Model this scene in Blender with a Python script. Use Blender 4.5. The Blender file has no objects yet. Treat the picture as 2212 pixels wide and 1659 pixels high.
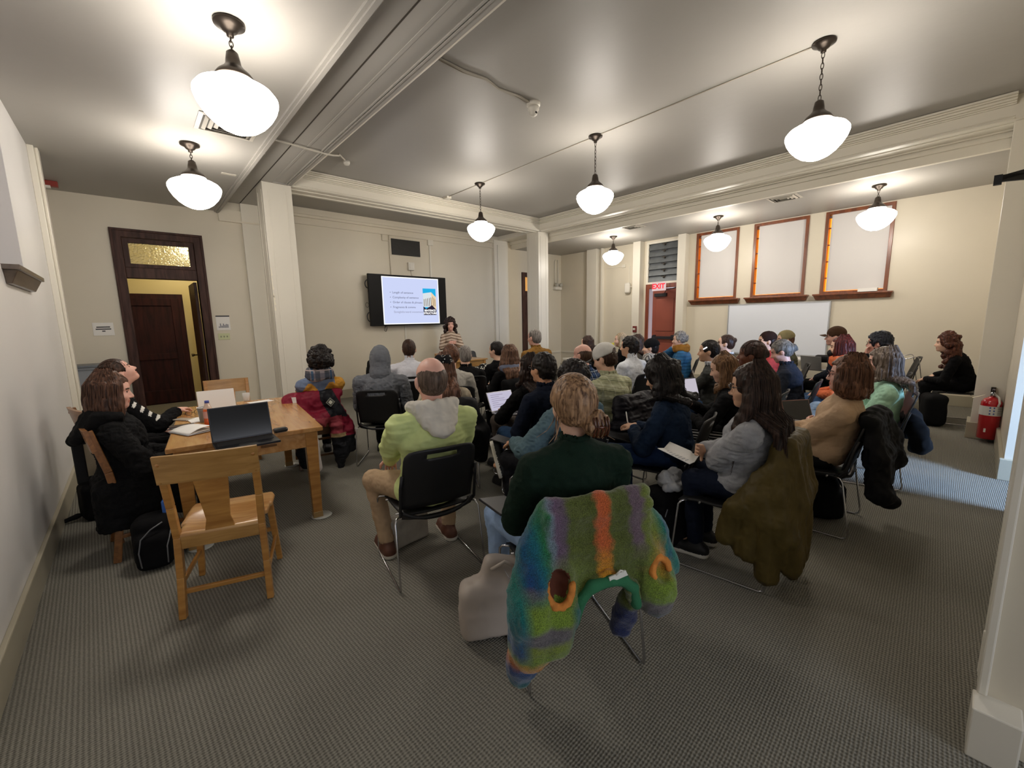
import bpy, bmesh, math, random
import numpy as np
from mathutils import Vector, Matrix

# ------------------------------------------------------------------ camera
EYE = 1.55                                    # height of the phone above the carpet
FPX = 908.85                                  # focal length in pixels of the 2212 x 1659 frame
YAW, PITCH, ROLL = math.radians(41.816), math.radians(-8.655), math.radians(-1.0997)
def cam_axes():
    cy, sy, cp, sp = math.cos(YAW), math.sin(YAW), math.cos(PITCH), math.sin(PITCH)
    f = np.array([sy*cp, cy*cp, sp]); r = np.array([cy, -sy, 0.0]); u = np.cross(r, f)
    cr, sr = math.cos(ROLL), math.sin(ROLL)
    return cr*r + sr*u, -sr*r + cr*u, f
CR, CU, CF = cam_axes()
scene = bpy.context.scene
COL = scene.collection
cd = bpy.data.cameras.new('camera'); cam = bpy.data.objects.new('camera', cd); COL.objects.link(cam)
cd.sensor_fit = 'HORIZONTAL'; cd.sensor_width = 36.0; cd.lens = FPX/2212*36.0; cd.clip_start = 0.02; cd.clip_end = 100
M = Matrix.Identity(4)
for i in range(3):
    M[i][0], M[i][1], M[i][2] = CR[i], CU[i], -CF[i]
M[0][3], M[1][3], M[2][3] = 0, 0, EYE
cam.matrix_world = M
scene.camera = cam

# ------------------------------------------------------------------ light and exposure
GLOBE_W = 33.0          # emission of the eight opal globes
DAY_W = 88.0            # daylight coming in through the side hall window
scene.view_settings.view_transform = 'Standard'; scene.view_settings.look = 'None'
scene.view_settings.gamma = 1.0; scene.view_settings.use_curve_mapping = False
scene.view_settings.exposure = 0.0
scene.cycles.use_denoising = True
scene.cycles.max_bounces = 8; scene.cycles.diffuse_bounces = 5; scene.cycles.glossy_bounces = 3; scene.cycles.transmission_bounces = 6
scene.cycles.sample_clamp_indirect = 6.0; scene.cycles.caustics_reflective = False; scene.cycles.caustics_refractive = False
world = bpy.data.worlds.new('world'); scene.world = world; world.use_nodes = True
world.node_tree.nodes['Background'].inputs[0].default_value = (0.62, 0.72, 0.9, 1); world.node_tree.nodes['Background'].inputs[1].default_value = 0.6
def area_light(name, loc, target, w, h, power, color):
    l = bpy.data.lights.new(name, 'AREA'); l.shape = 'RECTANGLE'; l.size = w; l.size_y = h; l.energy = power; l.color = color
    o = bpy.data.objects.new(name, l); COL.objects.link(o); o.location = loc
    o.rotation_euler = (Vector(target)-Vector(loc)).to_track_quat('-Z', 'Y').to_euler(); return o
dl = area_light('daylight_side_hall', (4.75, -2.9, 1.55), (5.45, 0.0, 0.35), 0.8, 1.7, DAY_W, (0.42, 0.62, 1.0))
dl.data.spread = math.radians(75)
area_light('daylight_rear_window', (1.2, -3.6, 1.9), (0.2, 3.0, 1.4), 2.4, 1.8, 62.0, (0.86, 0.9, 1.0))

# ------------------------------------------------------------------ helpers: points of the place
def ray(px, py):
    return (px-1106)/FPX*CR - (py-829.5)/FPX*CU + CF
def atz(px, py, z):
    d = ray(px, py); t = (z-EYE)/d[2]; return np.array([d[0]*t, d[1]*t, z])
def atX(px, py, X):
    d = ray(px, py); t = X/d[0]; return np.array([X, d[1]*t, EYE+d[2]*t])
def atY(px, py, Y):
    d = ray(px, py); t = Y/d[1]; return np.array([d[0]*t, Y, EYE+d[2]*t])
def atd(px, py, depth):
    d = ray(px, py); return d*depth + np.array([0, 0, EYE])

# ------------------------------------------------------------------ helpers: objects
def link(o, parent=None, label=None, cat=None, group=None, kind=None):
    COL.objects.link(o)
    if parent is not None: o.parent = parent
    if label: o['label'] = label
    if cat: o['category'] = cat
    if group: o['group'] = group
    if kind: o['kind'] = kind
    return o
def empty(name, loc=(0,0,0), rotz=0.0, **kw):
    o = bpy.data.objects.new(name, None); o.empty_display_size = 0.1
    link(o, **kw); o.location = loc; o.rotation_euler = (0,0,rotz); return o
def copy_tree(o, parent=None):
    c = o.copy(); COL.objects.link(c)
    if parent is not None: c.parent = parent
    for ch in list(o.children): copy_tree(ch, c)
    return c
def tagged(o, label=None, cat=None, group=None, kind=None):
    for k, v in (('label', label), ('category', cat), ('group', group), ('kind', kind)):
        if v: o[k] = v
    return o

class MB:
    """collects shapes, then links them as one mesh object"""
    def __init__(s): s.v = []; s.f = []; s.m = []; s.sm = []; s.cm = 0
    def add(s, vs, fs, smooth=False):
        b = len(s.v); s.v += [tuple(map(float, v)) for v in vs]
        for f in fs: s.f.append(tuple(b+i for i in f)); s.m.append(s.cm); s.sm.append(smooth)
        return s
    def box(s, lo, hi):
        s.nb = getattr(s, 'nb', 0)+1; e = 0.00008*(s.nb % 6)          # hair's breadth so that butted boxes never share a face
        x0,y0,z0 = [a-e for a in lo]; x1,y1,z1 = [a+e for a in hi]
        return s.add([(x0,y0,z0),(x1,y0,z0),(x1,y1,z0),(x0,y1,z0),(x0,y0,z1),(x1,y0,z1),(x1,y1,z1),(x0,y1,z1)],
              [(0,3,2,1),(4,5,6,7),(0,1,5,4),(1,2,6,5),(2,3,7,6),(3,0,4,7)])
    def hexa(s, b, t):
        """four bottom points, four top points (same order, counter-clockwise from above)"""
        return s.add(list(b)+list(t), [(0,3,2,1),(4,5,6,7),(0,1,5,4),(1,2,6,5),(2,3,7,6),(3,0,4,7)])
    def bar(s, a, b, w, h, up=(0,0,1), w2=None, h2=None):
        a = Vector(a); b = Vector(b); d = (b-a).normalized(); u = Vector(up)
        if abs(d.dot(u)) > 0.98: u = Vector((0,1,0))
        x = d.cross(u).normalized(); y = x.cross(d).normalized()
        w2 = w if w2 is None else w2; h2 = h if h2 is None else h2
        q = [(-1,-1),(1,-1),(1,1),(-1,1)]
        A = [a+x*(w/2*i)+y*(h/2*j) for i,j in q]; B = [b+x*(w2/2*i)+y*(h2/2*j) for i,j in q]
        return s.add(A+B, [(0,3,2,1),(4,5,6,7),(0,1,5,4),(1,2,6,5),(2,3,7,6),(3,0,4,7)])
    def tube(s, pts, r, n=10, closed=False, caps=True, flat=1.0):
        P = [Vector(p) for p in pts]; N = len(P)
        rr = r if isinstance(r, (list,tuple)) else [r]*N
        vs = []; fs = []; pu = None
        for i in range(N):
            if closed: d = (P[(i+1)%N]-P[i-1])
            else: d = P[min(i+1,N-1)]-P[max(i-1,0)]
            d = d.normalized() if d.length > 1e-9 else Vector((0,0,1))
            if pu is None:
                u = Vector((0,0,1)) if abs(d.z) < 0.9 else Vector((1,0,0))
            else: u = pu
            u = (u-d*u.dot(d)).normalized(); pu = u; w = d.cross(u)
            for k in range(n):
                a = 2*math.pi*k/n; vs.append(P[i]+u*(math.cos(a)*rr[i]*flat)+w*(math.sin(a)*rr[i]))
        for i in range(N if closed else N-1):
            j = (i+1)%N
            for k in range(n):
                k2 = (k+1)%n; fs.append((i*n+k, i*n+k2, j*n+k2, j*n+k))
        s.add(vs, fs, True)
        if caps and not closed:
            b = len(s.v)-N*n
            s.f.append(tuple(b+k for k in range(n))[::-1]); s.m.append(s.cm); s.sm.append(False)
            s.f.append(tuple(b+(N-1)*n+k for k in range(n))); s.m.append(s.cm); s.sm.append(False)
        return s
    def lathe(s, prof, c=(0,0,0), n=24, a0=0.0, a1=2*math.pi, axis='z'):
        full = abs(a1-a0-2*math.pi) < 1e-6; cols = n if full else n+1
        vs = []
        for r, z in prof:
            for k in range(cols):
                a = a0+(a1-a0)*k/n
                p = (r*math.cos(a), r*math.sin(a), z)
                if axis == 'y': p = (p[0], p[2], p[1])
                if axis == 'x': p = (p[2], p[0], p[1])
                vs.append((c[0]+p[0], c[1]+p[1], c[2]+p[2]))
        fs = []
        for i in range(len(prof)-1):
            for k in range(n):
                k2 = (k+1)%cols if full else k+1
                fs.append((i*cols+k, i*cols+k2, (i+1)*cols+k2, (i+1)*cols+k))
        return s.add(vs, fs, True)
    def prism(s, poly, d, axis='z', at=0.0):
        """closed 2-D outline (counter-clockwise) pushed d along an axis; x -> (y,z), y -> (x,z), z -> (x,y)"""
        def P(p, t):
            return {'z': (p[0],p[1],t), 'y': (p[0],t,p[1]), 'x': (t,p[0],p[1])}[axis]
        n = len(poly)
        vs = [P(p, at) for p in poly]+[P(p, at+d) for p in poly]
        fs = [tuple(range(n))[::-1], tuple(range(n, 2*n))]+[(i,(i+1)%n,n+(i+1)%n,n+i) for i in range(n)]
        return s.add(vs, fs)
    def xform(s, M):
        s.v = [tuple(M @ Vector(v)) for v in s.v]; return s
    def build(s, name, mats, parent=None, bevel=0.0, fix=True, segs=2, **kw):
        me = bpy.data.meshes.new(name); me.from_pydata(s.v, [], s.f)
        mats = mats if isinstance(mats, (list,tuple)) else [mats]
        for m in mats: me.materials.append(m)
        me.polygons.foreach_set('material_index', s.m); me.polygons.foreach_set('use_smooth', s.sm)
        if fix:
            b = bmesh.new(); b.from_mesh(me); bmesh.ops.recalc_face_normals(b, faces=b.faces); b.to_mesh(me); b.free()
        me.update()
        o = bpy.data.objects.new(name, me); link(o, parent, **kw)
        if bevel:
            md = o.modifiers.new('bevel', 'BEVEL'); md.width = bevel; md.segments = segs; md.limit_method = 'ANGLE'; md.angle_limit = 0.7
        return o

# ------------------------------------------------------------------ helpers: materials
MATS = {}
def srgb(c):
    if isinstance(c, str): c = [int(c[i:i+2],16)/255 for i in (0,2,4)]
    return tuple((x/12.92 if x <= 0.04045 else ((x+0.055)/1.055)**2.4) for x in c)
def new_mat(name):
    m = bpy.data.materials.new(name); m.use_nodes = True; nt = m.node_tree
    return m, nt, nt.nodes['Principled BSDF']
def mat(name, col, rough=0.6, metal=0.0, spec=0.5, noise=0.0, nscale=8.0, stretch=(1,1,1), bump=0.0, bscale=80.0, bdist=0.002, emit=None, estr=0.0, trans=0.0, alpha=1.0, sheen=0.0, coords='Object', col2=None, coat=0.0):
    """plain surface: a base colour that may vary by noise, with an optional fine bump"""
    if name in MATS: return MATS[name]
    m, nt, b = new_mat(name); N, L = nt.nodes, nt.links
    c = srgb(col); b.inputs['Roughness'].default_value = rough; b.inputs['Metallic'].default_value = metal
    b.inputs['Specular IOR Level'].default_value = spec; b.inputs['Coat Weight'].default_value = coat
    b.inputs['Base Color'].default_value = (*c, 1)
    if sheen: b.inputs['Sheen Weight'].default_value = sheen; b.inputs['Sheen Roughness'].default_value = 0.6
    if emit: b.inputs['Emission Color'].default_value = (*srgb(emit), 1); b.inputs['Emission Strength'].default_value = estr
    if trans: b.inputs['Transmission Weight'].default_value = trans
    if alpha < 1: b.inputs['Alpha'].default_value = alpha
    if noise or bump:
        tc = N.new('ShaderNodeTexCoord'); mp = N.new('ShaderNodeMapping'); mp.inputs['Scale'].default_value = stretch
        L.new(tc.outputs[coords], mp.inputs[0])
    if noise:
        t = N.new('ShaderNodeTexNoise'); t.inputs['Scale'].default_value = nscale; t.inputs['Detail'].default_value = 4
        L.new(mp.outputs[0], t.inputs[0])
        rp = N.new('ShaderNodeValToRGB'); L.new(t.outputs[0], rp.inputs[0])
        rp.color_ramp.elements[0].position = 0.32; rp.color_ramp.elements[1].position = 0.68
        c2 = srgb(col2) if col2 else tuple(min(1, x*(1+noise)) for x in c)
        c1 = tuple(x*(1-noise) for x in c) if not col2 else c
        rp.color_ramp.elements[0].color = (*c1, 1); rp.color_ramp.elements[1].color = (*c2, 1)
        L.new(rp.outputs[0], b.inputs['Base Color'])
    if bump:
        t2 = N.new('ShaderNodeTexNoise'); t2.inputs['Scale'].default_value = bscale; t2.inputs['Detail'].default_value = 3
        L.new(mp.outputs[0], t2.inputs[0])
        bp = N.new('ShaderNodeBump'); bp.inputs['Strength'].default_value = bump; bp.inputs['Distance'].default_value = bdist
        L.new(t2.outputs[0], bp.inputs['Height']); L.new(bp.outputs[0], b.inputs['Normal'])
    MATS[name] = m; return m
def wood(name, c1, c2, scale=3.0, stretch=(1, 12, 12), rough=0.4, coat=0.3):
    if name in MATS: return MATS[name]
    m, nt, b = new_mat(name); N, L = nt.nodes, nt.links
    tc = N.new('ShaderNodeTexCoord'); mp = N.new('ShaderNodeMapping'); mp.inputs['Scale'].default_value = stretch; L.new(tc.outputs['Object'], mp.inputs[0])
    t = N.new('ShaderNodeTexNoise'); t.inputs['Scale'].default_value = scale; t.inputs['Detail'].default_value = 6; t.inputs['Distortion'].default_value = 0.6; L.new(mp.outputs[0], t.inputs[0])
    rp = N.new('ShaderNodeValToRGB'); L.new(t.outputs[0], rp.inputs[0])
    rp.color_ramp.elements[0].position = 0.3; rp.color_ramp.elements[1].position = 0.72
    rp.color_ramp.elements[0].color = (*srgb(c1), 1); rp.color_ramp.elements[1].color = (*srgb(c2), 1)
    L.new(rp.outputs[0], b.inputs['Base Color']); b.inputs['Roughness'].default_value = rough; b.inputs['Coat Weight'].default_value = coat; b.inputs['Coat Roughness'].default_value = 0.25
    bp = N.new('ShaderNodeBump'); bp.inputs['Strength'].default_value = 0.12; bp.inputs['Distance'].default_value = 0.001; L.new(t.outputs[0], bp.inputs['Height']); L.new(bp.outputs[0], b.inputs['Normal'])
    MATS[name] = m; return m
def emitter(name, col, strength):
    if name in MATS: return MATS[name]
    m = bpy.data.materials.new(name); m.use_nodes = True; nt = m.node_tree; nt.nodes.clear()
    e = nt.nodes.new('ShaderNodeEmission'); e.inputs[0].default_value = (*srgb(col), 1); e.inputs[1].default_value = strength
    o = nt.nodes.new('ShaderNodeOutputMaterial'); nt.links.new(e.outputs[0], o.inputs[0]); MATS[name] = m; return m
FONT = None
def text(name, s, size, M, m, parent, extrude=0.0006, align='CENTER', bold=0.0, **kw):
    cu = bpy.data.curves.new(name, 'FONT'); cu.body = s; cu.size = size; cu.align_x = align; cu.align_y = 'CENTER'; cu.extrude = extrude; cu.offset = bold; cu.resolution_u = 3
    o = bpy.data.objects.new('tmp_text', cu); COL.objects.link(o)
    dg = bpy.context.evaluated_depsgraph_get(); dg.update()
    me = bpy.data.meshes.new_from_object(o.evaluated_get(dg)); bpy.data.objects.remove(o)
    me.transform(M); me.materials.clear(); me.materials.append(m)
    t = bpy.data.objects.new(name, me); link(t, parent, **kw); return t
def frame_M(origin, right, up):
    r = Vector(right).normalized(); u = Vector(up).normalized(); n = r.cross(u)
    Mx = Matrix.Identity(4)
    for i in range(3): Mx[i][0], Mx[i][1], Mx[i][2], Mx[i][3] = r[i], u[i], n[i], origin[i]
    return Mx
# ================================================================== the room
XL, XB, YA, YC = -0.59, 10.02, 8.85, -0.245         # left wall, window wall, screen wall, wall behind the camera
ZD, ZB, ZC = 3.46, 3.63, 3.88                      # dropped ceiling, beam soffit, middle ceiling
def wall_paint(name, col, rough=0.38):
    return mat(name, col, rough=rough, spec=0.4, noise=0.02, nscale=1.3, bump=0.12, bscale=160, bdist=0.0012)
cream = wall_paint('cream_paint', 'd8d0be'); cream_trim = wall_paint('cream_trim_paint', 'dcd7ca', 0.32)
white_paint = wall_paint('pale_paint', 'dddbd9'); ceil_paint = mat('ceiling_paint', 'a19e98', rough=0.46, spec=0.42, noise=0.015, nscale=0.8, bump=0.3, bscale=7, bdist=0.006)
base_paint = mat('baseboard_paint', 'aaa38f', rough=0.35); groove = mat('groove_dark', '3a342c', rough=0.8)

def carpet():
    m, nt, b = new_mat('loop_carpet'); N, L = nt.nodes, nt.links
    tc = N.new('ShaderNodeTexCoord'); mp = N.new('ShaderNodeMapping'); mp.inputs['Rotation'].default_value = (0,0,math.radians(-3)); L.new(tc.outputs['Object'], mp.inputs[0])
    sx = N.new('ShaderNodeSeparateXYZ'); dn = N.new('ShaderNodeTexNoise'); dn.inputs['Scale'].default_value = 55; L.new(mp.outputs[0], dn.inputs[0])
    ds = N.new('ShaderNodeVectorMath'); ds.operation = 'MULTIPLY_ADD'; ds.inputs[1].default_value = (.006, .006, 0); L.new(dn.outputs['Color'], ds.inputs[0]); L.new(mp.outputs[0], ds.inputs[2]); L.new(ds.outputs[0], sx.inputs[0])
    def M2(op, a, b=None):
        q = N.new('ShaderNodeMath'); q.operation = op
        for i, x in enumerate((a, b)):
            if x is None: continue
            if isinstance(x, (int, float)): q.inputs[i].default_value = x
            else: L.new(x, q.inputs[i])
        return q.outputs[0]
    u, v = M2('MULTIPLY', sx.outputs[0], math.pi/.0165), M2('MULTIPLY', sx.outputs[1], math.pi/.012)       # staggered loops, about 16 x 12 mm
    loops = M2('MULTIPLY', M2('SINE', M2('ADD', u, v)), M2('SINE', M2('SUBTRACT', u, v)))
    br = N.new('ShaderNodeValToRGB'); L.new(M2('MULTIPLY_ADD', loops, .5), br.inputs[0]); br.inputs[0].links[0].from_node.inputs[2].default_value = .5
    br.color_ramp.elements[0].position = .12; br.color_ramp.elements[0].color = (*srgb('5f5d55'), 1); br.color_ramp.elements[1].position = .78; br.color_ramp.elements[1].color = (*srgb('8d8a80'), 1)
    n = N.new('ShaderNodeTexNoise'); n.inputs['Scale'].default_value = 140; n.inputs['Detail'].default_value = 2; L.new(mp.outputs[0], n.inputs[0])
    n2 = N.new('ShaderNodeTexNoise'); n2.inputs['Scale'].default_value = 0.9; n2.inputs['Detail'].default_value = 4; L.new(mp.outputs[0], n2.inputs[0])
    r2 = N.new('ShaderNodeMapRange'); r2.inputs[3].default_value = 0.86; r2.inputs[4].default_value = 1.12; L.new(n2.outputs[0], r2.inputs[0])
    r1 = N.new('ShaderNodeMapRange'); r1.inputs[3].default_value = 0.62; r1.inputs[4].default_value = 1.38; L.new(n.outputs[0], r1.inputs[0])
    mu = N.new('ShaderNodeMath'); mu.operation = 'MULTIPLY'; L.new(r1.outputs[0], mu.inputs[0]); L.new(r2.outputs[0], mu.inputs[1])
    mx = N.new('ShaderNodeVectorMath'); mx.operation = 'SCALE'; L.new(br.outputs[0], mx.inputs[0]); L.new(mu.outputs[0], mx.inputs['Scale'])
    L.new(mx.outputs[0], b.inputs['Base Color']); b.inputs['Roughness'].default_value = 0.95; b.inputs['Specular IOR Level'].default_value = 0.15
    bp = N.new('ShaderNodeBump'); bp.inputs['Strength'].default_value = 0.6; bp.inputs['Distance'].default_value = 0.003
    ad = N.new('ShaderNodeMath'); ad.operation = 'MULTIPLY_ADD'; ad.inputs[1].default_value = 0.5; L.new(n.outputs[0], ad.inputs[0])
    L.new(loops, ad.inputs[2])
    L.new(ad.outputs[0], bp.inputs['Height']); L.new(bp.outputs[0], b.inputs['Normal'])
    return m
CARPET = carpet()
def struct(name, mb, m, bevel=0.0, **kw): return mb.build(name, m, None, bevel=bevel, kind='structure', **kw)

struct('floor', MB().box((-3, -4.2, -0.12), (11.5, 13.2, 0.0)), CARPET, label='grey loop carpet with a fine woven rib', cat='floor')
# ceilings
struct('ceiling', MB().box((1.9, -1.2, ZC), (7.8, 7.6, ZC+0.1)), ceil_paint, label='glossy grey-white ceiling of the middle bay', cat='ceiling')
struct('ceiling_left', MB().box((-0.8, -4.2, ZD), (1.33, YA+0.2, ZD+0.3)), ceil_paint, label='lower ceiling of the left bay', cat='ceiling')
struct('ceiling_right', MB().box((8.0, -0.6, ZD), (XB+0.3, YA+0.2, ZD+0.3)), ceil_paint, label='lower ceiling of the window bay', cat='ceiling')
struct('ceiling_rear', MB().box((1.35, YA-1.24, ZB+0.1), (8.0, YA+0.2, ZC+0.1)), ceil_paint, label='ceiling strip along the screen wall', cat='ceiling')
struct('ceiling_front', MB().box((1.34, -4.2, 3.6), (11.0, -1.2, 3.9)), ceil_paint, label='ceiling of the hall behind the doorway', cat='ceiling')

# screen wall with the left doorway and the far right doorway cut out
DX0, DX1, DZ = 0.05, 0.93, 2.90
EX0, EX1, EZ = 8.36, 9.34, 2.87
w = MB()
w.box((-1.0, YA, 0), (DX0, YA+0.16, 4.0)).box((DX1, YA, 0), (EX0, YA+0.16, 4.0)).box((EX1, YA, 0), (XB+0.3, YA+0.16, 4.0))
w.box((DX0, YA, DZ), (DX1, YA+0.16, 4.0)).box((EX0, YA, EZ), (EX1, YA+0.16, 4.0))
struct('wall_back', w, cream, label='cream wall that carries the screen', cat='wall')
# window wall
WIN = [(3.73, 4.66), (2.46, 3.44), (1.21, 2.20)]; WZ0, WZ1 = 1.92, ZD-0.02
w = MB(); segs = [(-0.35, 1.21), (2.20, 2.46), (3.44, 3.73), (4.66, 5.03), (5.93, YA+0.16)]
for a, b in segs: w.box((XB, a, 0), (XB+0.25, b, 4.0))
for a, b in WIN: w.box((XB, a, 0), (XB+0.25, b, WZ0)).box((XB, a, WZ1), (XB+0.25, b, 4.0))
w.box((XB, 5.03, 3.42), (XB+0.25, 5.93, 4.0))
struct('wall_right', w, cream, label='cream wall with three tall shaded windows', cat='wall')
# left wall: window recess near the camera
w = MB(); LY0, LY1, LZ0, LZ1 = 2.4, 5.28, 1.98, 3.36
w.box((XL-0.2, -4.2, 0), (XL, LY0, 4)).box((XL-0.2, LY1, 0), (XL, 7.05, 4)).box((XL-0.2, LY0, 0), (XL, LY1, LZ0)).box((XL-0.2, LY0, LZ1), (XL, LY1, 4)).box((XL-0.4, 7.05, 0), (XL-0.15, YA+0.1, 4))
struct('wall_left', w, white_paint, label='pale wall close to the left edge', cat='wall')
# wall with the doorway beside the camera
w = MB().box((2.13, -0.52, 0), (2.33, -0.122, 4.0)).box((5.86, -0.5, 0), (XB+0.3, YC, 4.0)).box((2.33, -0.5, 0), (4.9, -0.27, 4.0)).box((4.9, -0.5, 2.4), (5.9, -0.3, 4.0))
w.box((2.13, -4.2, 0), (2.3, -0.5, 4.0))
struct('wall_front', w, cream, label='wall ends either side of the wide opening on the right', cat='wall')
w = MB().box((-0.8, -4.3, 0), (0.0, -4.1, 4)).box((2.1, -4.3, 0), (4.0, -4.1, 4)).box((5.6, -4.3, 0), (11, -4.1, 4)).box((0,-4.3,0),(2.1,-4.1,0.9)).box((0,-4.3,2.9),(2.1,-4.1,4)).box((4.0,-4.3,0),(5.6,-4.1,0.6)).box((4.0,-4.3,2.6),(5.6,-4.1,4)).box((10.6,-4.3,0),(10.8,-0.3,4))
struct('wall_hall', w, cream, label='wall of the hall behind the opening', cat='wall')
w = MB()
for x0, x1, z0, z1 in ((0,2.1,.9,2.9),(4.0,5.6,.6,2.6)):
    w.box((x0,-4.26,z0),(x0+.06,-4.14,z1)).box((x1-.06,-4.26,z0),(x1,-4.14,z1)).box((x0,-4.26,z0),(x1,-4.14,z0+.06)).box((x0,-4.26,z1-.06),(x1,-4.14,z1)).box(((x0+x1)/2-.03,-4.24,z0),((x0+x1)/2+.03,-4.16,z1))
struct('window_5', w, mat('window_brown', '5a3a26'), label='wooden window frames of the hall', cat='window')
# pillar beside the extinguisher, jamb next to the camera
p3 = MB().box((7.58, -0.30, 0), (7.95, 0.0, ZC))
struct('pillar', p3, cream_trim, bevel=0.006, label='square pillar behind the red extinguisher', cat='pillar')
def panel_pillar(x0, x1, y0, y1, z1, label):
    m = MB().box((x0, y0, 0), (x1, y1, z1)); d = 0.005; i = 0.07
    for k in (0, 1):   # raised fillet around a flat panel on the two seen faces
        m.box((x0+i, y0-d, 0.3), (x0+i+0.015, y0, z1-0.1)).box((x1-i-0.015, y0-d, 0.3), (x1-i, y0, z1-0.1))
        m.box((x0-d, y0+i, 0.3), (x0, y0+i+0.015, z1-0.1)).box((x0-d, y1-i-0.015, 0.3), (x0, y1-i, z1-0.1))
    m.box((x0-0.02, y0-0.02, 0), (x1+0.02, y1+0.02, 0.2))
    return struct('pillar', m, cream_trim, bevel=0.008, label=label, cat='pillar')
panel_pillar(1.67, 2.07, 7.28, 7.66, ZB, 'cream panelled pillar between the doorway and the screen')
panel_pillar(7.50, 7.84, 7.34, 7.74, ZB, 'cream panelled pillar near the far corner')
# chipped paint on the left edge of the first pillar
ch = MB(); random.seed(5)
for k in range(9):
    z = 1.75+k*0.075+random.uniform(-.02,.02); wd = random.uniform(.012,.035); y = 7.279
    ch.add([(1.672,y,z),(1.672+wd,y,z+.012),(1.672+wd*.7,y,z+.05),(1.675,y,z+.085)], [(0,1,2,3)])
ch.build('trim_4', mat('bare_plaster', 'e9e2cf', rough=0.9), None, fix=False, kind='structure', label='chipped paint on the pillar edge', cat='paint chip')
# pilasters
w = MB().box((1.65, YA-0.05, 0), (2.2, YA, ZD+0.2)).box((7.32, YA-0.07, 0), (7.80, YA, ZB)).box((7.42, YA-0.09, 0.2), (7.70, YA-0.07, ZB-.12))
w.box((XB-0.16, 7.40, 0), (XB, 7.74, ZD)).box((XB-0.10, 7.24, 0), (XB, 7.30, ZD)).box((XB-0.20, 6.01, 0), (XB, 6.22, ZD)).box((XB-0.20, 4.83, 0), (XB, 5.02, ZD))
struct('trim_1', w, cream_trim, bevel=0.006, label='flat pilasters on the cream walls', cat='trim')
w = MB().box((XL, 6.86, 0), (XL+0.05, 7.06, ZD)).box((XL+.05, 6.93, 0), (XL+0.075, 7.06, ZD))
w.box((2.10, -0.137, 0.2), (2.175, -0.112, 4)).box((2.02, -0.22, 0.0), (2.135, -0.103, 0.19)).box((2.2, -0.125, 0.2), (2.21, -0.112, 4))
w.box((2.14, -0.131, 0.25), (2.158, -0.107, 0.42))
struct('trim_2', w, cream_trim, bevel=0.008, label='moulded corner edges at both sides of the room', cat='trim')

# beams and cornices
def cornice(path, steps, closed=False):
    """stepped moulding: path of (x,y) with outward normals; steps = [(offset, z0, z1)]"""
    m = MB()
    for (x0,y0,x1,y1,nx,ny) in path:
        for off, z0, z1 in steps:
            xs = sorted([x0, x1]); ys = sorted([y0, y1])
            lo = [xs[0], ys[0], z0]; hi = [xs[1], ys[1], z1]
            if nx: lo[0], hi[0] = (x0, x0+nx*off) if nx > 0 else (x0+nx*off, x0)
            if ny: lo[1], hi[1] = (y0, y0+ny*off) if ny > 0 else (y0+ny*off, y0)
            m.box(lo, hi)
    return m
STEPS = [(0.022, ZB+0.002, ZB+0.016), (0.012, ZB+0.03, ZB+0.042), (0.03, ZB+0.150, ZB+0.165), (0.055, ZB+0.165, ZB+0.182), (0.085, ZB+0.182, ZB+0.205), (0.12, ZB+0.205, ZB+0.222), (0.15, ZB+0.222, ZB+0.246)]
b1 = MB().box((1.36, -0.5, ZB), (2.07, YA, ZC+0.1))
b1.box((1.97, -0.4, ZB-0.012), (1.985, 7.25, ZB)).box((2.0, -0.4, ZB-0.012), (2.015, 7.25, ZB)).box((1.80, -0.4, ZB-0.006), (1.83, 7.25, ZB))
b1.box((1.80, 7.2, ZB-0.012), (2.0, 7.215, ZB)); b1.cm = 1; b1.box((1.645, -0.5, ZB-0.004), (1.658, YA-0.05, ZB)); b1.cm = 0
b1.box((1.27, -4.0, ZD-0.02), (1.345, YA, ZD+0.005)).box((1.295, -4.0, ZD-0.035), (1.33, YA, ZD-0.02))
struct('beam', b1, [ceil_paint, groove], bevel=0.003, label='wide ceiling beam that crosses the picture overhead', cat='beam')
b2 = MB().box((7.50, -0.25, ZB), (8.03, YA, ZC+0.1)).box((7.93, 0, ZB-0.07), (8.03, YA, ZB)).box((7.97, 0, ZD-0.01), (8.05, YA, ZB-.05))
b2.box((7.62, 0, ZB-0.012), (7.64, 7.3, ZB)).box((7.86, 0, ZB-0.015), (7.90, 7.3, ZB))
struct('beam', b2, cream_trim, bevel=0.003, label='ceiling beam in front of the window bay', cat='beam')
b3 = MB().box((2.0, 7.30, ZB), (7.6, 7.72, ZC+0.1)).box((2.05, 7.40, ZB-.015), (7.5, 7.42, ZB)).box((2.05, 7.6, ZB-.015), (7.5, 7.62, ZB))
struct('beam', b3, cream_trim, bevel=0.003, label='cross beam in front of the screen wall', cat='beam')
struct('cornice', cornice([(2.07, 7.30, 7.50, 7.30, 0, -1)], STEPS), cream_trim, bevel=0.006, label='stepped cornice on the cross beam', cat='cornice')
struct('cornice', cornice([(7.50, 0.0, 7.50, 7.30, -1, 0)], STEPS), cream_trim, bevel=0.006, label='stepped cornice on the window side beam', cat='cornice')
struct('cornice', cornice([(2.07, 0.0, 2.07, 7.30, 1, 0)], STEPS), cream_trim, bevel=0.006, label='stepped cornice on the overhead beam', cat='cornice')
pic = MB().box((2.2, YA-0.03, 3.42), (7.32, YA, 3.46)).box((2.2, YA-0.045, 3.55), (7.32, YA, 3.6)).box((2.2, YA-0.06, 3.6), (7.32, YA, 3.64)).box((1.32, YA-0.055, 3.30), (2.2, YA, 3.33)).box((1.32, YA-.04, 3.33), (2.2, YA, 3.5))
struct('trim_3', pic, cream, bevel=0.004, label='picture rail moulding along the screen wall', cat='trim')
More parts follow.
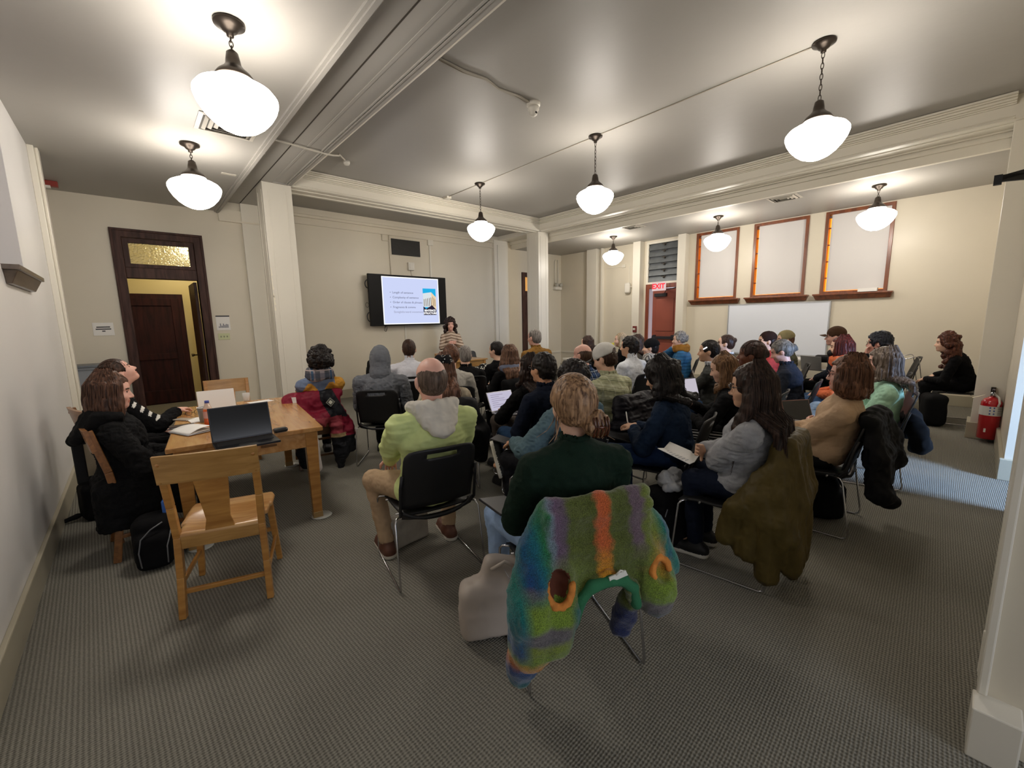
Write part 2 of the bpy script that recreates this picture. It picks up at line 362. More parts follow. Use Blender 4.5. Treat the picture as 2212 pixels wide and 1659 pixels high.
# baseboards
def bb(name, lo, hi, label): return struct(name, MB().box(lo, hi), base_paint, bevel=0.006, label=label, cat='baseboard')
bb('baseboard_left', (XL, -4, 0), (XL+0.025, 6.86, 0.17), 'beige baseboard along the left wall')
struct('baseboard_back', MB().box((0.98, YA-0.03, 0), (1.6, YA, 0.18)).box((2.2, YA-0.03, 0), (7.3, YA, 0.18)).box((-0.75, YA-.03, 0), (-.05, YA, .18)).box((7.82, YA-.03, 0), (8.3, YA, .18)), base_paint, bevel=0.006, label='beige baseboard under the screen', cat='baseboard')
struct('baseboard_right', MB().box((XB-0.03, -0.2, 0), (XB, 4.8, 0.18)).box((XB-0.03, 6.25, 0), (XB, 8.85, 0.18)), base_paint, bevel=0.006, label='beige baseboard under the whiteboard', cat='baseboard')
struct('baseboard_front', MB().box((7.55, -0.235, 0), (7.58, 0.02, 0.2)).box((7.55, 0.0, 0), (7.97, 0.03, 0.2)).box((5.82, -0.52, 0), (5.86, YC+.03, 0.2)).box((5.82, YC, 0), (7.56, YC+0.03, 0.2)), base_paint, bevel=0.006, label='beige baseboard around the right wall ends', cat='baseboard')

# ---- left doorway, hallway behind it
dark = wood('dark_door_wood', '2e1c17', '553a32', 2.5, (8, 8, 1), rough=0.5, coat=0.0); dark2 = wood('mahogany_wood', '1f0b09', '3a1713', 2.5, (8,8,1), rough=0.6, coat=0.0)
for m_ in (dark, dark2): m_.node_tree.nodes['Principled BSDF'].inputs['Specular IOR Level'].default_value = 0.2
d = MB(); cw = 0.11
d.box((DX0-cw, YA-0.035, 0), (DX0, YA+0.16, DZ+cw)).box((DX1, YA-0.035, 0), (DX1+cw, YA+0.16, DZ+cw)).box((DX0-cw, YA-0.035, DZ), (DX1+cw, YA+0.16, DZ+cw))
d.box((DX0, YA-0.01, 2.30), (DX1, YA+0.14, 2.46)).box((DX0, YA+0.02, 2.46), (DX0+0.07, YA+0.09, DZ)).box((DX1-0.07, YA+0.02, 2.46), (DX1, YA+0.09, DZ)).box((DX0, YA+0.02, DZ-.07), (DX1, YA+0.09, DZ)).box((DX0, YA+0.02, 2.46), (DX1, YA+0.09, 2.52))
d.box((DX0-cw-.015, YA-0.05, 0), (DX0-cw+.02, YA, DZ+cw)).box((DX1+cw-.02, YA-0.05, 0), (DX1+cw+.015, YA, DZ+cw)).box((DX0-cw-.015, YA-0.05, DZ+cw-.02), (DX1+cw+.015, YA, DZ+cw+.015))
door1 = struct('door_1', d, dark, bevel=0.006, label='dark brown door frame with a transom over the open doorway', cat='doorway')
gl, nt, b = new_mat('rippled_glass'); b.inputs['Base Color'].default_value = (*srgb('f1eed2'), 1); b.inputs['Transmission Weight'].default_value = 0.85; b.inputs['Roughness'].default_value = 0.22
vo = nt.nodes.new('ShaderNodeTexVoronoi'); vo.inputs['Scale'].default_value = 38; tcn = nt.nodes.new('ShaderNodeTexCoord'); nt.links.new(tcn.outputs['Object'], vo.inputs[0]); bpn = nt.nodes.new('ShaderNodeBump'); bpn.inputs['Strength'].default_value = 0.8; bpn.inputs['Distance'].default_value = 0.012; nt.links.new(vo.outputs[0], bpn.inputs['Height']); nt.links.new(bpn.outputs[0], b.inputs['Normal'])
MB().box((DX0+0.06, YA+0.045, 2.51), (DX1-0.06, YA+0.055, DZ-.06)).build('transom_glass', gl, door1)
# opened leaf seen edge-on against the right jamb, swung into the hall
lf = MB().box((DX1-0.05, YA+0.16, 0.02), (DX1-0.005, YA+0.98, 2.28)).box((DX1-0.058, YA+0.3, 0.3), (DX1-0.05, YA+0.85, 1.0))
leaf = lf.build('door_leaf', dark, door1, bevel=0.004)
MB().tube([(DX1-.05, YA+.9, 1.02), (DX1-.10, YA+.9, 1.02)], 0.012).lathe([(0,0),(.028,.0),(.03,.02),(.02,.04),(0,.045)], (DX1-.14, YA+.9, 1.02), axis='x', n=14).build('door_knob', mat('dark_brass','6b5a3a',0.35,0.8), leaf)
hall_paint = wall_paint('hall_ochre_paint', 'c8b680')
h = MB().box((-1.3, 11.05, 0), (2.4, 11.2, 3.6)).box((-1.3, YA+0.16, 0), (-1.15, 11.05, 3.6)).box((2.3, YA+0.16, 0), (2.4, 11.05, 3.6)).box((-1.3, YA+.16, 3.2), (2.4, 11.2, 3.3))
struct('wall_hallway', h, hall_paint, label='yellowish hallway wall beyond the open doorway', cat='wall')
hl = MB().box((-1.1,11.02,0),(2.3,11.05,.17)); struct('baseboard_hallway', hl, base_paint, label='beige baseboard in the hallway beyond the doorway', cat='baseboard')
L = bpy.data.lights.new('hallway_bulb', 'POINT'); L.energy = 38; L.color = (1.0, 0.93, 0.74); L.shadow_soft_size = 0.12
lo = bpy.data.objects.new('hallway_bulb', L); COL.objects.link(lo); lo.location = (0.95, 10.0, 2.95)
t = struct('door_2', MB().box((-0.24, 10.97, 0), (0.86, 11.05, 2.19)), dark2, bevel=0.005, label='closed dark red-brown door across the hallway', cat='door')
m = MB()
m.box((-0.16, 10.95, 0), (-0.02, 10.97, 2.1)).box((0.66, 10.95, 0), (0.78, 10.97, 2.1)).box((-0.02, 10.95, 1.96), (0.66, 10.97, 2.1)).box((-.02, 10.95, 0.02), (.66, 10.97, .28)).box((-.02,10.95,.9),(.66,10.97,1.02))
m.build('door_leaf', dark2, t, bevel=0.005)
MB().lathe([(0,0),(.02,.0),(.028,.02),(.02,.045),(0,.05)], (-0.09, 10.9, 1.06), axis='y', n=14).build('door_knob', mat('bright_nickel','d8d8d4',0.2,1.0), t)
# ---- far right doorway, mostly behind the pillar
d = MB().box((EX0-.01, YA-0.04, 0), (EX0+.1, YA+.16, EZ)).box((EX1-.1, YA-.04, 0), (EX1, YA+.16, EZ)).box((EX0, YA-.04, EZ-.12), (EX1, YA+.16, EZ)).box((EX0+.1, YA, 2.22), (EX1-.1, YA+.14, 2.36)).box((EX0+.1, YA+.05, 0.02), (EX1-.1, YA+.1, 2.22))
d3 = struct('door_3', d, dark, bevel=0.005, label='dark door in the screen wall behind the far pillar', cat='door')
MB().box((EX0+.1, YA+.06, 2.36), (EX1-.1, YA+.08, EZ-.12)).build('transom_glass', mat('lit_transom', 'd9a860', emit='e0a050', estr=0.55), d3)

# ---- red exit door with louvred panel above
red = mat('red_door_paint', '8f4a3a', rough=0.42, noise=0.06, nscale=3); redframe = wood('red_frame_wood', '5a2413', '8a4020', 2.0, (8,8,1))
y0, y1 = 5.03, 5.93
d = MB().box((XB-0.03, y1-0.10, 0), (XB+0.2, y1, 2.38)).box((XB-0.03, y0, 0), (XB+0.2, y0+.03, 2.38)).box((XB-0.02, y0, 2.27), (XB+0.2, y1, 2.38))
d4 = struct('door_4', d, redframe, bevel=0.004, label='brick red exit door under a grey louvre', cat='door')
rot = Matrix.Translation((XB+.06, y0+.03, 0)) @ Matrix.Rotation(math.radians(0), 4, 'Z')
lf = MB().box((-.025, 0, 0.02), (.025, .70, 2.26)).box((-.04, .12, 0.25), (-.025, .60, 0.9)).box((-.04, .12, 1.2), (-.025, .60, 2.0)).xform(rot)
leaf = lf.build('door_leaf', red, d4, bevel=0.006)
MB().box((-.10, .06, 1.0), (-.06, .66, 1.07)).box((-.06, .06, .97), (-.025, .16, 1.10)).box((-.06, .58, .97), (-.025, .66, 1.10)).xform(rot).build('panic_bar', mat('panic_bar_grey', '3c3a40', rough=0.35, metal=0.6), leaf, bevel=0.004)
MB().box((-.10, .30, 2.06), (-.03, .62, 2.14)).tube([(-.08,.35,2.14),(-.2,.25,2.2),(-.03,.05,2.27)], .01).xform(rot).build('door_closer', mat('closer_black', '17171a', rough=0.4), leaf, bevel=0.004)
sky = emitter('daylight_sky', 'eaf2ff', 3.2)
struct('backdrop', MB().box((XB+2.2, 2.5, -0.1), (XB+2.25, 8.5, 4.2)), sky, label='bright daylight outside the exit door', cat='daylight')
lv = MB().box((XB-.02, y0, 2.38), (XB+.03, y0+.05, 3.42)).box((XB-.02, y1-.05, 2.38), (XB+.03, y1, 3.42)).box((XB-.02, y0, 3.37), (XB+.03, y1, 3.42)).box((XB-.02, y0, 2.38), (XB+.03, y1, 2.43))
lf = lv.build('louvre_panel', cream_trim, None, bevel=0.003, kind='structure', label='grey metal louvre above the exit door', cat='louvre')
s = MB(); hd = MB(); steel = mat('louvre_steel', '7b8084', rough=0.32, metal=0.55, noise=0.12, nscale=5)
for k in range(6):
    z = 2.43+k*0.157; s.hexa([(XB-.01,y0+.05,z),(XB+.005,y0+.05,z),(XB+.005,y1-.05,z),(XB-.01,y1-.05,z)], [(XB+.05,y0+.05,z+.15),(XB+.065,y0+.05,z+.15),(XB+.065,y1-.05,z+.15),(XB+.05,y1-.05,z+.15)])
    hd.box((XB-.012, 5.45, z+.085), (XB+.03, 5.475, z+.14)).box((XB-.014, 5.40, z+.12), (XB+.0, 5.53, z+.135))
s.build('louvre_blades', steel, lf, fix=False); hd.build('louvre_handles', groove, lf)
MB().box((XB+.07,y0,2.4),(XB+.09,y1,3.42)).build('louvre_back', mat('louvre_dark','2a2c2e'), lf)

# ---- three windows with roller shades
brown = wood('window_oak', '5b2c14', '8a4a22', 2.2, (6,6,1), rough=0.35)
shade_m = mat('roller_shade_cloth', 'd3d0ce', rough=0.85, noise=0.006, nscale=2, stretch=(1,1,.5), emit='c9c8c8', estr=0.05)
amber = emitter('amber_daylight_gap', 'ffa838', 2.4)
def window(n, ya, yb, label):
    f = MB(); t = 0.055; x0, x1 = XB-0.02, XB+0.12
    f.box((x0, ya, WZ0), (x1, ya+t, WZ1)).box((x0, yb-t, WZ0), (x1, yb, WZ1)).box((x0, ya, WZ1-t), (x1, yb, WZ1)).box((x0, ya, WZ0), (x1, yb, WZ0+t))
    o = struct('window_%d' % n, f, brown, bevel=0.005, label=label, cat='window')
    MB().hexa([(XB-.05,ya-.05,WZ0-.10),(XB,ya-.05,WZ0-.10),(XB,yb+.05,WZ0-.10),(XB-.05,yb+.05,WZ0-.10)], [(XB-.11,ya-.08,WZ0-.02),(XB,ya-.08,WZ0-.02),(XB,yb+.08,WZ0-.02),(XB-.11,yb+.08,WZ0-.02)]).box((XB-.13,ya-.09,WZ0-.02),(XB+.02,yb+.09,WZ0+.01)).build('window_sill', brown, o, bevel=0.005)
    MB().box((XB+.10, ya+t, WZ0+t), (XB+.11, yb-t, WZ1-t)).build('window_glass', mat('amber_lit_glass', 'ffb050', emit='ff9c2c', estr=1.6), o)
    MB().box((XB+.03, ya+t+.002, WZ0+t+.012), (XB+.034, yb-t-.032, WZ1-t)).box((XB+.025, ya+t+.002, WZ0+t+.01), (XB+.04, yb-t-.032, WZ0+t+.03)).build('roller_shade', shade_m, o)
    MB().tube([(XB+.07, ya+t, WZ1-t-.03), (XB+.07, yb-t, WZ1-t-.03)], .025, 12).build('shade_roller', mat('roller_grey', 'b9b5b0', rough=0.5), o)
    m = MB()
    for z in np.linspace(WZ0+.3, WZ1-.3, 4): m.box((XB+.05, yb-t-.05, z), (XB+.09, yb-t, z+.02))
    m.build('muntin', brown, o)
    return o
window(1, *WIN[0], 'window with a drawn grey shade, next to the exit door')
window(2, *WIN[1], 'middle window with a drawn grey shade above the whiteboard')
window(3, *WIN[2], 'window with a drawn grey shade and a white paper on its sill')
MB().box((XB-.14, 1.33, WZ0+.015), (XB-.02, 1.60, WZ0+.075)).build('paper_slip', mat('white_paper', 'eceae6', rough=0.7), None, label='white paper slip standing on the sill of the third window', cat='paper')
# ---- left wall window with closed shade and moulded sill
o = struct('window_4', MB().box((XL-.2, LY0, LZ0), (XL-.15, LY1, LZ1)), mat('shade_grey_left', 'a09ca2', rough=0.9), label='closed grey shade in the left wall recess', cat='window')
sg = wood('sill_grey_wood', '4a3f36', '6b5d50', 2.5, (6,1,6), rough=0.3)
MB().hexa([(XL,4.45,1.86),(XL+.03,4.45,1.86),(XL+.03,5.42,1.86),(XL,5.42,1.86)], [(XL,4.42,1.95),(XL+.07,4.42,1.95),(XL+.07,5.45,1.95),(XL,5.45,1.95)]).box((XL-.1,4.40,1.95),(XL+.085,5.48,1.985)).build('window_sill', sg, o, bevel=0.005)
# ================================================================== soft shapes: implicit surfaces meshed with surface nets
def V(*a): return np.array(a if len(a) > 1 else a[0], dtype=np.float32)
def nrm(v): v = np.asarray(v, float); return v/(np.linalg.norm(v)+1e-9)
def rot_axis(axis, ang):
    return np.array(Matrix.Rotation(ang, 3, Vector(axis)), dtype=np.float32)
class Field:
    """a body made of smoothly joined capsules, ellipsoids and boxes"""
    def __init__(s): s.p = []
    def _add(s, fn, lo, hi, k, op, tag): s.p.append((fn, np.asarray(lo, np.float32), np.asarray(hi, np.float32), k, op, tag)); return s
    def cap(s, a, b, ra, rb=None, k=0.02, op='u', tag=0, sc=None):
        """tapered capsule; sc squashes the section: e.g. (1, 1.5, 1) makes it thinner along y"""
        a = V(a); b = V(b); rb = ra if rb is None else rb
        if sc is not None:
            S = V(sc); c = (a+b)/2
        def fn(P, a=a, b=b):
            if sc is not None: P = (P-c)*S+c; A = (a-c)*S+c; B = (b-c)*S+c
            else: A, B = a, b
            d = B-A; L2 = float(d@d)+1e-9
            t = np.clip(((P-A)@d)/L2, 0, 1)
            q = P-A-t[..., None]*d
            return np.sqrt((q*q).sum(-1))-(ra+(rb-ra)*t)
        R = max(ra, rb)
        e = R/np.minimum(V(sc), 1) if sc is not None else R
        return s._add(fn, np.minimum(a, b)-e, np.maximum(a, b)+e, k, op, tag)
    def chain(s, pts, rs, k=0.02, op='u', tag=0, sc=None):
        if not isinstance(rs, (list, tuple)): rs = [rs]*len(pts)
        for i in range(len(pts)-1): s.cap(pts[i], pts[i+1], rs[i], rs[i+1], k, op, tag, sc)
        return s
    def ell(s, c, r, R=None, k=0.02, op='u', tag=0):
        c = V(c); r = V(r)
        def fn(P):
            q = P-c
            if R is not None: q = q@R
            k0 = np.sqrt(((q/r)**2).sum(-1)); k1 = np.sqrt(((q/(r*r))**2).sum(-1))+1e-9
            return k0*(k0-1)/k1
        e = float(r.max()) if R is not None else r
        return s._add(fn, c-e, c+e, k, op, tag)
    def box(s, c, h, rnd=0.01, R=None, k=0.01, op='u', tag=0):
        c = V(c); h = V(h)
        def fn(P):
            q = P-c
            if R is not None: q = q@R
            q = np.abs(q)-(h-rnd)
            return np.sqrt((np.maximum(q, 0)**2).sum(-1))+np.minimum(q.max(-1), 0)-rnd
        e = float(np.linalg.norm(h)) if R is not None else h
        return s._add(fn, c-e, c+e, k, op, tag)
    def cut(s, p, n, tag=0):
        """removes everything beyond the plane through p with outward normal n"""
        p = V(p); n = V(nrm(n))
        return s._add(lambda P: -((P-p)@n), None if False else [-9]*3, [9]*3, 0.0, 's', tag)
    def eval(s, P):
        D = np.full(P.shape[:-1], 1e3, np.float32)
        for fn, lo, hi, k, op, tag in s.p: D = s._comb(D, fn(P).astype(np.float32), k, op)
        return D
    @staticmethod
    def _comb(D, d, k, op):
        if op == 's': d = -d
        if k > 0:
            h = np.maximum(k-np.abs(D-d), 0)/k
            return (np.minimum(D, d)-h*h*k*0.25) if op == 'u' else (np.maximum(D, d)+h*h*k*0.25)
        return np.minimum(D, d) if op == 'u' else np.maximum(D, d)
    def mesh(s, vox):
        us = [p for p in s.p if p[4] == 'u']
        lo = np.min([p[1] for p in us], 0)-3*vox; hi = np.max([p[2] for p in us], 0)+3*vox
        n = np.ceil((hi-lo)/vox).astype(int)+1
        ax = [lo[i]+vox*np.arange(n[i], dtype=np.float32) for i in range(3)]
        D = np.full(n, 1.0, np.float32)
        for fn, a, b, k, op, tag in s.p:
            i0 = np.maximum(np.floor((a-lo-k-2*vox)/vox).astype(int), 0); i1 = np.minimum(np.ceil((b-lo+k+2*vox)/vox).astype(int)+1, n)
            if (i1 <= i0).any(): continue
            sl = tuple(slice(i0[i], i1[i]) for i in range(3))
            G = np.stack(np.meshgrid(*[ax[i][sl[i]] for i in range(3)], indexing='ij'), -1)
            D[sl] = s._comb(D[sl], fn(G).astype(np.float32), k, op)
        D[0]=D[-1]=1; D[:,0]=D[:,-1]=1; D[:,:,0]=D[:,:,-1]=1
        I = D < 0
        c = [I[i:n[0]-1+i, j:n[1]-1+j, l:n[2]-1+l] for i in (0,1) for j in (0,1) for l in (0,1)]
        cnt = sum(x.astype(np.int8) for x in c); act = (cnt > 0) & (cnt < 8)
        idx = np.argwhere(act); cid = np.full(act.shape, -1, np.int64); cid[act] = np.arange(len(idx))
        acc = np.zeros((len(idx), 3), np.float32); num = np.zeros(len(idx), np.float32)
        off = [(i,j,l) for i in (0,1) for j in (0,1) for l in (0,1)]
        val = {o: D[idx[:,0]+o[0], idx[:,1]+o[1], idx[:,2]+o[2]] for o in off}
        for o in off:
            for a in range(3):
                if o[a] == 0:
                    o2 = list(o); o2[a] = 1; o2 = tuple(o2); v0, v1 = val[o], val[o2]; m = (v0 < 0) != (v1 < 0)
                    t = v0/np.where(m, v0-v1, 1); pos = np.array(o, np.float32)[None, :].repeat(len(idx), 0); pos[:, a] = t
                    acc += pos*m[:, None]; num += m
        verts = lo+vox*(idx+acc/np.maximum(num, 1)[:, None])
        quads = []
        for a in range(3):
            b, c2 = (a+1) % 3, (a+2) % 3
            s0 = [slice(0, -1)]*3; s1 = [slice(0, -1)]*3; s0[a] = slice(0, -1); s1[a] = slice(1, None)
            s0[b] = s1[b] = slice(0, None); s0[c2] = s1[c2] = slice(0, None)
            A, B = I[tuple(s0)], I[tuple(s1)]
            e = np.argwhere(A != B)
            e = e[(e[:, b] > 0) & (e[:, c2] > 0) & (e[:, b] < n[b]-1) & (e[:, c2] < n[c2]-1)]
            if not len(e): continue
            ib = np.zeros(3, int); ib[b] = 1; ic = np.zeros(3, int); ic[c2] = 1
            q = np.stack([cid[tuple((e-ib-ic).T)], cid[tuple((e-ic).T)], cid[tuple(e.T)], cid[tuple((e-ib).T)]], 1)
            fl = ~A[tuple(e.T)]; q[fl] = q[fl][:, ::-1]; quads.append(q)
        F = np.concatenate(quads); F = F[(F >= 0).all(1)]
        return verts.astype(np.float32), F
def vnormals(v, F):
    n = np.cross(v[F[:,2]]-v[F[:,0]], v[F[:,3]]-v[F[:,1]]); N = np.zeros_like(v)
    for k in range(4): np.add.at(N, F[:, k], n)
    return N/(np.linalg.norm(N, axis=1, keepdims=True)+1e-9)
def relax(v, F, it=1, w=0.5):
    for _ in range(it):
        A = np.zeros_like(v); c = np.zeros(len(v), np.float32)
        for k in range(4):
            a, b = F[:, k], F[:, (k+1)%4]
            np.add.at(A, a, v[b]); np.add.at(c, a, 1); np.add.at(A, b, v[a]); np.add.at(c, b, 1)
        v = v*(1-w)+w*A/np.maximum(c, 1)[:, None]
    return v.astype(np.float32)
_rs = np.random.RandomState(7); _T = _rs.rand(32768).astype(np.float32)
def vnoise(P):
    """value noise in [-1,1]"""
    i = np.floor(P).astype(np.int64); f = (P-i).astype(np.float32); f = f*f*(3-2*f)
    def h(x, y, z): return _T[(x*73856093 ^ y*19349663 ^ z*83492791) & 32767]
    r = 0
    for a in (0,1):
        for b in (0,1):
            for c in (0,1):
                r = r+h(i[:,0]+a, i[:,1]+b, i[:,2]+c)*(f[:,0] if a else 1-f[:,0])*(f[:,1] if b else 1-f[:,1])*(f[:,2] if c else 1-f[:,2])
    return r*2-1
def soft(name, field, vox, mats, parent=None, disp=None, relaxes=1, tagger=None, **kw):
    """links an implicit body as one mesh; disp = [(amplitude, (sx,sy,sz) frequencies, ridged)]"""
    v, F = field.mesh(vox)
    if relaxes: v = relax(v, F, relaxes)
    for d in (disp or []):
        amp, fr = d[0], np.array(d[1], np.float32); N = vnormals(v, F)
        n = vnoise(v*fr+d[3] if len(d) > 3 else v*fr)
        if len(d) > 2 and d[2]: n = 1-2*np.abs(n)
        v = v+N*(amp*n)[:, None]
    me = bpy.data.meshes.new(name)
    me.vertices.add(len(v)); me.vertices.foreach_set('co', v.astype(np.float32).ravel())
    me.loops.add(F.size); me.loops.foreach_set('vertex_index', F.astype(np.int32).ravel())
    me.polygons.add(len(F)); me.polygons.foreach_set('loop_start', np.arange(0, F.size, 4, dtype=np.int32))
    try: me.polygons.foreach_set('loop_total', np.full(len(F), 4, np.int32))
    except Exception: pass
    mats = mats if isinstance(mats, (list, tuple)) else [mats]
    for m in mats: me.materials.append(m)
    if tagger is not None:
        me.polygons.foreach_set('material_index', tagger(v[F].mean(1)).astype(np.int32))
    me.polygons.foreach_set('use_smooth', np.ones(len(F), bool))
    me.update(calc_edges=True); me.validate()
    o = bpy.data.objects.new(name, me); link(o, parent, **kw); return o

# ================================================================== furniture builders
black_plastic = mat('black_chair_plastic', '151517', rough=0.5, bump=0.08, bscale=400); chrome = mat('chrome_rod', 'c9c9cc', rough=0.22, metal=1.0)
grey_seat = mat('dark_grey_seat', '35343a', rough=0.5)
def shell(m, rows, thick):
    """bent sheet: rows of points (each row left to right), given a real thickness along the local normal"""
    R = len(rows); Cn = len(rows[0]); P = np.array(rows, float)
    du = np.gradient(P, axis=1); dv = np.gradient(P, axis=0); n = np.cross(du, dv); n /= np.linalg.norm(n, axis=2, keepdims=True)+1e-9
    Q = P+n*thick; vs = list(P.reshape(-1,3))+list(Q.reshape(-1,3)); o = R*Cn; fs = []
    for i in range(R-1):
        for j in range(Cn-1):
            a, b, c, d = i*Cn+j, i*Cn+j+1, (i+1)*Cn+j+1, (i+1)*Cn+j
            fs += [(a,d,c,b), (o+a,o+b,o+c,o+d)]
    rim = [(0,j) for j in range(Cn)]+[(i,Cn-1) for i in range(1,R)]+[(R-1,j) for j in range(Cn-2,-1,-1)]+[(i,0) for i in range(R-2,0,-1)]
    for t in range(len(rim)):
        a = rim[t][0]*Cn+rim[t][1]; b = rim[(t+1)%len(rim)]; b = b[0]*Cn+b[1]; fs.append((a, b, o+b, o+a))
    m.add(vs, fs, True); return m
def build_stack_chair(label, group=None):
    """black plastic stacking chair on a chrome sled base; faces +Y, origin on the floor under the seat"""
    t = empty('stacking_chair'); tagged(t, label, 'chair', group)
    rows = []
    for i in range(9):                                   # seat: waterfall front, dished
        u = i/8; y = 0.23-0.44*u; z = 0.445-0.02*math.exp(-((u-0)/.12)**2)*1.6-0.012*math.sin(math.pi*u)
        w = 0.225-0.015*u
        rows.append([(w*s, y, z-0.010*(1-s*s)) for s in np.linspace(-1,1,11)])
    shell(MB(), rows, 0.012).build('seat', black_plastic, t, fix=True)
    m = MB()
    def bp(u, s):                                        # back point: u 0 (bottom) .. 1 (top), s -1..1
        w = 0.222-0.012*abs(u-.4); r = max(0, u-0.86)/0.14; w2 = w-0.03*r*r
        return (w2*s, -0.215-0.085*u-0.035*(1-s*s)*0.9+0.012*math.cos(3*u), 0.475+0.375*u-0.012*r*(s**4))
    us = np.linspace(0,1,13); ss = np.linspace(-1,1,15)
    hole = lambda i, j: (us[i] >= 0.82 and us[i+1] <= 0.93) and (abs(ss[j]) < 0.45 and abs(ss[j+1]) < 0.45)
    us = np.array([0,.1,.2,.3,.4,.5,.6,.7,.79,.84,.915,.96,1.0])
    P = [[np.array(bp(u, s)) for s in ss] for u in us]; th = 0.011
    n = len(us); c = len(ss); vs = [p for r in P for p in r]+[p+np.array([0,-th,0.002]) for r in P for p in r]; o = n*c; fs = []
    H = {(9, j) for j in range(4, 10)}
    for i in range(n-1):
        for j in range(c-1):
            a, b, d, e = i*c+j, i*c+j+1, (i+1)*c+j+1, (i+1)*c+j
            if (i, j) in H:
                for (k, x, y) in ((( i-1, j), a, b), ((i, j+1), b, d), ((i+1, j), d, e), ((i, j-1), e, a)):
                    if k not in H: fs.append((x, y, o+y, o+x))
            else: fs += [(a,b,d,e), (o+a,o+e,o+d,o+b)]
    rim = [(0,j) for j in range(c)]+[(i,c-1) for i in range(1,n)]+[(n-1,j) for j in range(c-2,-1,-1)]+[(i,0) for i in range(n-2,0,-1)]
    for q in range(len(rim)):
        a = rim[q][0]*c+rim[q][1]; b = rim[(q+1)%len(rim)]; b = b[0]*c+b[1]; fs.append((a, b, o+b, o+a))
    m.add(vs, fs, True).build('backrest', black_plastic, t)
    m = MB()                                             # tray joining seat and back under the gap
    shell(m, [[(0.215*s, -0.19-0.03*u-0.03*(1-s*s), 0.425+0.055*u*abs(s)**3-0.012*(1-s*s)) for s in np.linspace(-1,1,11)] for u in (0,.5,1)], 0.02)
    m.build('seat_rim', black_plastic, t)
    for s in (-1, 1):
        x, xo = s*0.215, s*0.262
        p = [(x, .17, .425), (xo-.012*s, .20, .418), (xo, .215, .40), (xo+.006*s, .245, .06), (xo+.006*s, .238, .02), (xo+.006*s, .215, .008), (xo+.006*s, -.25, .008), (xo+.006*s, -.275, .02), (xo+.006*s, -.282, .05), (xo, -.225, .40), (xo-.012*s, -.21, .425), (x, -.17, .425)]
        MB().tube(p, 0.0065, 8).build('sled_leg', chrome, t)
    m = MB().tube([(-.235,.10,.425),(.235,.10,.425)], .006, 8).tube([(-.235,-.13,.42),(.235,-.13,.42)], .006, 8)
    m.build('cross_bar', chrome, t)
    for s in (-1,1):
        MB().tube([(s*.226,-.2,.43),(s*.231,-.235,.47),(s*.231,-.262,.62),(s*.225,-.285,.70)], .009, 8).build('back_post', black_plastic, t)
    return t
oak = wood('oak_chair_wood', '97632a', 'bd8a45', 3.0, (1.2, 1.2, 9), rough=0.32, coat=0.4)
oak_h = wood('oak_rail_wood', '936a33', 'b58a4e', 3.0, (1.5, 12, 12), rough=0.32, coat=0.4)
oak_seat = wood('oak_seat_wood', '9c6a34', 'c9a069', 2.6, (1.2, 9, 9), rough=0.28, coat=0.5)
oak_old = wood('oak_dark_wood', '5f3c18', '85592a', 3.0, (1.5, 12, 12), rough=0.4, coat=0.2)
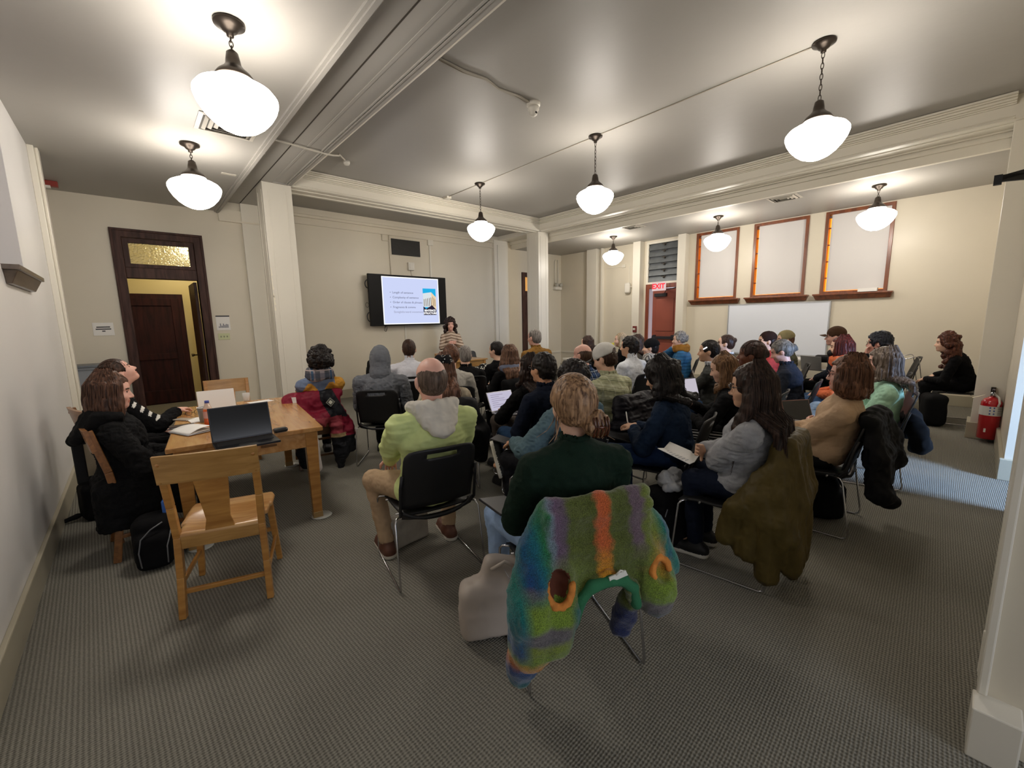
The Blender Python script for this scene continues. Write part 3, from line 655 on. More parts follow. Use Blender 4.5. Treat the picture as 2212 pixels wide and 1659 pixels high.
def build_wood_chair(label, group=None, woods=None):
    wl, wr, ws = woods or (oak, oak_h, oak_seat)
    t = empty('wooden_chair'); tagged(t, label, 'chair', group)
    for s in (-1, 1):
        m = MB()
        pts = [(s*.205,-.235,0), (s*.20,-.20,.22), (s*.195,-.185,.44), (s*.2,-.205,.62), (s*.205,-.265,.905)]
        for a, b in zip(pts[:-1], pts[1:]): m.bar(a, b, .034, .042, up=(0,1,0))
        m.build('rear_leg', wl, t, bevel=.005)
        MB().bar((s*.215,.205,0), (s*.19,.185,.43), .032, .032, up=(0,1,0), w2=.04, h2=.04).build('front_leg', wl, t, bevel=.005)
        MB().bar((s*.208,-.205,.17), (s*.205,.19,.17), .018, .026).build('side_stretcher', wl, t, bevel=.004)
        m = MB()
        for z in (.775,.87): m.lathe([(0,-.006),(.009,-.004),(.011,0)], (s*.2045, -.262-(z-.775)*.23, z), n=10, axis='y')
        m.build('rail_peg', wl, t)
    f = Field(); f.box((0,.02,.445), (.215,.225,.016), .012).box((0,.14,.44),(.225,.08,.014),.012)
    f.ell((-.085,-.02,.475), (.10,.15,.028), op='s', k=.02).ell((.085,-.02,.475), (.10,.15,.028), op='s', k=.02)
    f.box((-.25,-.16,.44),(.055,.10,.1),.01,op='s').box((.25,-.16,.44),(.055,.10,.1),.01,op='s')
    soft('seat', f, .008, ws, t, relaxes=1)
    MB().box((-.18,-.205,.375),(.18,-.18,.445)).build('back_apron', wr, t, bevel=.004)
    MB().box((-.17,.175,.37),(.17,.20,.432)).build('front_apron', wr, t, bevel=.004)
    m = MB()
    for i in range(8):
        a, b = -.225+.45*i/8, -.225+.45*(i+1)/8; c = lambda x: -.262-.018*(1-(x/.225)**2)
        m.hexa([(a,c(a)+.0,.762),(b,c(b)+.0,.762),(b,c(b)+.024,.762),(a,c(a)+.024,.762)], [(a,c(a)-.03,.915),(b,c(b)-.03,.915),(b,c(b)-.006,.915),(a,c(a)-.006,.915)])
    m.build('top_rail', wr, t)
    m = MB(); prof = [(.072,.425),(.066,.47),(.055,.52),(.06,.58),(.072,.70),(.078,.78)]
    for (w0,z0),(w1,z1) in zip(prof[:-1], prof[1:]):
        y0 = -.192-.25*max(0,z0-.45)**1.15; y1 = -.192-.25*max(0,z1-.45)**1.15
        m.hexa([(-w0,y0-.006,z0),(w0,y0-.006,z0),(w0,y0+.006,z0),(-w0,y0+.006,z0)], [(-w1,y1-.006,z1),(w1,y1-.006,z1),(w1,y1+.006,z1),(-w1,y1+.006,z1)])
    m.build('back_splat', wl, t)
    MB().bar((-.20,-.195,.13),(.20,-.195,.13),.02,.026).build('rear_stretcher', wl, t, bevel=.004)
    MB().bar((-.20,.195,.22),(.20,.195,.22),.02,.026).build('front_stretcher', wl, t, bevel=.004)
    return t
def face_yaw(fx, fy): return math.atan2(-fx, fy)

# ================================================================== people
def skin_mat(name, c, lips=None):
    return mat('skin_'+name, c, rough=0.45, spec=0.4, noise=0.05, nscale=30, bump=0.1, bscale=300, bdist=0.0006)
SK = {'light': 'e0b59c', 'pink': 'dcaa99', 'tan': 'c79474', 'brown': '6e4330', 'olive': 'cfa284'}
def cloth(name, c, rough=0.85, kind='weave', noise=0.10, sheen=0.0, c2=None):
    b = {'weave': (0.35, 700), 'knit': (0.8, 260), 'fleece': (0.9, 170), 'leather': (0.15, 300), 'sherpa': (1.0, 90), 'nylon': (0.12, 40), 'denim': (0.5, 500)}[kind]
    return mat('cloth_'+name, c, rough=rough if kind != 'nylon' else 0.5, spec=0.15, noise=noise, nscale=14, bump=b[0], bscale=b[1], bdist=0.003, sheen=sheen, col2=c2)
def hair_mat(name, c, c2=None, rough=0.42):
    n = 'hair_'+name
    if n in MATS: return MATS[n]
    m, nt, b = new_mat(n); N, L = nt.nodes, nt.links
    tc = N.new('ShaderNodeTexCoord'); mp = N.new('ShaderNodeMapping'); mp.inputs['Scale'].default_value = (90, 90, 7); L.new(tc.outputs['Object'], mp.inputs[0])
    t = N.new('ShaderNodeTexNoise'); t.inputs['Scale'].default_value = 1.0; t.inputs['Detail'].default_value = 4; L.new(mp.outputs[0], t.inputs[0])
    rp = N.new('ShaderNodeValToRGB'); L.new(t.outputs[0], rp.inputs[0]); rp.color_ramp.elements[0].position = 0.35; rp.color_ramp.elements[1].position = 0.66
    a = srgb(c); d = srgb(c2) if c2 else tuple(x*1.9+0.004 for x in a)
    rp.color_ramp.elements[0].color = (*tuple(x*0.6 for x in a), 1); rp.color_ramp.elements[1].color = (*d, 1)
    L.new(rp.outputs[0], b.inputs['Base Color']); b.inputs['Roughness'].default_value = rough; b.inputs['Specular IOR Level'].default_value = 0.22
    bp = N.new('ShaderNodeBump'); bp.inputs['Strength'].default_value = 0.7; bp.inputs['Distance'].default_value = 0.004; L.new(t.outputs[0], bp.inputs['Height']); L.new(bp.outputs[0], b.inputs['Normal'])
    MATS[n] = m; return m
def ik(a, b, l1, l2, hint):
    """middle joint of a two-bone limb from a to b"""
    a, b = np.array(a, float), np.array(b, float); d = b-a; L = np.linalg.norm(d); L2 = min(L, (l1+l2)*0.998)
    if L > L2: b = a+d/L*L2; d = b-a; L = L2
    x = (l1*l1-l2*l2+L*L)/(2*L); hgt = math.sqrt(max(l1*l1-x*x, 0)); u = d/L
    h = np.array(hint, float); h = h-u*(h@u); h /= np.linalg.norm(h)+1e-9
    return a+u*x+h*hgt, b
LIP = {}
def hand(f, w, d, n, side, curl=0.5, s=1.0, k=0.006):
    """palm and five fingers; w wrist, d pointing direction, n palm normal, side +1 when the thumb lies on +x of (d,n)"""
    d = nrm(d); n = np.array(n, float); n = nrm(n-d*(n@d)); x = np.cross(d, n)*side
    c = w+d*.05*s
    f.cap(w, w+d*.03*s, .027*s, .03*s, k=.015, sc=None)
    R = np.stack([x, d, n], 1).astype(np.float32)
    f.box(c, (.040*s, .046*s, .014*s), .013*s, R, k=.012)
    for i, (o, L) in enumerate(((.030,.070),(.010,.080),(-.011,.074),(-.031,.058))):
        p = w+d*.088*s+x*o*s; a = 0.25+curl*0.5
        for j, (l, r) in enumerate(((.44,.0090),(.32,.0082),(.24,.0072))):
            ang = a+curl*0.75*j; q = p+(d*math.cos(ang)+n*math.sin(ang))*L*l*s+x*o*0.05*s
            f.cap(p, q, r*s, r*s*.92, k=k); p = q
    p = w+d*.025*s+x*.036*s; q = p+(d*.6+x*.65+n*.45)*.045*s; f.cap(p, q, .012*s, .010*s, k=.01); f.cap(q, q+(d*.8+x*.1+n*.5)*.03*s, .0095*s, .008*s, k=k)

def make_person(label, O, yaw, head, top, skin='light', hair=None, hyaw=0, hpitch=0, hroll=0, sex='f', bulk=1.0, pants=None, shoes=None,
           hands=('lap','lap'), legs='sit', vox=0.008, seat=0.45, group=None, extras=(), sleeve=1.0, topdisp=0.006, collar=None, sw=None, curl=0.5, thick=0.016, hem=0.0, knees=None, topvox=None, fold=None, skirt=None, topname='sweater', hoodscale=1.0, hs=1.0, kf=.43):
    """seated (or standing) figure; O = floor point below the hips, head = world point at the middle of the skull"""
    yaw = float(yaw); cz, sz = math.cos(-yaw), math.sin(-yaw)
    def loc(p): x, y = p[0]-O[0], p[1]-O[1]; return np.array([cz*x-sz*y, sz*x+cz*y, p[2]])
    H = loc(head); stand = legs == 'stand'
    hip = np.array([0, 0, seat+0.085]) if not stand else np.array([0, 0, 0.93])
    Rh = (rot_axis((0,0,1), math.radians(hyaw)) @ rot_axis((1,0,0), math.radians(hpitch)) @ rot_axis((0,1,0), math.radians(hroll))).astype(np.float64)
    hl = lambda x, y, z: H+Rh@np.array([x, y, z])
    up = nrm(H-hip); N = H-up*0.155+np.array([0, -0.025, 0]) - Rh@np.array([0, 0.02, 0.0])*0.5
    Ch = N+(hip-N)*0.36+np.array([0, -0.005, 0]); Wa = N+(hip-N)*0.70+np.array([0, -0.012, 0])
    sw = sw or (0.178 if sex == 'f' else 0.2); b = bulk
    S = {s: N+np.array([s*sw, -0.008, -0.098]) for s in (-1, 1)}
    up_arm, fo_arm = 0.285, 0.245
    HT = {'lap': lambda s: (s*.08, .24, seat+.16), 'thigh': lambda s: (s*.15, .28, seat+.165), 'knee': lambda s: (s*.14, .40, seat+.15), 'cross': lambda s: (-s*.09, .17+.03*s, N[2]-.27),
          'laptop': lambda s: (s*.10, .34, seat+.20), 'down': lambda s: (s*(sw+.06), .06, seat+.02), 'table': lambda s: (s*.12, .34, .80), 'hip': lambda s: (s*(sw+.02), .05, seat+.12),
          'write': lambda s: (.07 if s > 0 else -.04, .30, seat+.23), 'chin': lambda s: (s*.03, H[1]+.10, H[2]-.15), 'clasp': lambda s: (s*.035, .26, N[2]-.22)}
    arm = {}
    for s, hp in zip((-1, 1), hands):
        T = HT[hp](s) if isinstance(hp, str) else hp
        hint = (s*0.8, -.45, -.55) if hp != 'cross' else (s*.9, .35, -.75)
        E, Wr = ik(S[s], T, up_arm, fo_arm, hint); arm[s] = (E, Wr)
    # legs
    kn = knees or (0.14, 0.14); hj = {s: np.array([s*.085, .02, hip[2]-.01]) for s in (-1, 1)}; leg = {}
    for i, s in enumerate((-1, 1)):
        if stand: K = np.array([s*.09, .02, .49]); A = np.array([s*.10, -.01, .085])
        else:
            K = np.array([s*kn[i], kf, seat+.06]); A = np.array([s*(kn[i]-.01), kf-.03, .085])
            if legs == 'wide': K = np.array([s*.26, .38, seat+.05]); A = np.array([s*.22, .27, .085])
            if legs == 'tuck': A = np.array([s*(kn[i]-.02), kf-.22, .085])
            if legs == 'fig4':
                K = np.array([s*.20, .38, seat+.06]); A = np.array([s*.18, .36, .085])
                if s > 0: K = np.array([.26, .34, seat+.14]); A = np.array([-.20, .40, seat+.02])
            if legs == 'cross_l' and s < 0: K = np.array([-.02, .44, seat+.17]); A = np.array([.17, .62, seat-.13])
            if legs == 'cross_r' and s > 0: K = np.array([.02, .44, seat+.17]); A = np.array([-.20, .60, seat-.10])
        leg[s] = (K, A, nrm(A-K))
    far = vox > 0.0095
    skm = skin_mat(skin, SK.get(skin, skin)); hk = (0.98 if sex == 'f' else 1.05)*hs
    f = Field()
    f.ell(hip, (.145*b, .10*b, .10), k=.04); f.ell(Wa, (.118*b, .085*b, .12), k=.04); f.ell(Ch, (.14*b, .092*b, .14), k=.05)
    for s in (-1, 1): f.cap(N-up*.05, S[s], .055, .042, k=.03)
    f.cap(N-up*.05, hl(0, -.01, -.06), .052 if sex == 'f' else .06, .05 if sex == 'f' else .058, k=.02)
    for s in (-1, 1):
        E, Wr = arm[s]; f.cap(S[s], E, .044, .036, k=.03).cap(E, Wr, .036, .025, k=.015)
        K, A, dl = leg[s]; f.cap(hj[s], K, .072, .05, k=.03).cap(K, A, .048, .034, k=.02)
        f.cap(A, A+np.array([0, .13, -.045]) if legs[:5] != 'cross' or A[2] < .1 else A+np.array([0, .11, .03]), .033, .024, k=.02)
    # head
    q = lambda x, y, z: hl(x*hk, y*hk, z*hk); R32 = Rh.astype(np.float32)
    f.ell(q(0, -.012, .028), V(.076, .096, .095)*hk, R32, k=.02); f.ell(q(0, .026, -.035), V(.060, .066, .078)*hk, R32, k=.03)
    f.ell(q(0, .066, -.092), V(.026, .022, .020)*hk, R32, k=.03); f.ell(q(0, .055, .045), V(.055, .035, .045)*hk, R32, k=.03)
    f.cap(q(0, .088, .008), q(0, .108, -.030), .008*hk, .0125*hk, k=.012)
    for s in (-1, 1):
        f.ell(q(s*.031, .088, .008), V(.016, .012, .009)*hk, R32, k=.012, op='s'); f.ell(q(s*.031, .076, .008), V(.013, .013, .011)*hk, R32, k=.004)
        f.cap(q(s*.014, .090, .026), q(s*.048, .078, .026), .006*hk, .005*hk, k=.012)
        f.ell(q(s*.081, -.006, -.008), V(.011, .021, .033)*hk, R32, k=.006); f.ell(q(s*.012, .1, -.036), V(.009,.009,.007)*hk, R32, k=.006)
        f.ell(q(s*.042, .060, -.03), V(.02,.025,.022)*hk, R32, k=.03)
    f.ell(q(0, .087, -.058), V(.024, .010, .0055)*hk, R32, k=.006); f.ell(q(0, .085, -.068), V(.020, .010, .006)*hk, R32, k=.006)
    for s, hp in zip((-1, 1), hands):
        E, Wr = arm[s]; d = nrm(Wr-E)
        if hp in ('cross',): d2 = nrm(d+np.array([0, .0, .1]))
        elif hp in ('write', 'laptop', 'table'): d2 = nrm(d+np.array([0, .5, -.1]))
        elif hp == 'chin': d2 = np.array([0, 0, 1.0])
        else: d2 = nrm(d+np.array([-s*.1, .35, -.35]))
        nn = np.array([0, 0, -1.0]) if hp not in ('cross', 'chin', 'down', 'clasp') else (np.array([0, -1.0, 0]) if hp != 'down' else np.array([-s*1.0, 0, 0]))
        hand(f, Wr, d2, nn, -s if hp not in ('cross',) else -s, curl=curl, s=0.92 if sex == 'f' else 1.0)
    eyes = [q(s*.031, .088, .008) for s in (-1, 1)]; lip = q(0, .095, -.063); brow = [q(s*.031, .089, .028) for s in (-1, 1)]
    lipm = mat('lips_'+skin, {'light': 'bd7a6c', 'pink': 'b87060', 'tan': '9a5f4e', 'brown': '55302a', 'olive': 'ab7060'}.get(skin, 'b07060'), rough=0.5)
    eyem = mat('eye_dark', '2a2220', rough=0.25); brm = mat('brow_brown', '4a382c', rough=0.8)
    def tg(P):
        t = np.zeros(len(P), int)
        d = (P-lip)@R32; t[(np.abs(d[:,0]) < .023*hk) & (np.abs(d[:,2]) < .010) & (np.abs(d[:,1]) < .016)] = 1
        for e in eyes:
            d = (P-e)@R32; t[(np.abs(d[:,0]) < .012) & (np.abs(d[:,2]) < .0062) & (np.abs(d[:,1]) < .02)] = 2
        for e in brow:
            d = (P-e)@R32; t[(np.abs(d[:,0]) < .019) & (np.abs(d[:,2]) < .0052) & (np.abs(d[:,1]) < .02)] = 3
        return t
    body = soft('person', f, min(vox, .0065) if not far else vox*.8, [skm, lipm, eyem, brm], None, relaxes=1, tagger=tg, label=label, cat='person', group=group)
    body.location = (O[0], O[1], 0); body.rotation_euler = (0, 0, yaw)
    # ---- top
    T = thick; tv = topvox or vox
    def top_field(T, sl=1.0, bot=0.0):
        f = Field()
        f.ell(hip+np.array([0, -.005, .03+bot]), (.152*b+T, .108*b+T, .13), k=.05); f.ell(Wa, (.125*b+T, .095*b+T, .15), k=.06); f.ell(Ch, (.15*b+T, .105*b+T, .16), k=.06)
        for s in (-1, 1): f.cap(N-up*.045, S[s]*.93+N*.07, .062+T*.5, .046+T*.6, k=.03)
        f.cap(N-up*.12, N-up*.01, .085, .056+T*.3, k=.05)
        for s in (-1, 1):
            E, Wr = arm[s]; We = E+(Wr-E)*(0.93 if sl >= 1 else sl)
            f.cap(S[s], E, .047+T*.8, .043+T, k=.022)
            if sl > 0: f.cap(E, We, .042+T*.9, .031+T*.7, k=.02)
        return f
    tf = top_field(T, sleeve, hem)
    if skirt is not None:
        tf.box((0, -.03, (seat+skirt)/2), (.215*b, .19, (seat-skirt)/2+.12), .09, k=.06)
        for s in (-1, 1): tf.cap((s*.12, .05, seat+.08), (s*.13, .34, seat+.03), .10, .085, k=.05).cap((s*.16, .2, seat), (s*.17, .22, skirt+.06), .075, .06, k=.05)
    tf.cap(N+up*.03, N+up*.3, .06, .10, k=.012, op='s')
    if stand: tf.cut((0, 0, hip[2]-.04), (0, 0, -1))
    else: tf.cut((0, 0, seat+.006 if skirt is None else skirt), (0, 0, -1))
    td = [(topdisp, (16, 16, 30), False), (topdisp*.8, (40, 40, 55), True)] if fold is None else fold
    tm = top if isinstance(top, (list, tuple)) else [top]
    tt = None
    if len(tm) > 1:
        tt = tm[-1]; tm = tm[:-1]
    ob = soft(topname, tf, tv, list(tm), body, disp=td, relaxes=1, tagger=(lambda P: tt(P, dict(N=N, S=S, arm=arm, hip=hip, Ch=Ch, H=H))) if tt else None)
    if collar:
        cf = Field(); up2 = up
        if collar[0] == 'turtle': ch_ = collar[2] if len(collar) > 2 else .065; cf.cap(N-up*.02, N+up*ch_, .068, .064, k=.01).cap(N+up*(ch_-.02), N+up*.2, .055, .06, op='s', k=.006); cf.cut(N+up*(ch_+.035), up)
        elif collar[0] == 'hood':    # folded hood lying behind the neck
            c = N+np.array([0, -.03, .0])
            for a in np.linspace(-1.9, 1.9, 9):
                g_ = hoodscale; p = c+np.array([math.sin(a)*.118*g_, -math.cos(a)*.08*g_+.03, .012+.018*math.cos(a)]); p2 = c+np.array([math.sin(a)*.085*g_, -math.cos(a)*.128*g_+.005, -.03-.085*math.cos(a/1.25)**2*g_])
                cf.cap(p, p2, .032, .027*g_, k=.03)
        elif collar[0] == 'shirt':
            for a in np.linspace(-2.3, 2.3, 11):
                p = N+np.array([math.sin(a)*.07, -math.cos(a)*.066+.012, .01]); cf.cap(p, p+up*.035, .011, .012, k=.012)
        elif collar[0] == 'scarf':
            c = N+up*.015
            for j in range(2):
                pts = [c+np.array([math.sin(a)*(.105-.01*j), -math.cos(a)*.10+.01, -.02+.045*j+.012*math.sin(3*a)]) for a in np.linspace(0, 2*math.pi, 13)]
                cf.chain(pts, .036, k=.02)
        elif collar[0] == 'hoodup':
            cf.ell(hl(0, -.025, .02), (.105, .125, .135), R32, k=.03).cap(N+np.array([0,-.01,-.0]), hl(0, -.03, -.05), .115, .10, k=.05)
            cf.ell(hl(0, .10, .0), (.075, .09, .10), R32, k=.01, op='s')
        soft('collar' if collar[0] in ('turtle', 'shirt') else {'hood': 'hood', 'scarf': 'scarf', 'hoodup': 'hood'}[collar[0]], cf, min(tv, .008) if not far else vox, collar[1], body, disp=[(.004, (30, 30, 40), True)])
    # ---- trousers, shoes
    pm = pants or cloth('black_trousers', '17171a')
    pf = Field(); pf.ell(hip, (.152*b, .11*b, .095), k=.04)
    for s in (-1, 1):
        K, A, dl = leg[s]; pf.cap(hj[s], K, .088*b, .066, k=.04).cap(K, A-dl*.03, .062, .05, k=.03)
    soft('trousers', pf, max(vox, .008), pm, body, disp=[(.004, (20, 20, 20), False), (.003, (50, 50, 50), True)], relaxes=1)
    sm = shoes or [mat('shoe_black', '141416', rough=0.5), mat('shoe_sole_dark', '222224', rough=0.7)]
    for s in (-1, 1):
        K, A, dl = leg[s]; g = Field(); air = A[2] > .12; fig = legs == 'fig4' and air
        if fig:
            n_ = nrm(np.array([-.78, .55, -.22])); v_ = np.array([.10, .25, .95]); fd = nrm(v_-n_*(v_@n_)); c_ = A+n_*.04
            g.cap(c_-fd*.05, c_+fd*.15, .042, .038, k=.03).cap(A, A+n_*.04, .045, .05, k=.03).cap(c_-fd*.05+n_*.03, c_+fd*.155+n_*.03, .045, .043, k=.005); g.cut(A+n_*.085, n_); sole_at = lambda P: ((P-A)@V(n_)) > .058
        elif air:
            u = nrm(A-K); fw = nrm(np.array([0, .35, .9])) if False else nrm(np.cross(np.array([1.0, 0, 0]), u)*-1)
            fw = nrm(np.array([0, 1.0, 0.15])-u*(np.array([0, 1.0, .15])@u)*0.7)
            hl0 = A+u*.045-fw*.05; tp = A+u*.06+fw*.15
            g.cap(hl0, tp, .04, .036, k=.03).cap(A-u*.01, A+u*.04, .042, .05, k=.03); nrmz = u
            g.cut(A+u*.085, u); sole_at = lambda P: ((P-A)@V(u)) > .062
        else:
            g.cap((A[0], A[1]-.045, .045), (A[0]+s*.01, A[1]+.165, .04), .042, .04, k=.03).cap(A+np.array([0, 0, .01]), (A[0], A[1]+.02, .05), .043, .05, k=.03)
            g.cap((A[0], A[1]-.04, .014), (A[0]+s*.01, A[1]+.17, .014), .046, .047, k=.004); g.cut((0, 0, .001), (0, 0, -1)); g.cut(A+np.array([0, 0, .035]), (0, 0, 1)); sole_at = lambda P: P[:,2] < .028
        soft('shoe', g, max(min(vox, .009), .007), sm, body, relaxes=1, tagger=lambda P: sole_at(P).astype(int))
    ctx = dict(body=body, H=H, R=Rh, R32=R32, hl=hl, q=q, N=N, S=S, arm=arm, leg=leg, hip=hip, Ch=Ch, Wa=Wa, vox=vox, far=far, up=up, hk=hk, seat=seat, O=O, yaw=yaw, top_field=top_field, T=T)
    ctx['dist'] = float(np.dot(np.array(head)-np.array([0, 0, EYE]), CF))
    if hair: make_hair(ctx, **hair)
    for e in extras: e(ctx)
    return ctx

def make_hair(c, style, m, length=0.3, volume=0.0, seed=1, bun=None, front=0.045, part=0.0, curl=0.0, name='hair', wisps=0):
    H, R, q, R32, hk, body, N = c['H'], c['R'], c['q'], c['R32'], c['hk'], c['body'], c['N']
    rnd = random.Random(seed); f = Field(); strands = []; nst = 260 if c['dist'] < 3.3 else (120 if c['dist'] < 5 else 0); vx = min(c['vox'], .0065) if not c['far'] else c['vox']*.8; v = volume
    def face_cut(hy=.06, hz=.085):
        f.box(q(0, .105, -.06+hz-.055), V(.060, .055, .10)*hk, .02, R32, k=.012, op='s')
    if style == 'short':
        f.ell(q(0, -.016, .034), V(.084+v, .103+v, .100+v)*hk, R32, k=.02); f.ell(q(0, -.05, -.02), V(.073+v, .062+v, .075)*hk, R32, k=.03)
        face_cut(); f.box(q(0, .02, -.13), V(.12, .2, .055)*hk, .01, R32, k=.01, op='s')
        for s in (-1, 1): f.ell(q(s*.085, .012, -.035), V(.03, .045, .05)*hk, R32, k=.01, op='s')
        disp = [(.004+.4*v, (55, 55, 55), False), (.003, (120, 120, 60), True)]
    elif style == 'ring':        # bald crown, hair around the back and sides
        f.ell(q(0, -.020, .008), V(.0805, .0965, .0975)*hk, R32, k=.02); f.ell(q(0, -.02, .125), V(.060, .128, .098)*hk, R32, k=.006, op='s')
        f.box(q(0, .11, -.0), V(.12, .08, .14)*hk, .02, R32, k=.01, op='s'); f.box(q(0, .0, -.15), V(.12, .2, .06)*hk, .01, R32, k=.02, op='s')
        for s in (-1, 1): f.ell(q(s*.085, .012, -.03), V(.03, .035, .045)*hk, R32, k=.01, op='s')
        disp = [(.0012, (160, 160, 60), True)]
    elif style == 'curly':
        f.ell(q(0, -.02, .04), V(.088+v, .104+v, .10+v)*hk, R32, k=.02)
        for i in range(90 if not c['far'] else 45):
            th = rnd.uniform(0, 2*math.pi); ph = rnd.uniform(-.75, 1.5); x, y, z = math.cos(ph)*math.sin(th), math.cos(ph)*math.cos(th), math.sin(ph)
            if y > .35 and z < .35: continue
            f.ell(q(x*(.088+v), -.02+y*(.105+v), .04+z*(.10+v)), V(1, 1, 1)*rnd.uniform(.016, .028), None, k=.01)
        if length > .1:
            for i in range(int(110*length/.3)):
                a = rnd.uniform(-1.75, 1.75); z = -length*rnd.random()**1.15; rr = .085+v+.02*rnd.random()
                f.ell(q(math.sin(a)*rr, -.02-math.cos(a)*rr, z), V(1, 1, 1)*rnd.uniform(.022, .034), None, k=.02)
        face_cut(); disp = [(.008, (45, 45, 45), True), (.005, (95, 95, 95), True)]
    elif style in ('long', 'bob'):
        f.ell(q(0, -.016, .036), V(.085+v, .103+v, .099+v)*hk, R32, k=.02)
        def lock(a, out, lf):
            p0 = q(math.sin(a)*(.030+v), -.012-math.cos(a)*(.045+v), .120+out*1.3+v*.8); pm = q(math.sin(a)*(.072+v+out), -.012-math.cos(a)*(.085+v+out), .055)
            side = 1.0 if abs(a) < 1.45 or style == 'bob' else max(.42, 1-.8*(abs(a)-1.45))
            L = length*lf*side; p1 = q(math.sin(a)*(.083+v*1.2+out), -.016-math.cos(a)*(.089+v+out), -.04); pts = [p0, pm, p1]
            for j in range(1, 6):
                t = j/5; z = p1[2]-(L-.05)*t
                rad = (.086+v*1.3+out)*((1-.16*t*t) if style == 'bob' else (1+.12*t))
                p = q(math.sin(a)*rad, -.016-math.cos(a)*rad, -.04); p = np.array([p[0], p[1], z])
                if style == 'long' and z < N[2]+.01:
                    if abs(a) < 1.45: p[1] = min(p[1], N[1]-.115-.06*t-out)
                    else: p[1] = p[1]+.06*t+out
                    p[0] = (p[0]-H[0])*1.08+H[0]
                pts.append(p+np.array([rnd.uniform(-.005, .005), rnd.uniform(-.005, .005), 0])+np.array([math.sin(j*1.7+a*5), math.cos(j*1.9+a*3), 0])*curl*.014*t)
            return pts
        lm = 2.2 if style == 'bob' else 1.8
        for a in np.linspace(-lm, lm, 21 if not c['far'] else 11):
            f.chain(lock(a, 0, rnd.uniform(.88, 1.0)), [.016, .020, .024, .025, .025, .024, .020, .009], k=.012)
        face_cut(); f.box(q(0, .13, -.16), V(.05, .06, .12)*hk, .02, R32, k=.015, op='s')
        disp = [(.004, (60, 60, 9), True), (.003, (130, 130, 18), True)]+([(.008*curl, (26, 26, 34), False)] if curl else [])
        lim = 2.1 if style == 'bob' else 1.5; strands = [lock(rnd.uniform(-lim, lim), rnd.uniform(.021, .033), rnd.uniform(.8, 1.04)) for i in range(nst)]
    elif style == 'tied':        # swept back, with an optional bun or tail
        f.ell(q(0, -.018, .034), V(.083+v, .102+v, .098+v)*hk, R32, k=.02); f.ell(q(0, -.055, -.01), V(.07, .06, .075)*hk, R32, k=.03)
        face_cut(); f.box(q(0, .03, -.13), V(.12, .2, .055)*hk, .01, R32, k=.015, op='s')
        for s in (-1, 1): f.ell(q(s*.085, .010, -.035), V(.03, .04, .05)*hk, R32, k=.01, op='s')
        disp = [(.003, (110, 60, 60), True)]
        B_ = q(*(bun[:3] if bun else (0, -.11, -.05)))
        for i in range(nst):
            th = rnd.uniform(-1.25, 1.25); s0 = rnd.uniform(.0, .6); pts = []
            for u in np.linspace(s0, 1, 7):
                ph = -.35+u*2.6; w = math.sin(max(0, min(math.pi, ph+.35)))
                d_ = nrm(np.array([math.sin(th)*(1-.85*u), math.cos(ph)*(1-.3*abs(math.sin(th))), .25+.75*math.sin(ph)-.5*max(0, u-.6)])); pts.append(q(d_[0]*(.086+v), -.018+d_[1]*(.105+v), .034+d_[2]*(.101+v)))
            pts.append(np.array(pts[-1])*.4+B_*.6); strands.append(pts)
        if wisps:
            for i in range(wisps):
                a = rnd.choice((-1, 1))*rnd.uniform(.6, 1.9); p0 = q(math.sin(a)*.08, -.02-math.cos(a)*.09, -.02); e_ = np.array([rnd.uniform(-.02, .02)+.02*np.sign(a), rnd.uniform(-.02, .02), 0]); strands.append([p0, p0+np.array([0, 0, -.04])+e_*.3, p0+np.array([0, 0, -.08])+e_, p0+np.array([0, 0, -.11])+e_*2.2])
    if bun:
        bx, by, bz, br = bun
        f.ell(q(bx, by, bz), V(br, br*.9, br)*hk, R32, k=.012)
        for i in range(10): f.ell(q(bx+rnd.uniform(-1, 1)*br*.7, by+rnd.uniform(-.6, .3)*br, bz+rnd.uniform(-1, 1)*br*.8), V(1, 1, 1)*br*.4, None, k=.008)
    c['hair'] = soft(name, f, vx, m, body, disp=disp, relaxes=1)
    if strands:
        mb = MB()
        for p in strands: n_ = len(p); mb.tube(p, [max(.0009, .0030*(1-.75*i/(n_-1))) for i in range(n_)], 4, caps=False)
        mb.build('hair_strands', m, c['hair'], fix=False)
    return c['hair']

def glasses(m):
    def fn(c):
        q, hk, body = c['q'], c['hk'], c['body']; mb = MB()
        for s in (-1, 1):
            mb.tube([q(s*.033+.024*math.cos(a), .112-.01*abs(math.cos(a)), .004+.02*math.sin(a)) for a in np.linspace(0, 2*math.pi, 17)[:-1]], .0022, 6, closed=True)
            mb.tube([q(s*.057, .105, .010), q(s*.082, .05, .012), q(s*.084, -.005, .008), q(s*.08, -.03, -.012)], .002, 6)
        mb.tube([q(-.010, .116, .010), q(.010, .116, .010)], .002, 6); mb.build('eyeglasses', m, body)
    return fn
def beanie(m, name='beanie', v=0.0):
    def fn(c):
        q, hk, R32 = c['q'], c['hk'], c['R32']; f = Field()
        f.ell(q(0, -.018, .045), V(.09+v, .108+v, .098+v)*hk, R32, k=.02); f.box(q(0, 0, -.09), V(.2, .2, .10)*hk, .01, Rtilt(c), k=.008, op='s')
        soft(name, f, c['vox'], m, c['body'], disp=[(.003, (70, 70, 20), True)])
    return fn
def Rtilt(c, a=-14): return (c['R'] @ rot_axis((1,0,0), math.radians(a)).astype(np.float64)).astype(np.float32)
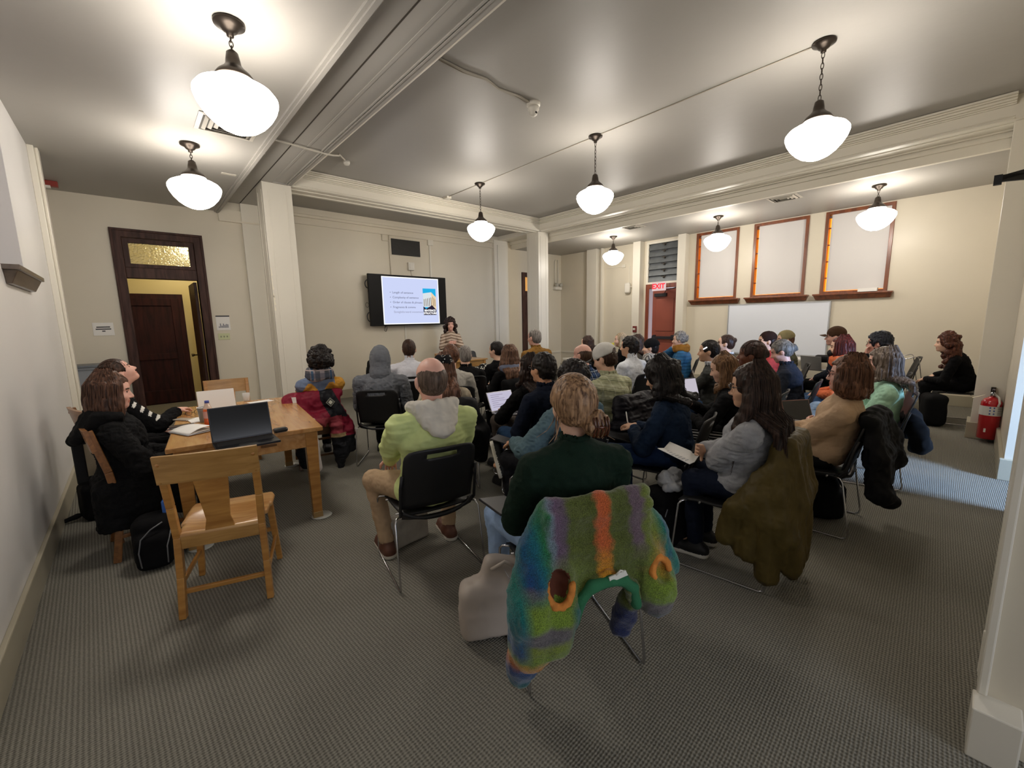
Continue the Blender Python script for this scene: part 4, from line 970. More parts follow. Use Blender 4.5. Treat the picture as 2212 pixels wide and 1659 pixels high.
def ballcap(m, m2, back=False, tilt=-8):
    def fn(c):
        q, hk, R32 = c['q'], c['hk'], c['R32']; s = -1 if back else 1; f = Field()
        f.ell(q(0, -.015, .048), V(.093, .112, .103)*hk, R32, k=.02); f.box(q(0, 0, -.082), V(.2, .2, .10)*hk, .005, Rtilt(c, tilt), k=.004, op='s')
        if back is False and m2 is not None: f.ell(q(0, -.118, .036), V(.046, .05, .036)*hk, R32, k=.005, op='s')
        cap = soft('cap', f, min(c['vox'], .008), m, c['body'], disp=[(.0015, (60,60,60), False)])
        rows = []
        for t in np.linspace(0, 1, 5):
            rows.append([q(math.sin(a)*(.082-.004*t), s*(.085+math.cos(a)*(.02+.07*t)-.0*t), .035-.012*t-.02*abs(math.sin(a))**2) for a in np.linspace(-1.25, 1.25, 9)])
        shell(MB(), rows, .005).build('cap_brim', m if m2 is None else m2, cap)
        if m2 is not None:
            mb = MB().tube([q(math.sin(a)*.085, -.015-s*math.cos(a)*.1, .025) for a in np.linspace(-.6, .6, 7)], .006, 6); mb.build('cap_strap', m, cap)
    return fn
# ================================================================== things on ceiling and walls
bronze = mat('aged_bronze', '3a332d', rough=0.35, metal=0.8)
opal = emitter('opal_globe_light', 'fff6ea', GLOBE_W)
def build_lamp(label, drop, chain_links):
    """schoolhouse pendant: canopy at z = 0, globe hanging below; drop = distance from ceiling to globe neck"""
    t = empty('pendant_lamp'); tagged(t, label, 'lamp', 'schoolhouse globe pendants')
    MB().lathe([(0,0),(.085,0),(.09,-.008),(.088,-.02),(.055,-.032),(.04,-.055),(.022,-.065),(.02,-.085),(0,-.09)], n=28).build('canopy', bronze, t)
    z0, z1 = -.085, -drop+.155; m = MB(); n = chain_links; L = (z0-z1)/n
    for k in range(n):
        zc = z0-L*(k+.5); a = L*.5+.006
        pts = [((.011*math.cos(u) if k % 2 else 0), (0 if k % 2 else .011*math.cos(u)), zc+a*math.sin(u)) for u in np.linspace(0, 2*math.pi, 13)[:-1]]
        m.tube(pts, .0032, 6, closed=True)
    m.build('chain', bronze, t)
    d = -drop
    MB().lathe([(0,d+.165),(.018,d+.16),(.034,d+.145),(.042,d+.10),(.045,d+.075),(.06,d+.055),(.095,d+.025),(.115,d-.005),(.113,d-.012),(.10,d-.012)], n=32).build('globe_fitter', bronze, t)
    prof = [(.095,d),(.108,d-.01),(.115,d-.022),(.125,d-.035),(.17,d-.05),(.215,d-.075),(.238,d-.105),(.24,d-.13),(.225,d-.175),(.195,d-.225),(.155,d-.27),(.11,d-.305),(.06,d-.327),(.0,d-.335)]
    MB().lathe(prof, n=40).build('globe', opal, t)
    return t
LA = [(0.69, 3.41, 'largest pendant lamp, over the near end of the left bay'), (0.69, 5.82, 'pendant lamp in front of the brown doorway')]
LB = [(4.75, 6.04, 'long-chained pendant lamp nearest the screen'), (4.75, 3.60, 'long-chained pendant lamp, middle one on the ceiling cable'), (4.75, 1.17, 'long-chained pendant lamp nearest the right wall end')]
LC = [(8.75, 6.08, 'short pendant lamp in front of the exit door'), (8.71, 3.65, 'short pendant lamp in front of the window beside the exit'), (8.66, 1.27, 'short pendant lamp in front of the window with the white paper')]
p0 = None
for x, y, lb in LA+LC:
    if p0 is None: o = p0 = build_lamp(lb, 0.325, 3)
    else: o = copy_tree(p0); o['label'] = lb
    o.location = (x, y, ZD)
p1 = None
for x, y, lb in LB:
    if p1 is None: o = p1 = build_lamp(lb, 0.625, 9)
    else: o = copy_tree(p1); o['label'] = lb
    o.location = (x, y, ZC)
# cable joining the three middle lamps
pale = mat('pale_plastic', 'd5cfc2', rough=0.4); cable_m = mat('painted_cable', 'a49d90', rough=0.5)
m = MB().tube([(4.75, 1.17, ZC-.006), (4.75, 7.08, ZC-.006)], .007, 6); tagged(m.build('surface_cable', cable_m), 'thin straight ceiling cable running between the three long pendants', 'cable')
m = MB().box((4.70, 6.98, ZC-.04), (4.80, 7.12, ZC)); tagged(m.build('junction_box', pale, bevel=.005), 'small pale box at the end of the ceiling cable', 'box')
# ceiling diffusers
vent_m = mat('vent_metal', 'c6c1b6', rough=0.35); vent_d = mat('vent_shadow', '4c4841', rough=0.8)
def diffuser(cx, cy, w, h, z, rot, label):
    t = empty('ceiling_vent', (cx, cy, z), rot); tagged(t, label, 'vent', 'square ceiling diffusers')
    MB().box((-w+.02,-h+.02,-.008),(w-.02,h-.02,-.002)).build('vent_back', vent_d, t)
    m = MB()
    def ring(a, b, w0, z0, z1): 
        m.hexa([(-a,-b,z0),(a,-b,z0),(a-w0,-b+w0,z1),(-a+w0,-b+w0,z1)], [(-a,-b,z0+.003),(a,-b,z0+.003),(a-w0,-b+w0,z1+.003),(-a+w0,-b+w0,z1+.003)])
        m.hexa([(-a,b,z0),(-a+w0,b-w0,z1),(a-w0,b-w0,z1),(a,b,z0)], [(-a,b,z0+.003),(-a+w0,b-w0,z1+.003),(a-w0,b-w0,z1+.003),(a,b,z0+.003)])
        m.hexa([(-a,-b,z0),(-a+w0,-b+w0,z1),(-a+w0,b-w0,z1),(-a,b,z0)], [(-a,-b,z0+.003),(-a+w0,-b+w0,z1+.003),(-a+w0,b-w0,z1+.003),(-a,b,z0+.003)])
        m.hexa([(a,-b,z0),(a,b,z0),(a-w0,b-w0,z1),(a-w0,-b+w0,z1)], [(a,-b,z0+.003),(a,b,z0+.003),(a-w0,b-w0,z1+.003),(a-w0,-b+w0,z1+.003)])
    ring(w, h, .035, -.006, -.012)
    m.build('vent_frame', vent_m, t, fix=False); m = MB()
    for k in range(1, 4): ring(w-.035-k*.045+.03, h-.035-k*.045+.03, .03, -.006, -.026)
    m.build('vent_louvre', vent_m, t, fix=False)
    return t
diffuser(.93, 5.12, .25, .22, ZD, 0, 'ceiling vent partly behind the largest globe, left bay')
diffuser(8.28, 2.42, .20, .22, ZD, 0, 'ceiling vent between the two pendants by the shaded windows')
diffuser(8.17, 5.20, .20, .22, ZD, 0, 'ceiling vent near the pendant by the exit door')
m = MB().box((1.08, 6.62, ZD-.004), (1.24, 6.68, ZD)); tagged(m.build('ceiling_plate', pale), 'small flat pale plate on the ceiling above the brown doorway', 'plate')
# smoke detector with its conduit
t = empty('smoke_detector', (3.54, 3.52, ZC)); tagged(t, 'white ceiling detector hanging at the end of a surface conduit', 'detector')
wplast = mat('white_plastic', 'dedad0', rough=0.35)
MB().lathe([(0,0),(.075,0),(.075,-.03),(.05,-.04),(0,-.04)], n=20).build('detector_base', wplast, t)
MB().lathe([(0,-.04),(.06,-.04),(.062,-.07),(.045,-.085),(.04,-.12),(.022,-.135),(0,-.138)], n=20).build('detector_head', wplast, t)
MB().box((-.012,-.045,-.118),(.012,-.036,-.10)).build('detector_lens', mat('lens_black','15151a',rough=.2), t)
pts = [(3.50,3.52,ZC-.012),(3.3,3.50,ZC-.012),(3.05,3.53,ZC-.012),(2.85,3.47,ZC-.012),(2.6,3.50,ZC-.012),(2.25,3.48,ZC-.012)]
m = MB().tube(pts, .012, 8).tube([(p[0],p[1]+.02+.01*math.sin(i*2),p[2]) for i,p in enumerate(pts)], .007, 6)
tagged(m.build('detector_cable', cable_m), 'pale wavy conduit on the middle ceiling leading to the white detector', 'cable')
# sensor on a bent conduit across the overhead beam
m = MB().tube([(1.33,5.55,ZD-.03),(1.36,5.55,ZB-.02),(2.07,5.62,ZB-.02),(2.12,5.64,ZB-.01),(2.3,5.9,ZB+.1),(2.42,6.2,ZC-.02),(2.56,6.36,ZC-.02)], .011, 8)
tagged(m.build('beam_conduit', pale), 'pale thin conduit bent across the overhead beam', 'conduit')
m = MB().lathe([(0,-.05),(.035,-.05),(.045,-.03),(.05,0),(0,0)], (2.62,6.45,ZC), n=16); tagged(m.build('heat_sensor', wplast), 'small round sensor at the end of the beam conduit', 'sensor')

# ------------------------------------------------------------------ screen
t = empty('wall_screen', (4.74, YA-.16, 2.02)); tagged(t, 'large black flat screen on the cream wall showing a slide', 'television')
tvb = mat('tv_black', '060607', rough=0.5, spec=.2); wd, hg = 0.95, 0.545
MB().box((-wd,-.03,-hg),(wd,.03,hg)).build('tv_body', tvb, t, bevel=.006)
MB().box((-.35,.03,-.25),(.35,.16,.25)).build('wall_bracket', tvb, t)
SX0, SX1, SZ0, SZ1 = -.66, .74, -.515, .505
slide = MB().box((SX0,-.033,SZ0),(SX1,-.029,SZ1)).build('slide', emitter('slide_light', 'cdd6f8', 1.0), t)
m = MB(); e = .018
m.box((SX0,-.0345,SZ0),(SX1,-.033,SZ0+e)).box((SX0,-.0345,SZ1-e),(SX1,-.033,SZ1)).box((SX0,-.0345,SZ0),(SX0+e,-.033,SZ1)).box((SX1-e,-.0345,SZ0),(SX1,-.033,SZ1))
m.build('slide_edge', emitter('slide_white', 'ffffff', 1.2), slide)
ink = mat('slide_ink', '5a5f78', rough=0.8, emit='585d78', estr=.6)
lines = ['•  Length of sentence', '•  Complexity of sentence', '•  Order of clauses & phrases', '•  Fragments & comma', '    Straightforward movement']
for k, s in enumerate(lines):
    Mx = frame_M((SX0+.17, -.0345, .17-k*.105), (1,0,0), (0,0,1)); text('slide_text', s, .066, Mx, ink if k < 4 else mat('slide_ink_pale','8b90ac',emit='888da8',estr=.6), slide, align='LEFT')
bx0, bx1, bz0, bz1 = .32, .66, -.32, .28
m = MB(); m.box((bx0,-.0345,bz0),(bx1,-.033,bz1)); pic = m.build('slide_picture', emitter('slide_sky_blue', '28b4ec', .95), slide)
def poly(name, pts, col, y): 
    m = MB(); m.prism(pts, .0006, 'y', y); return m.build(name, emitter('slide_'+name, col, .95), pic)
poly('building_side', [(bx0,bz0+.18),(bx0+.22,bz0+.18),(bx0+.22,bz1-.08),(bx0,bz1-.11)], 'dfe9ee', -.0352)
poly('building_front', [(bx0+.22,bz0+.16),(bx1,bz0+.12),(bx1,bz1-.19),(bx0+.22,bz1-.08)], 'f0d9b4', -.0352)
m = MB()
for k in range(5): m.box((bx0+.02+k*.045,-.0358,bz0+.2),(bx0+.035+k*.045,-.0352,bz0+.36+.01*k))
for k in range(3): m.box((bx0+.25+k*.03,-.0358,bz0+.2),(bx0+.26+k*.03,-.0352,bz0+.42-.03*k))
m.build('building_window', emitter('slide_brown', '8b6a52', .8), pic)
poly('dark_gable', [(bx0,bz0),(bx1,bz0),(bx1,bz0+.12),(bx0+.23,bz0+.225),(bx0+.07,bz0+.14),(bx0,bz0+.2)], '2b2338', -.0364)
for k, s in enumerate(('SENTENCE', 'STRUCTURE')):
    text('slide_caption', s, .062, frame_M((bx0+.17,-.037,bz0+.10-k*.062),(1,0,0),(0,0,1)), emitter('slide_white','ffffff',1.2), pic, bold=.002)
rub = mat('black_cable', '121214', rough=0.5)
for zz, r in ((.33,.085),(-.35,.095)):
    MB().tube([(-wd-.0+(-.06)*math.sin(a), .0, zz+r*math.cos(a)) for a in np.linspace(0, math.pi, 11)], .011, 8).build('side_handle', rub, t)
MB().tube([(-wd-.03+.035*math.cos(a), .03, -.1+.05*math.sin(a)) for a in np.linspace(0, 2*math.pi, 16)[:-1]], .004, 6, closed=True).build('cable_loop', rub, t)
MB().tube([(-.60+.03*math.cos(a)*(1+.3*math.sin(2*a)), .03, -hg-.06+.06*math.sin(a)) for a in np.linspace(0, 2*math.pi, 16)[:-1]], .006, 6, closed=True).tube([(-.60,.03,-hg),(-.60,.03,-hg-.1)],.005,6).build('cable_loop', rub, t)
# wall things around the screen
t = empty('wall_grille', (4.80, YA, 3.19)); tagged(t, 'black rectangular ventilation grille above the screen', 'vent')
MB().box((-.35,-.02,-.17),(.35,0,.17)).build('grille_back', mat('grille_black','121110',rough=.5), t, bevel=.004)
m = MB()
for k in range(14): m.box((-.33,-.026,-.155+k*.0235),(.33,-.02,-.148+k*.0235))
m.build('grille_slats', mat('grille_slat','1f1d1b',rough=.4), t)
t = empty('wall_clock_box', (4.88, YA, 2.79)); tagged(t, 'small beige thermostat box above the screen', 'box')
MB().box((-.075,-.075,-.085),(.075,0,.085)).box((-.05,-.085,-.05),(.05,-.07,.06)).build('box_case', wplast, t, bevel=.008)
MB().tube([(.0,-.02,-.085),(.04,-.02,-.24)], .01, 6).build('box_cable', pale, t)
m = MB().tube([(4.40,YA-.012,3.42),(4.40,YA-.012,2.5)], .012, 6).tube([(4.40,YA-.012,3.30),(4.24,YA-.012,3.30),(4.24,YA-.012,3.42)], .012, 6); tagged(m.build('wall_conduit', cream), 'painted conduit left of the black wall grille', 'conduit')
t = empty('wall_conduit', (5.41, YA, 3.36)); tagged(t, 'painted conduit with a square box right of the black wall grille', 'conduit')
MB().box((-.06,-.05,-.06),(.08,0,.06)).build('conduit_box', cream_trim, t, bevel=.004); MB().box((-.02,-.025,-.9),(.02,0,-.06)).build('conduit_pipe', cream_trim, t, bevel=.004)
m = MB().box((4.65,YA-.025,.25),(4.69,YA,1.5)); tagged(m.build('wall_conduit', cream_trim, bevel=.003), 'painted conduit below the screen', 'conduit')
# notices, switches on the left
paper = mat('white_paper', 'eceae6', rough=0.7); inkd = mat('print_ink', '3d3d44', rough=0.8)
t = empty('wall_notice', (-.30, YA-.004, 1.53)); tagged(t, 'white landscape notice with three printed lines, left of the brown doorway', 'notice')
MB().box((-.115,-.003,-.095),(.115,0,.095)).build('notice_sheet', paper, t)
for k, (w, z) in enumerate(((.075,.03),(.085,.0),(.018,-.03))): MB().box((-w,-.0045,z-.008),(w,-.003,z+.008)).build('printed_line', inkd, t)
t = empty('wall_notice', (1.21, YA-.004, 1.595)); tagged(t, 'white poster with a grey picture above the light switches', 'notice')
MB().box((-.10,-.003,-.125),(.10,0,.125)).build('notice_sheet', paper, t); MB().box((-.10,-.005,.105),(.10,-.003,.125)).build('printed_header', inkd, t)
m = MB(); 
for k in range(7): m.box((-.07+k*.021,-.005,-.085),(-.055+k*.021,-.003,-.06+.05*abs(math.sin(k*1.7)))).build
m.build('printed_picture', mat('print_grey','8b8f98',rough=.8), t)
t = empty('switch_plate', (1.20, YA-.003, 1.36)); tagged(t, 'cream plate with three light switches below the poster', 'switch')
MB().box((-.085,-.008,-.055),(.085,0,.055)).build('plate', mat('switch_cream','ccd0a4',rough=.4), t, bevel=.003)
for k in (-1,0,1): MB().box((k*.045-.008,-.018,-.015),(k*.045+.008,-.008,.012)).build('toggle', mat('switch_toggle','8d9276',rough=.4), t)
# radiator cover in the left corner
t = empty('metal_cabinet', (-.42, YA-.25, 0)); tagged(t, 'grey-blue metal cabinet in the corner behind the two women', 'cabinet')
gm = mat('cabinet_grey_blue', '8a8f96', rough=0.4)
MB().box((-.28,-.2,0),(.30,.2,1.0)).build('cabinet_body', gm, t, bevel=.006); MB().box((-.29,-.22,1.0),(.31,.21,1.03)).box((-.285,-.215,.96),(.305,.2,.975)).build('cabinet_top', mat('cabinet_top_grey','6f747b',rough=.4), t, bevel=.004)
t = empty('sprinkler_box', tuple(atz(104, 397, ZD-.036))); tagged(t, 'small red alarm strobe high in the left corner', 'alarm')
MB().box((-.09,-.05,-.035),(.09,.03,.035)).build('strobe_body', mat('alarm_red','8d3024',rough=.4), t, bevel=.006); MB().box((-.05,-.06,-.06),(.02,.0,-.03)).build('strobe_lens', wplast, t)
# ------------------------------------------------------------------ right-hand walls
t = empty('exit_sign', (XB-.30, 5.41, 2.29)); tagged(t, 'lit exit sign with red letters above the red door', 'sign')
MB().box((-.03,-.17,-.10),(.03,.17,.10)).build('sign_case', emitter('exit_sign_face','f4d6d4',.85), t, bevel=.006)
text('exit_letters', 'EXIT', .165, frame_M((-.0315,0,0),(0,-1,0),(0,0,1)), emitter('exit_red','f0303c',1.5), t, bold=.006)
MB().box((.03,-.03,-.03),(.30,.03,.03)).build('sign_arm', wplast, t)
t = empty('motion_sensor', (XB-.05, 6.45, 2.33)); tagged(t, 'white rounded speaker-like sensor on the wall left of the exit door', 'sensor')
f = Field(); f.box((0,0,.0),(.055,.085,.14),.05); soft('sensor_case', f, .01, wplast, t); MB().box((-.02,-.3,.02),(.0,-.08,.035)).build('sensor_cable', cream_trim, t)
t = empty('fire_alarm_pull', (XB-.02, 6.10, 1.25)); t.location.x = XB-.22; tagged(t, 'dark red fire alarm pull beside the exit door', 'alarm')
MB().box((-.03,-.05,-.08),(.02,.05,.08)).build('pull_case', mat('pull_red','6e2420',rough=.4), t, bevel=.006); MB().box((-.045,-.03,-.02),(-.03,.03,.03)).build('pull_handle', wplast, t)
m = MB().box((XB-.02,6.6,2.9),(XB,7.15,2.915)).box((XB-.03,6.55,2.88),(XB,6.66,2.96)).box((XB-.02,6.42,2.47),(XB,6.435,2.9)); tagged(m.build('wall_raceway', cream_trim), 'thin painted raceway above the white wall sensor', 'raceway')
t = empty('emergency_light', (9.78, YA-.06, 2.47)); tagged(t, 'pale emergency light with two heads fed by twin conduits in the far corner', 'light fixture')
MB().box((-.13,-.05,-.04),(.16,.06,.05)).build('fixture_body', wplast, t, bevel=.008)
for x in (-.08,.10): MB().lathe([(0,-.05),(.045,-.05),(.06,.02),(.03,.05),(0,.05)], (x,-.06,.10), n=16, axis='y').build('fixture_lamp', mat('fixture_grey','b5b2a6',rough=.3), t)
for x in (-.07,.07): MB().tube([(x,.03,.05),(x,.03,.78),(x+.03 if x<0 else x-.03,.03,.84)], .014, 8).build('conduit_pipe', cream_trim, t)
# whiteboard
t = empty('whiteboard', (XB-.02, 2.93, 1.26)); tagged(t, 'large whiteboard below the shaded windows', 'whiteboard')
MB().box((-.012,-.92,-.52),(.02,.92,.52)).build('board_panel', mat('whiteboard_gloss','e4eaf5',rough=.25,coat=.5), t)
m = MB(); fr = mat('board_aluminium','b9bcc0',rough=.3,metal=.7)
m.box((-.02,-.935,-.535),(.02,.935,-.515)).box((-.02,-.935,.515),(.02,.935,.535)).box((-.02,-.935,-.535),(.02,-.915,.535)).box((-.02,.915,-.535),(.02,.935,.535)); m.build('board_frame', fr, t)
MB().box((-.09,-.8,-.545),(.0,.8,-.53)).build('pen_tray', fr, t)
m = MB().box((XB-.02,6.3,.52),(XB,8.8,.56)); m.build('trim_5', cream_trim, None, kind='structure', label='low chair rail on the window wall', cat='trim')
tagged(MB().box((9.1,YA-.025,.52),(9.95,YA,.56)).build('trim_6', cream_trim, None, kind='structure'), 'low chair rail in the far corner', 'trim')
# fire extinguisher leaning place
t = empty('fire_extinguisher', (7.50, -.10, 0.02)); t.location = (7.44, -.150, .05); tagged(t, 'red fire extinguisher hung low on the pillar at the right', 'fire extinguisher')
rd = mat('extinguisher_red', 'b3121c', rough=0.22, coat=.5)
MB().lathe([(0,0),(.080,0),(.088,.008),(.088,.40),(.085,.44),(.065,.475),(.035,.492),(.03,.50),(0,.50)], n=28).build('cylinder', rd, t)
MB().lathe([(.0915,.285),(.0915,.395)], n=28).build('label_band', mat('extinguisher_label','d6d3cc',rough=.5), t, fix=False)
m = MB()
for a in (3.0,3.35):
    for z in (.30,.335,.37): m.lathe([(.0925,z),(.0925,z+.018)], n=2, a0=a, a1=a+.14)
m.build('label_print', mat('label_blue','4a62a0',rough=.6), t, fix=False)
m = MB()
for z in (.30,.32,.34,.36,.38): m.lathe([(.0925,z),(.0925,z+.006)], n=6, a0=3.75, a1=4.4)
m.build('label_print', inkd, t, fix=False)
MB().lathe([(.0918,.085),(.0918,.13)], n=3, a0=2.75, a1=2.95).build('inspection_sticker', wplast, t, fix=False)
MB().lathe([(0,.50),(.022,.50),(.022,.545),(.012,.555),(0,.555)], n=16).build('valve', chrome, t)
MB().bar((.04,0,.56),(-.09,0,.60),.022,.008).build('lever', mat('lever_steel','a8a6b4',rough=.25,metal=.9), t); MB().bar((.04,0,.545),(-.07,0,.545),.022,.008).build('carry_handle', chrome, t)
MB().tube([(-.02,-.02,.53),(-.05,-.05,.5),(-.085,-.06,.44),(-.096,-.05,.40)], .010, 8).build('hose', mat('hose_white','cfcac2',rough=.4), t)
MB().hexa([(-.02,.06,.52),(-.03,.065,.515),(-.075,.16,.475),(-.06,.16,.48)], [(-.02,.06,.523),(-.03,.065,.518),(-.075,.16,.478),(-.06,.16,.483)]).build('inspection_tag', mat('tag_cream','e4dcc6',rough=.7), t)
MB().box((.085,-.02,.30),(.135,.02,.60)).build('wall_hook', bronze, t)
# black bracket at the right edge
c = atX(2158, 386, 2.35); t = empty('wall_bracket', tuple(c)); tagged(t, 'black triangular metal bracket sticking out at the right edge, high up', 'bracket')
MB().bar((0,0,0),(0.1,-.22,.055),.012,.016).bar((0,0,0),(.1,-.22,-.005),.012,.022).box((-.008,-.008,-.02),(.012,.012,.012)).build('bracket_arm', mat('bracket_black','101012',rough=.4), t)
# ================================================================== the audience
# patterned cloths
def pattern(name, fn, rough=0.9, bump=(0.5, 500)):
    if name in MATS: return MATS[name]
    m, nt, b = new_mat(name); b.inputs['Roughness'].default_value = rough; b.inputs['Specular IOR Level'].default_value = .2
    tc = nt.nodes.new('ShaderNodeTexCoord'); sp = nt.nodes.new('ShaderNodeSeparateXYZ'); nt.links.new(tc.outputs['Object'], sp.inputs[0])
    col = fn(nt, sp.outputs[0], sp.outputs[1], sp.outputs[2]); nt.links.new(col, b.inputs['Base Color'])
    t = nt.nodes.new('ShaderNodeTexNoise'); t.inputs['Scale'].default_value = bump[1]; nt.links.new(tc.outputs['Object'], t.inputs[0])
    bp = nt.nodes.new('ShaderNodeBump'); bp.inputs['Strength'].default_value = bump[0]; bp.inputs['Distance'].default_value = .003; nt.links.new(t.outputs[0], bp.inputs['Height']); nt.links.new(bp.outputs[0], b.inputs['Normal'])
    MATS[name] = m; return m
def mth(nt, op, a, b=None, c=None):
    n = nt.nodes.new('ShaderNodeMath'); n.operation = op
    for i, x in enumerate((a, b, c)):
        if x is None: continue
        if isinstance(x, (int, float)): n.inputs[i].default_value = x
        else: nt.links.new(x, n.inputs[i])
    return n.outputs[0]
def ramp(nt, v, stops, interp='LINEAR'):
    r = nt.nodes.new('ShaderNodeValToRGB'); nt.links.new(v, r.inputs[0]); r.color_ramp.interpolation = interp
    while len(r.color_ramp.elements) < len(stops): r.color_ramp.elements.new(0.5)
    for e, (p, c) in zip(r.color_ramp.elements, stops): e.position = p; e.color = (*srgb(c), 1)
    return r.outputs[0]
def mixc(nt, f, a, b, mode='MIX'):
    n = nt.nodes.new('ShaderNodeMix'); n.data_type = 'RGBA'; n.blend_type = mode
    for s, x in ((0, f), (6, a), (7, b)):
        if isinstance(x, (int, float)): n.inputs[s].default_value = x
        elif isinstance(x, str): n.inputs[s].default_value = (*srgb(x), 1)
        else: nt.links.new(x, n.inputs[s])
    return n.outputs[2]
def stripe(nt, v, period, duty=.5, off=0.0):
    f = mth(nt, 'FRACT', mth(nt, 'ADD', mth(nt, 'DIVIDE', v, period), off+100.0)); return mth(nt, 'LESS_THAN', f, duty)
def f_plaid(nt, x, y, z):
    c = mixc(nt, stripe(nt, z, .075, .45), '1a2338', '2b3e63'); c = mixc(nt, mth(nt, 'MULTIPLY', stripe(nt, x, .07, .45), .5), c, '3b5580'); c = mixc(nt, stripe(nt, x, .07, .06, .3), c, 'c9d2dd'); return mixc(nt, mth(nt, 'MULTIPLY', stripe(nt, z, .075, .05, .3), .8), c, 'c9d2dd')
plaid_navy = pattern('cloth_navy_plaid', f_plaid)
def f_gplaid(nt, x, y, z):
    zz = mth(nt, 'ADD', z, mth(nt, 'MULTIPLY', x, .18)); c = mixc(nt, stripe(nt, zz, .10, .4), 'a9ab8c', 'bdbfa2'); c = mixc(nt, stripe(nt, zz, .10, .08, .25), c, '7d8265'); c = mixc(nt, stripe(nt, zz, .05, .05, .7), c, '8c8a5f'); return mixc(nt, mth(nt, 'MULTIPLY', stripe(nt, x, .09, .12), .3), c, 'd6d5c2')
plaid_green = pattern('cloth_green_plaid', f_gplaid)
def f_stripe(nt, x, y, z):
    zz = mth(nt, 'ADD', z, mth(nt, 'MULTIPLY', mth(nt, 'ABSOLUTE', x), .25)); c = mixc(nt, stripe(nt, zz, .062, .35), 'bda995', '7d6858'); return mixc(nt, stripe(nt, zz, .062, .1, .5), c, 'd6cabb')
striped_knit = pattern('cloth_striped_knit', f_stripe)
def f_scarf(nt, x, y, z):
    c = mixc(nt, stripe(nt, x, .09, .5), '8d8489', '55575c'); c = mixc(nt, mth(nt, 'MULTIPLY', stripe(nt, z, .11, .5), .55), c, '3b4254'); c = mixc(nt, stripe(nt, x, .18, .12, .2), c, '3c5670'); return mixc(nt, stripe(nt, z, .11, .08, .3), c, 'b9a9a4')
scarf_plaid = pattern('cloth_scarf_plaid', f_scarf)
def f_check(nt, x, y, z):
    d = mth(nt, 'ADD', x, z); e = mth(nt, 'SUBTRACT', x, z); k = mth(nt, 'ABSOLUTE', mth(nt, 'SUBTRACT', stripe(nt, d, .028), stripe(nt, e, .028))); return mixc(nt, k, '16161a', 'd3d1cb')
scarf_check = pattern('cloth_scarf_check', f_check)
def f_bandana(nt, x, y, z):
    v = nt.nodes.new('ShaderNodeTexVoronoi'); v.inputs['Scale'].default_value = 26; c = nt.nodes.new('ShaderNodeCombineXYZ')
    for i, a in enumerate((x, y, z)): nt.links.new(a, c.inputs[i])
    nt.links.new(c.outputs[0], v.inputs[0]); k = mth(nt, 'MULTIPLY', mth(nt, 'GREATER_THAN', v.outputs['Distance'], .30), mth(nt, 'LESS_THAN', v.outputs['Distance'], .36)); return mixc(nt, k, '0d0d10', 'd8d6d0')
bandana_m = pattern('cloth_bandana', f_bandana)
def f_puff(nt, x, y, z): return ramp(nt, mth(nt, 'FRACT', mth(nt, 'ADD', mth(nt, 'DIVIDE', z, .055), 50)), [(0, '16324e'), (.12, '2c628f'), (.6, '3a75a6'), (1, '2c628f')])
puffer_blue = pattern('cloth_blue_quilt', f_puff, rough=.5)

black_knit = cloth('black_knit', '0b0b0d', kind='knit'); black_coat = cloth('black_coat', '0e0e10', noise=.08); dark_jeans = cloth('dark_jeans', '1b2333', kind='denim', noise=.15)
jeans = cloth('blue_jeans', '2b4363', kind='denim', noise=.2); light_jeans = cloth('light_jeans', '9db8de', kind='denim', noise=.12); black_pants = cloth('black_trousers', '0c0c0e')
sole_w = mat('shoe_sole_white', 'cfcabd', rough=.6); shoe_b = mat('shoe_black', '0c0c0e', rough=.55); SH_BW = [shoe_b, sole_w]; SH_BR = [mat('shoe_brown', '5a3526', rough=.6), sole_w]
H_BLK = hair_mat('black', '14100e', '2c2624'); H_DBR = hair_mat('dark_brown', '2a1c15', '4b352a'); H_BR = hair_mat('brown', '4a3125', '7d5844'); H_LBR = hair_mat('light_brown', '6d4c38', 'a07a5c'); H_BLD = hair_mat('dark_blonde', '684b37', 'ae8a68'); H_BLO = hair_mat('blonde', '9a8467', 'c9b28f')
H_GRY = hair_mat('grey', '77736e', 'b3aea8'); H_DGR = hair_mat('dark_grey', '2c2c31', '5d5c62'); H_RED = hair_mat('dark_red', '3c1512', '6b2a22'); H_AUB = hair_mat('auburn', '3a211a', '6d4030'); H_MIX = hair_mat('brown_grey', '4c3a2c', '85786e'); H_BUZ = hair_mat('buzz_grey', '6e6762', '99928c'); H_BLU = hair_mat('blue_black', '17191f', '3a3d48')
TV = np.array([4.9, 8.3])
CH = build_stack_chair('prototype'); chairs = [CH]; used_ch = [0]
def chair_at(x, y, yaw, label, group='black stacking chairs'):
    o = CH if not used_ch[0] else copy_tree(CH); used_ch[0] = 1
    tagged(o, label, 'chair', group); o.location = (x, y, 0); o.rotation_euler = (0, 0, yaw); return o
PEOPLE = {}
def f_track(nt, x, y, z): return mixc(nt, mth(nt, 'MULTIPLY', mth(nt, 'LESS_THAN', x, -.17), mth(nt, 'MULTIPLY', stripe(nt, z, .026, .45), mth(nt, 'MULTIPLY', mth(nt, 'GREATER_THAN', z, .47), mth(nt, 'LESS_THAN', z, .55)))), '0c0c0e', 'd8d8d6')
track = pattern('cloth_track_pants', f_track)
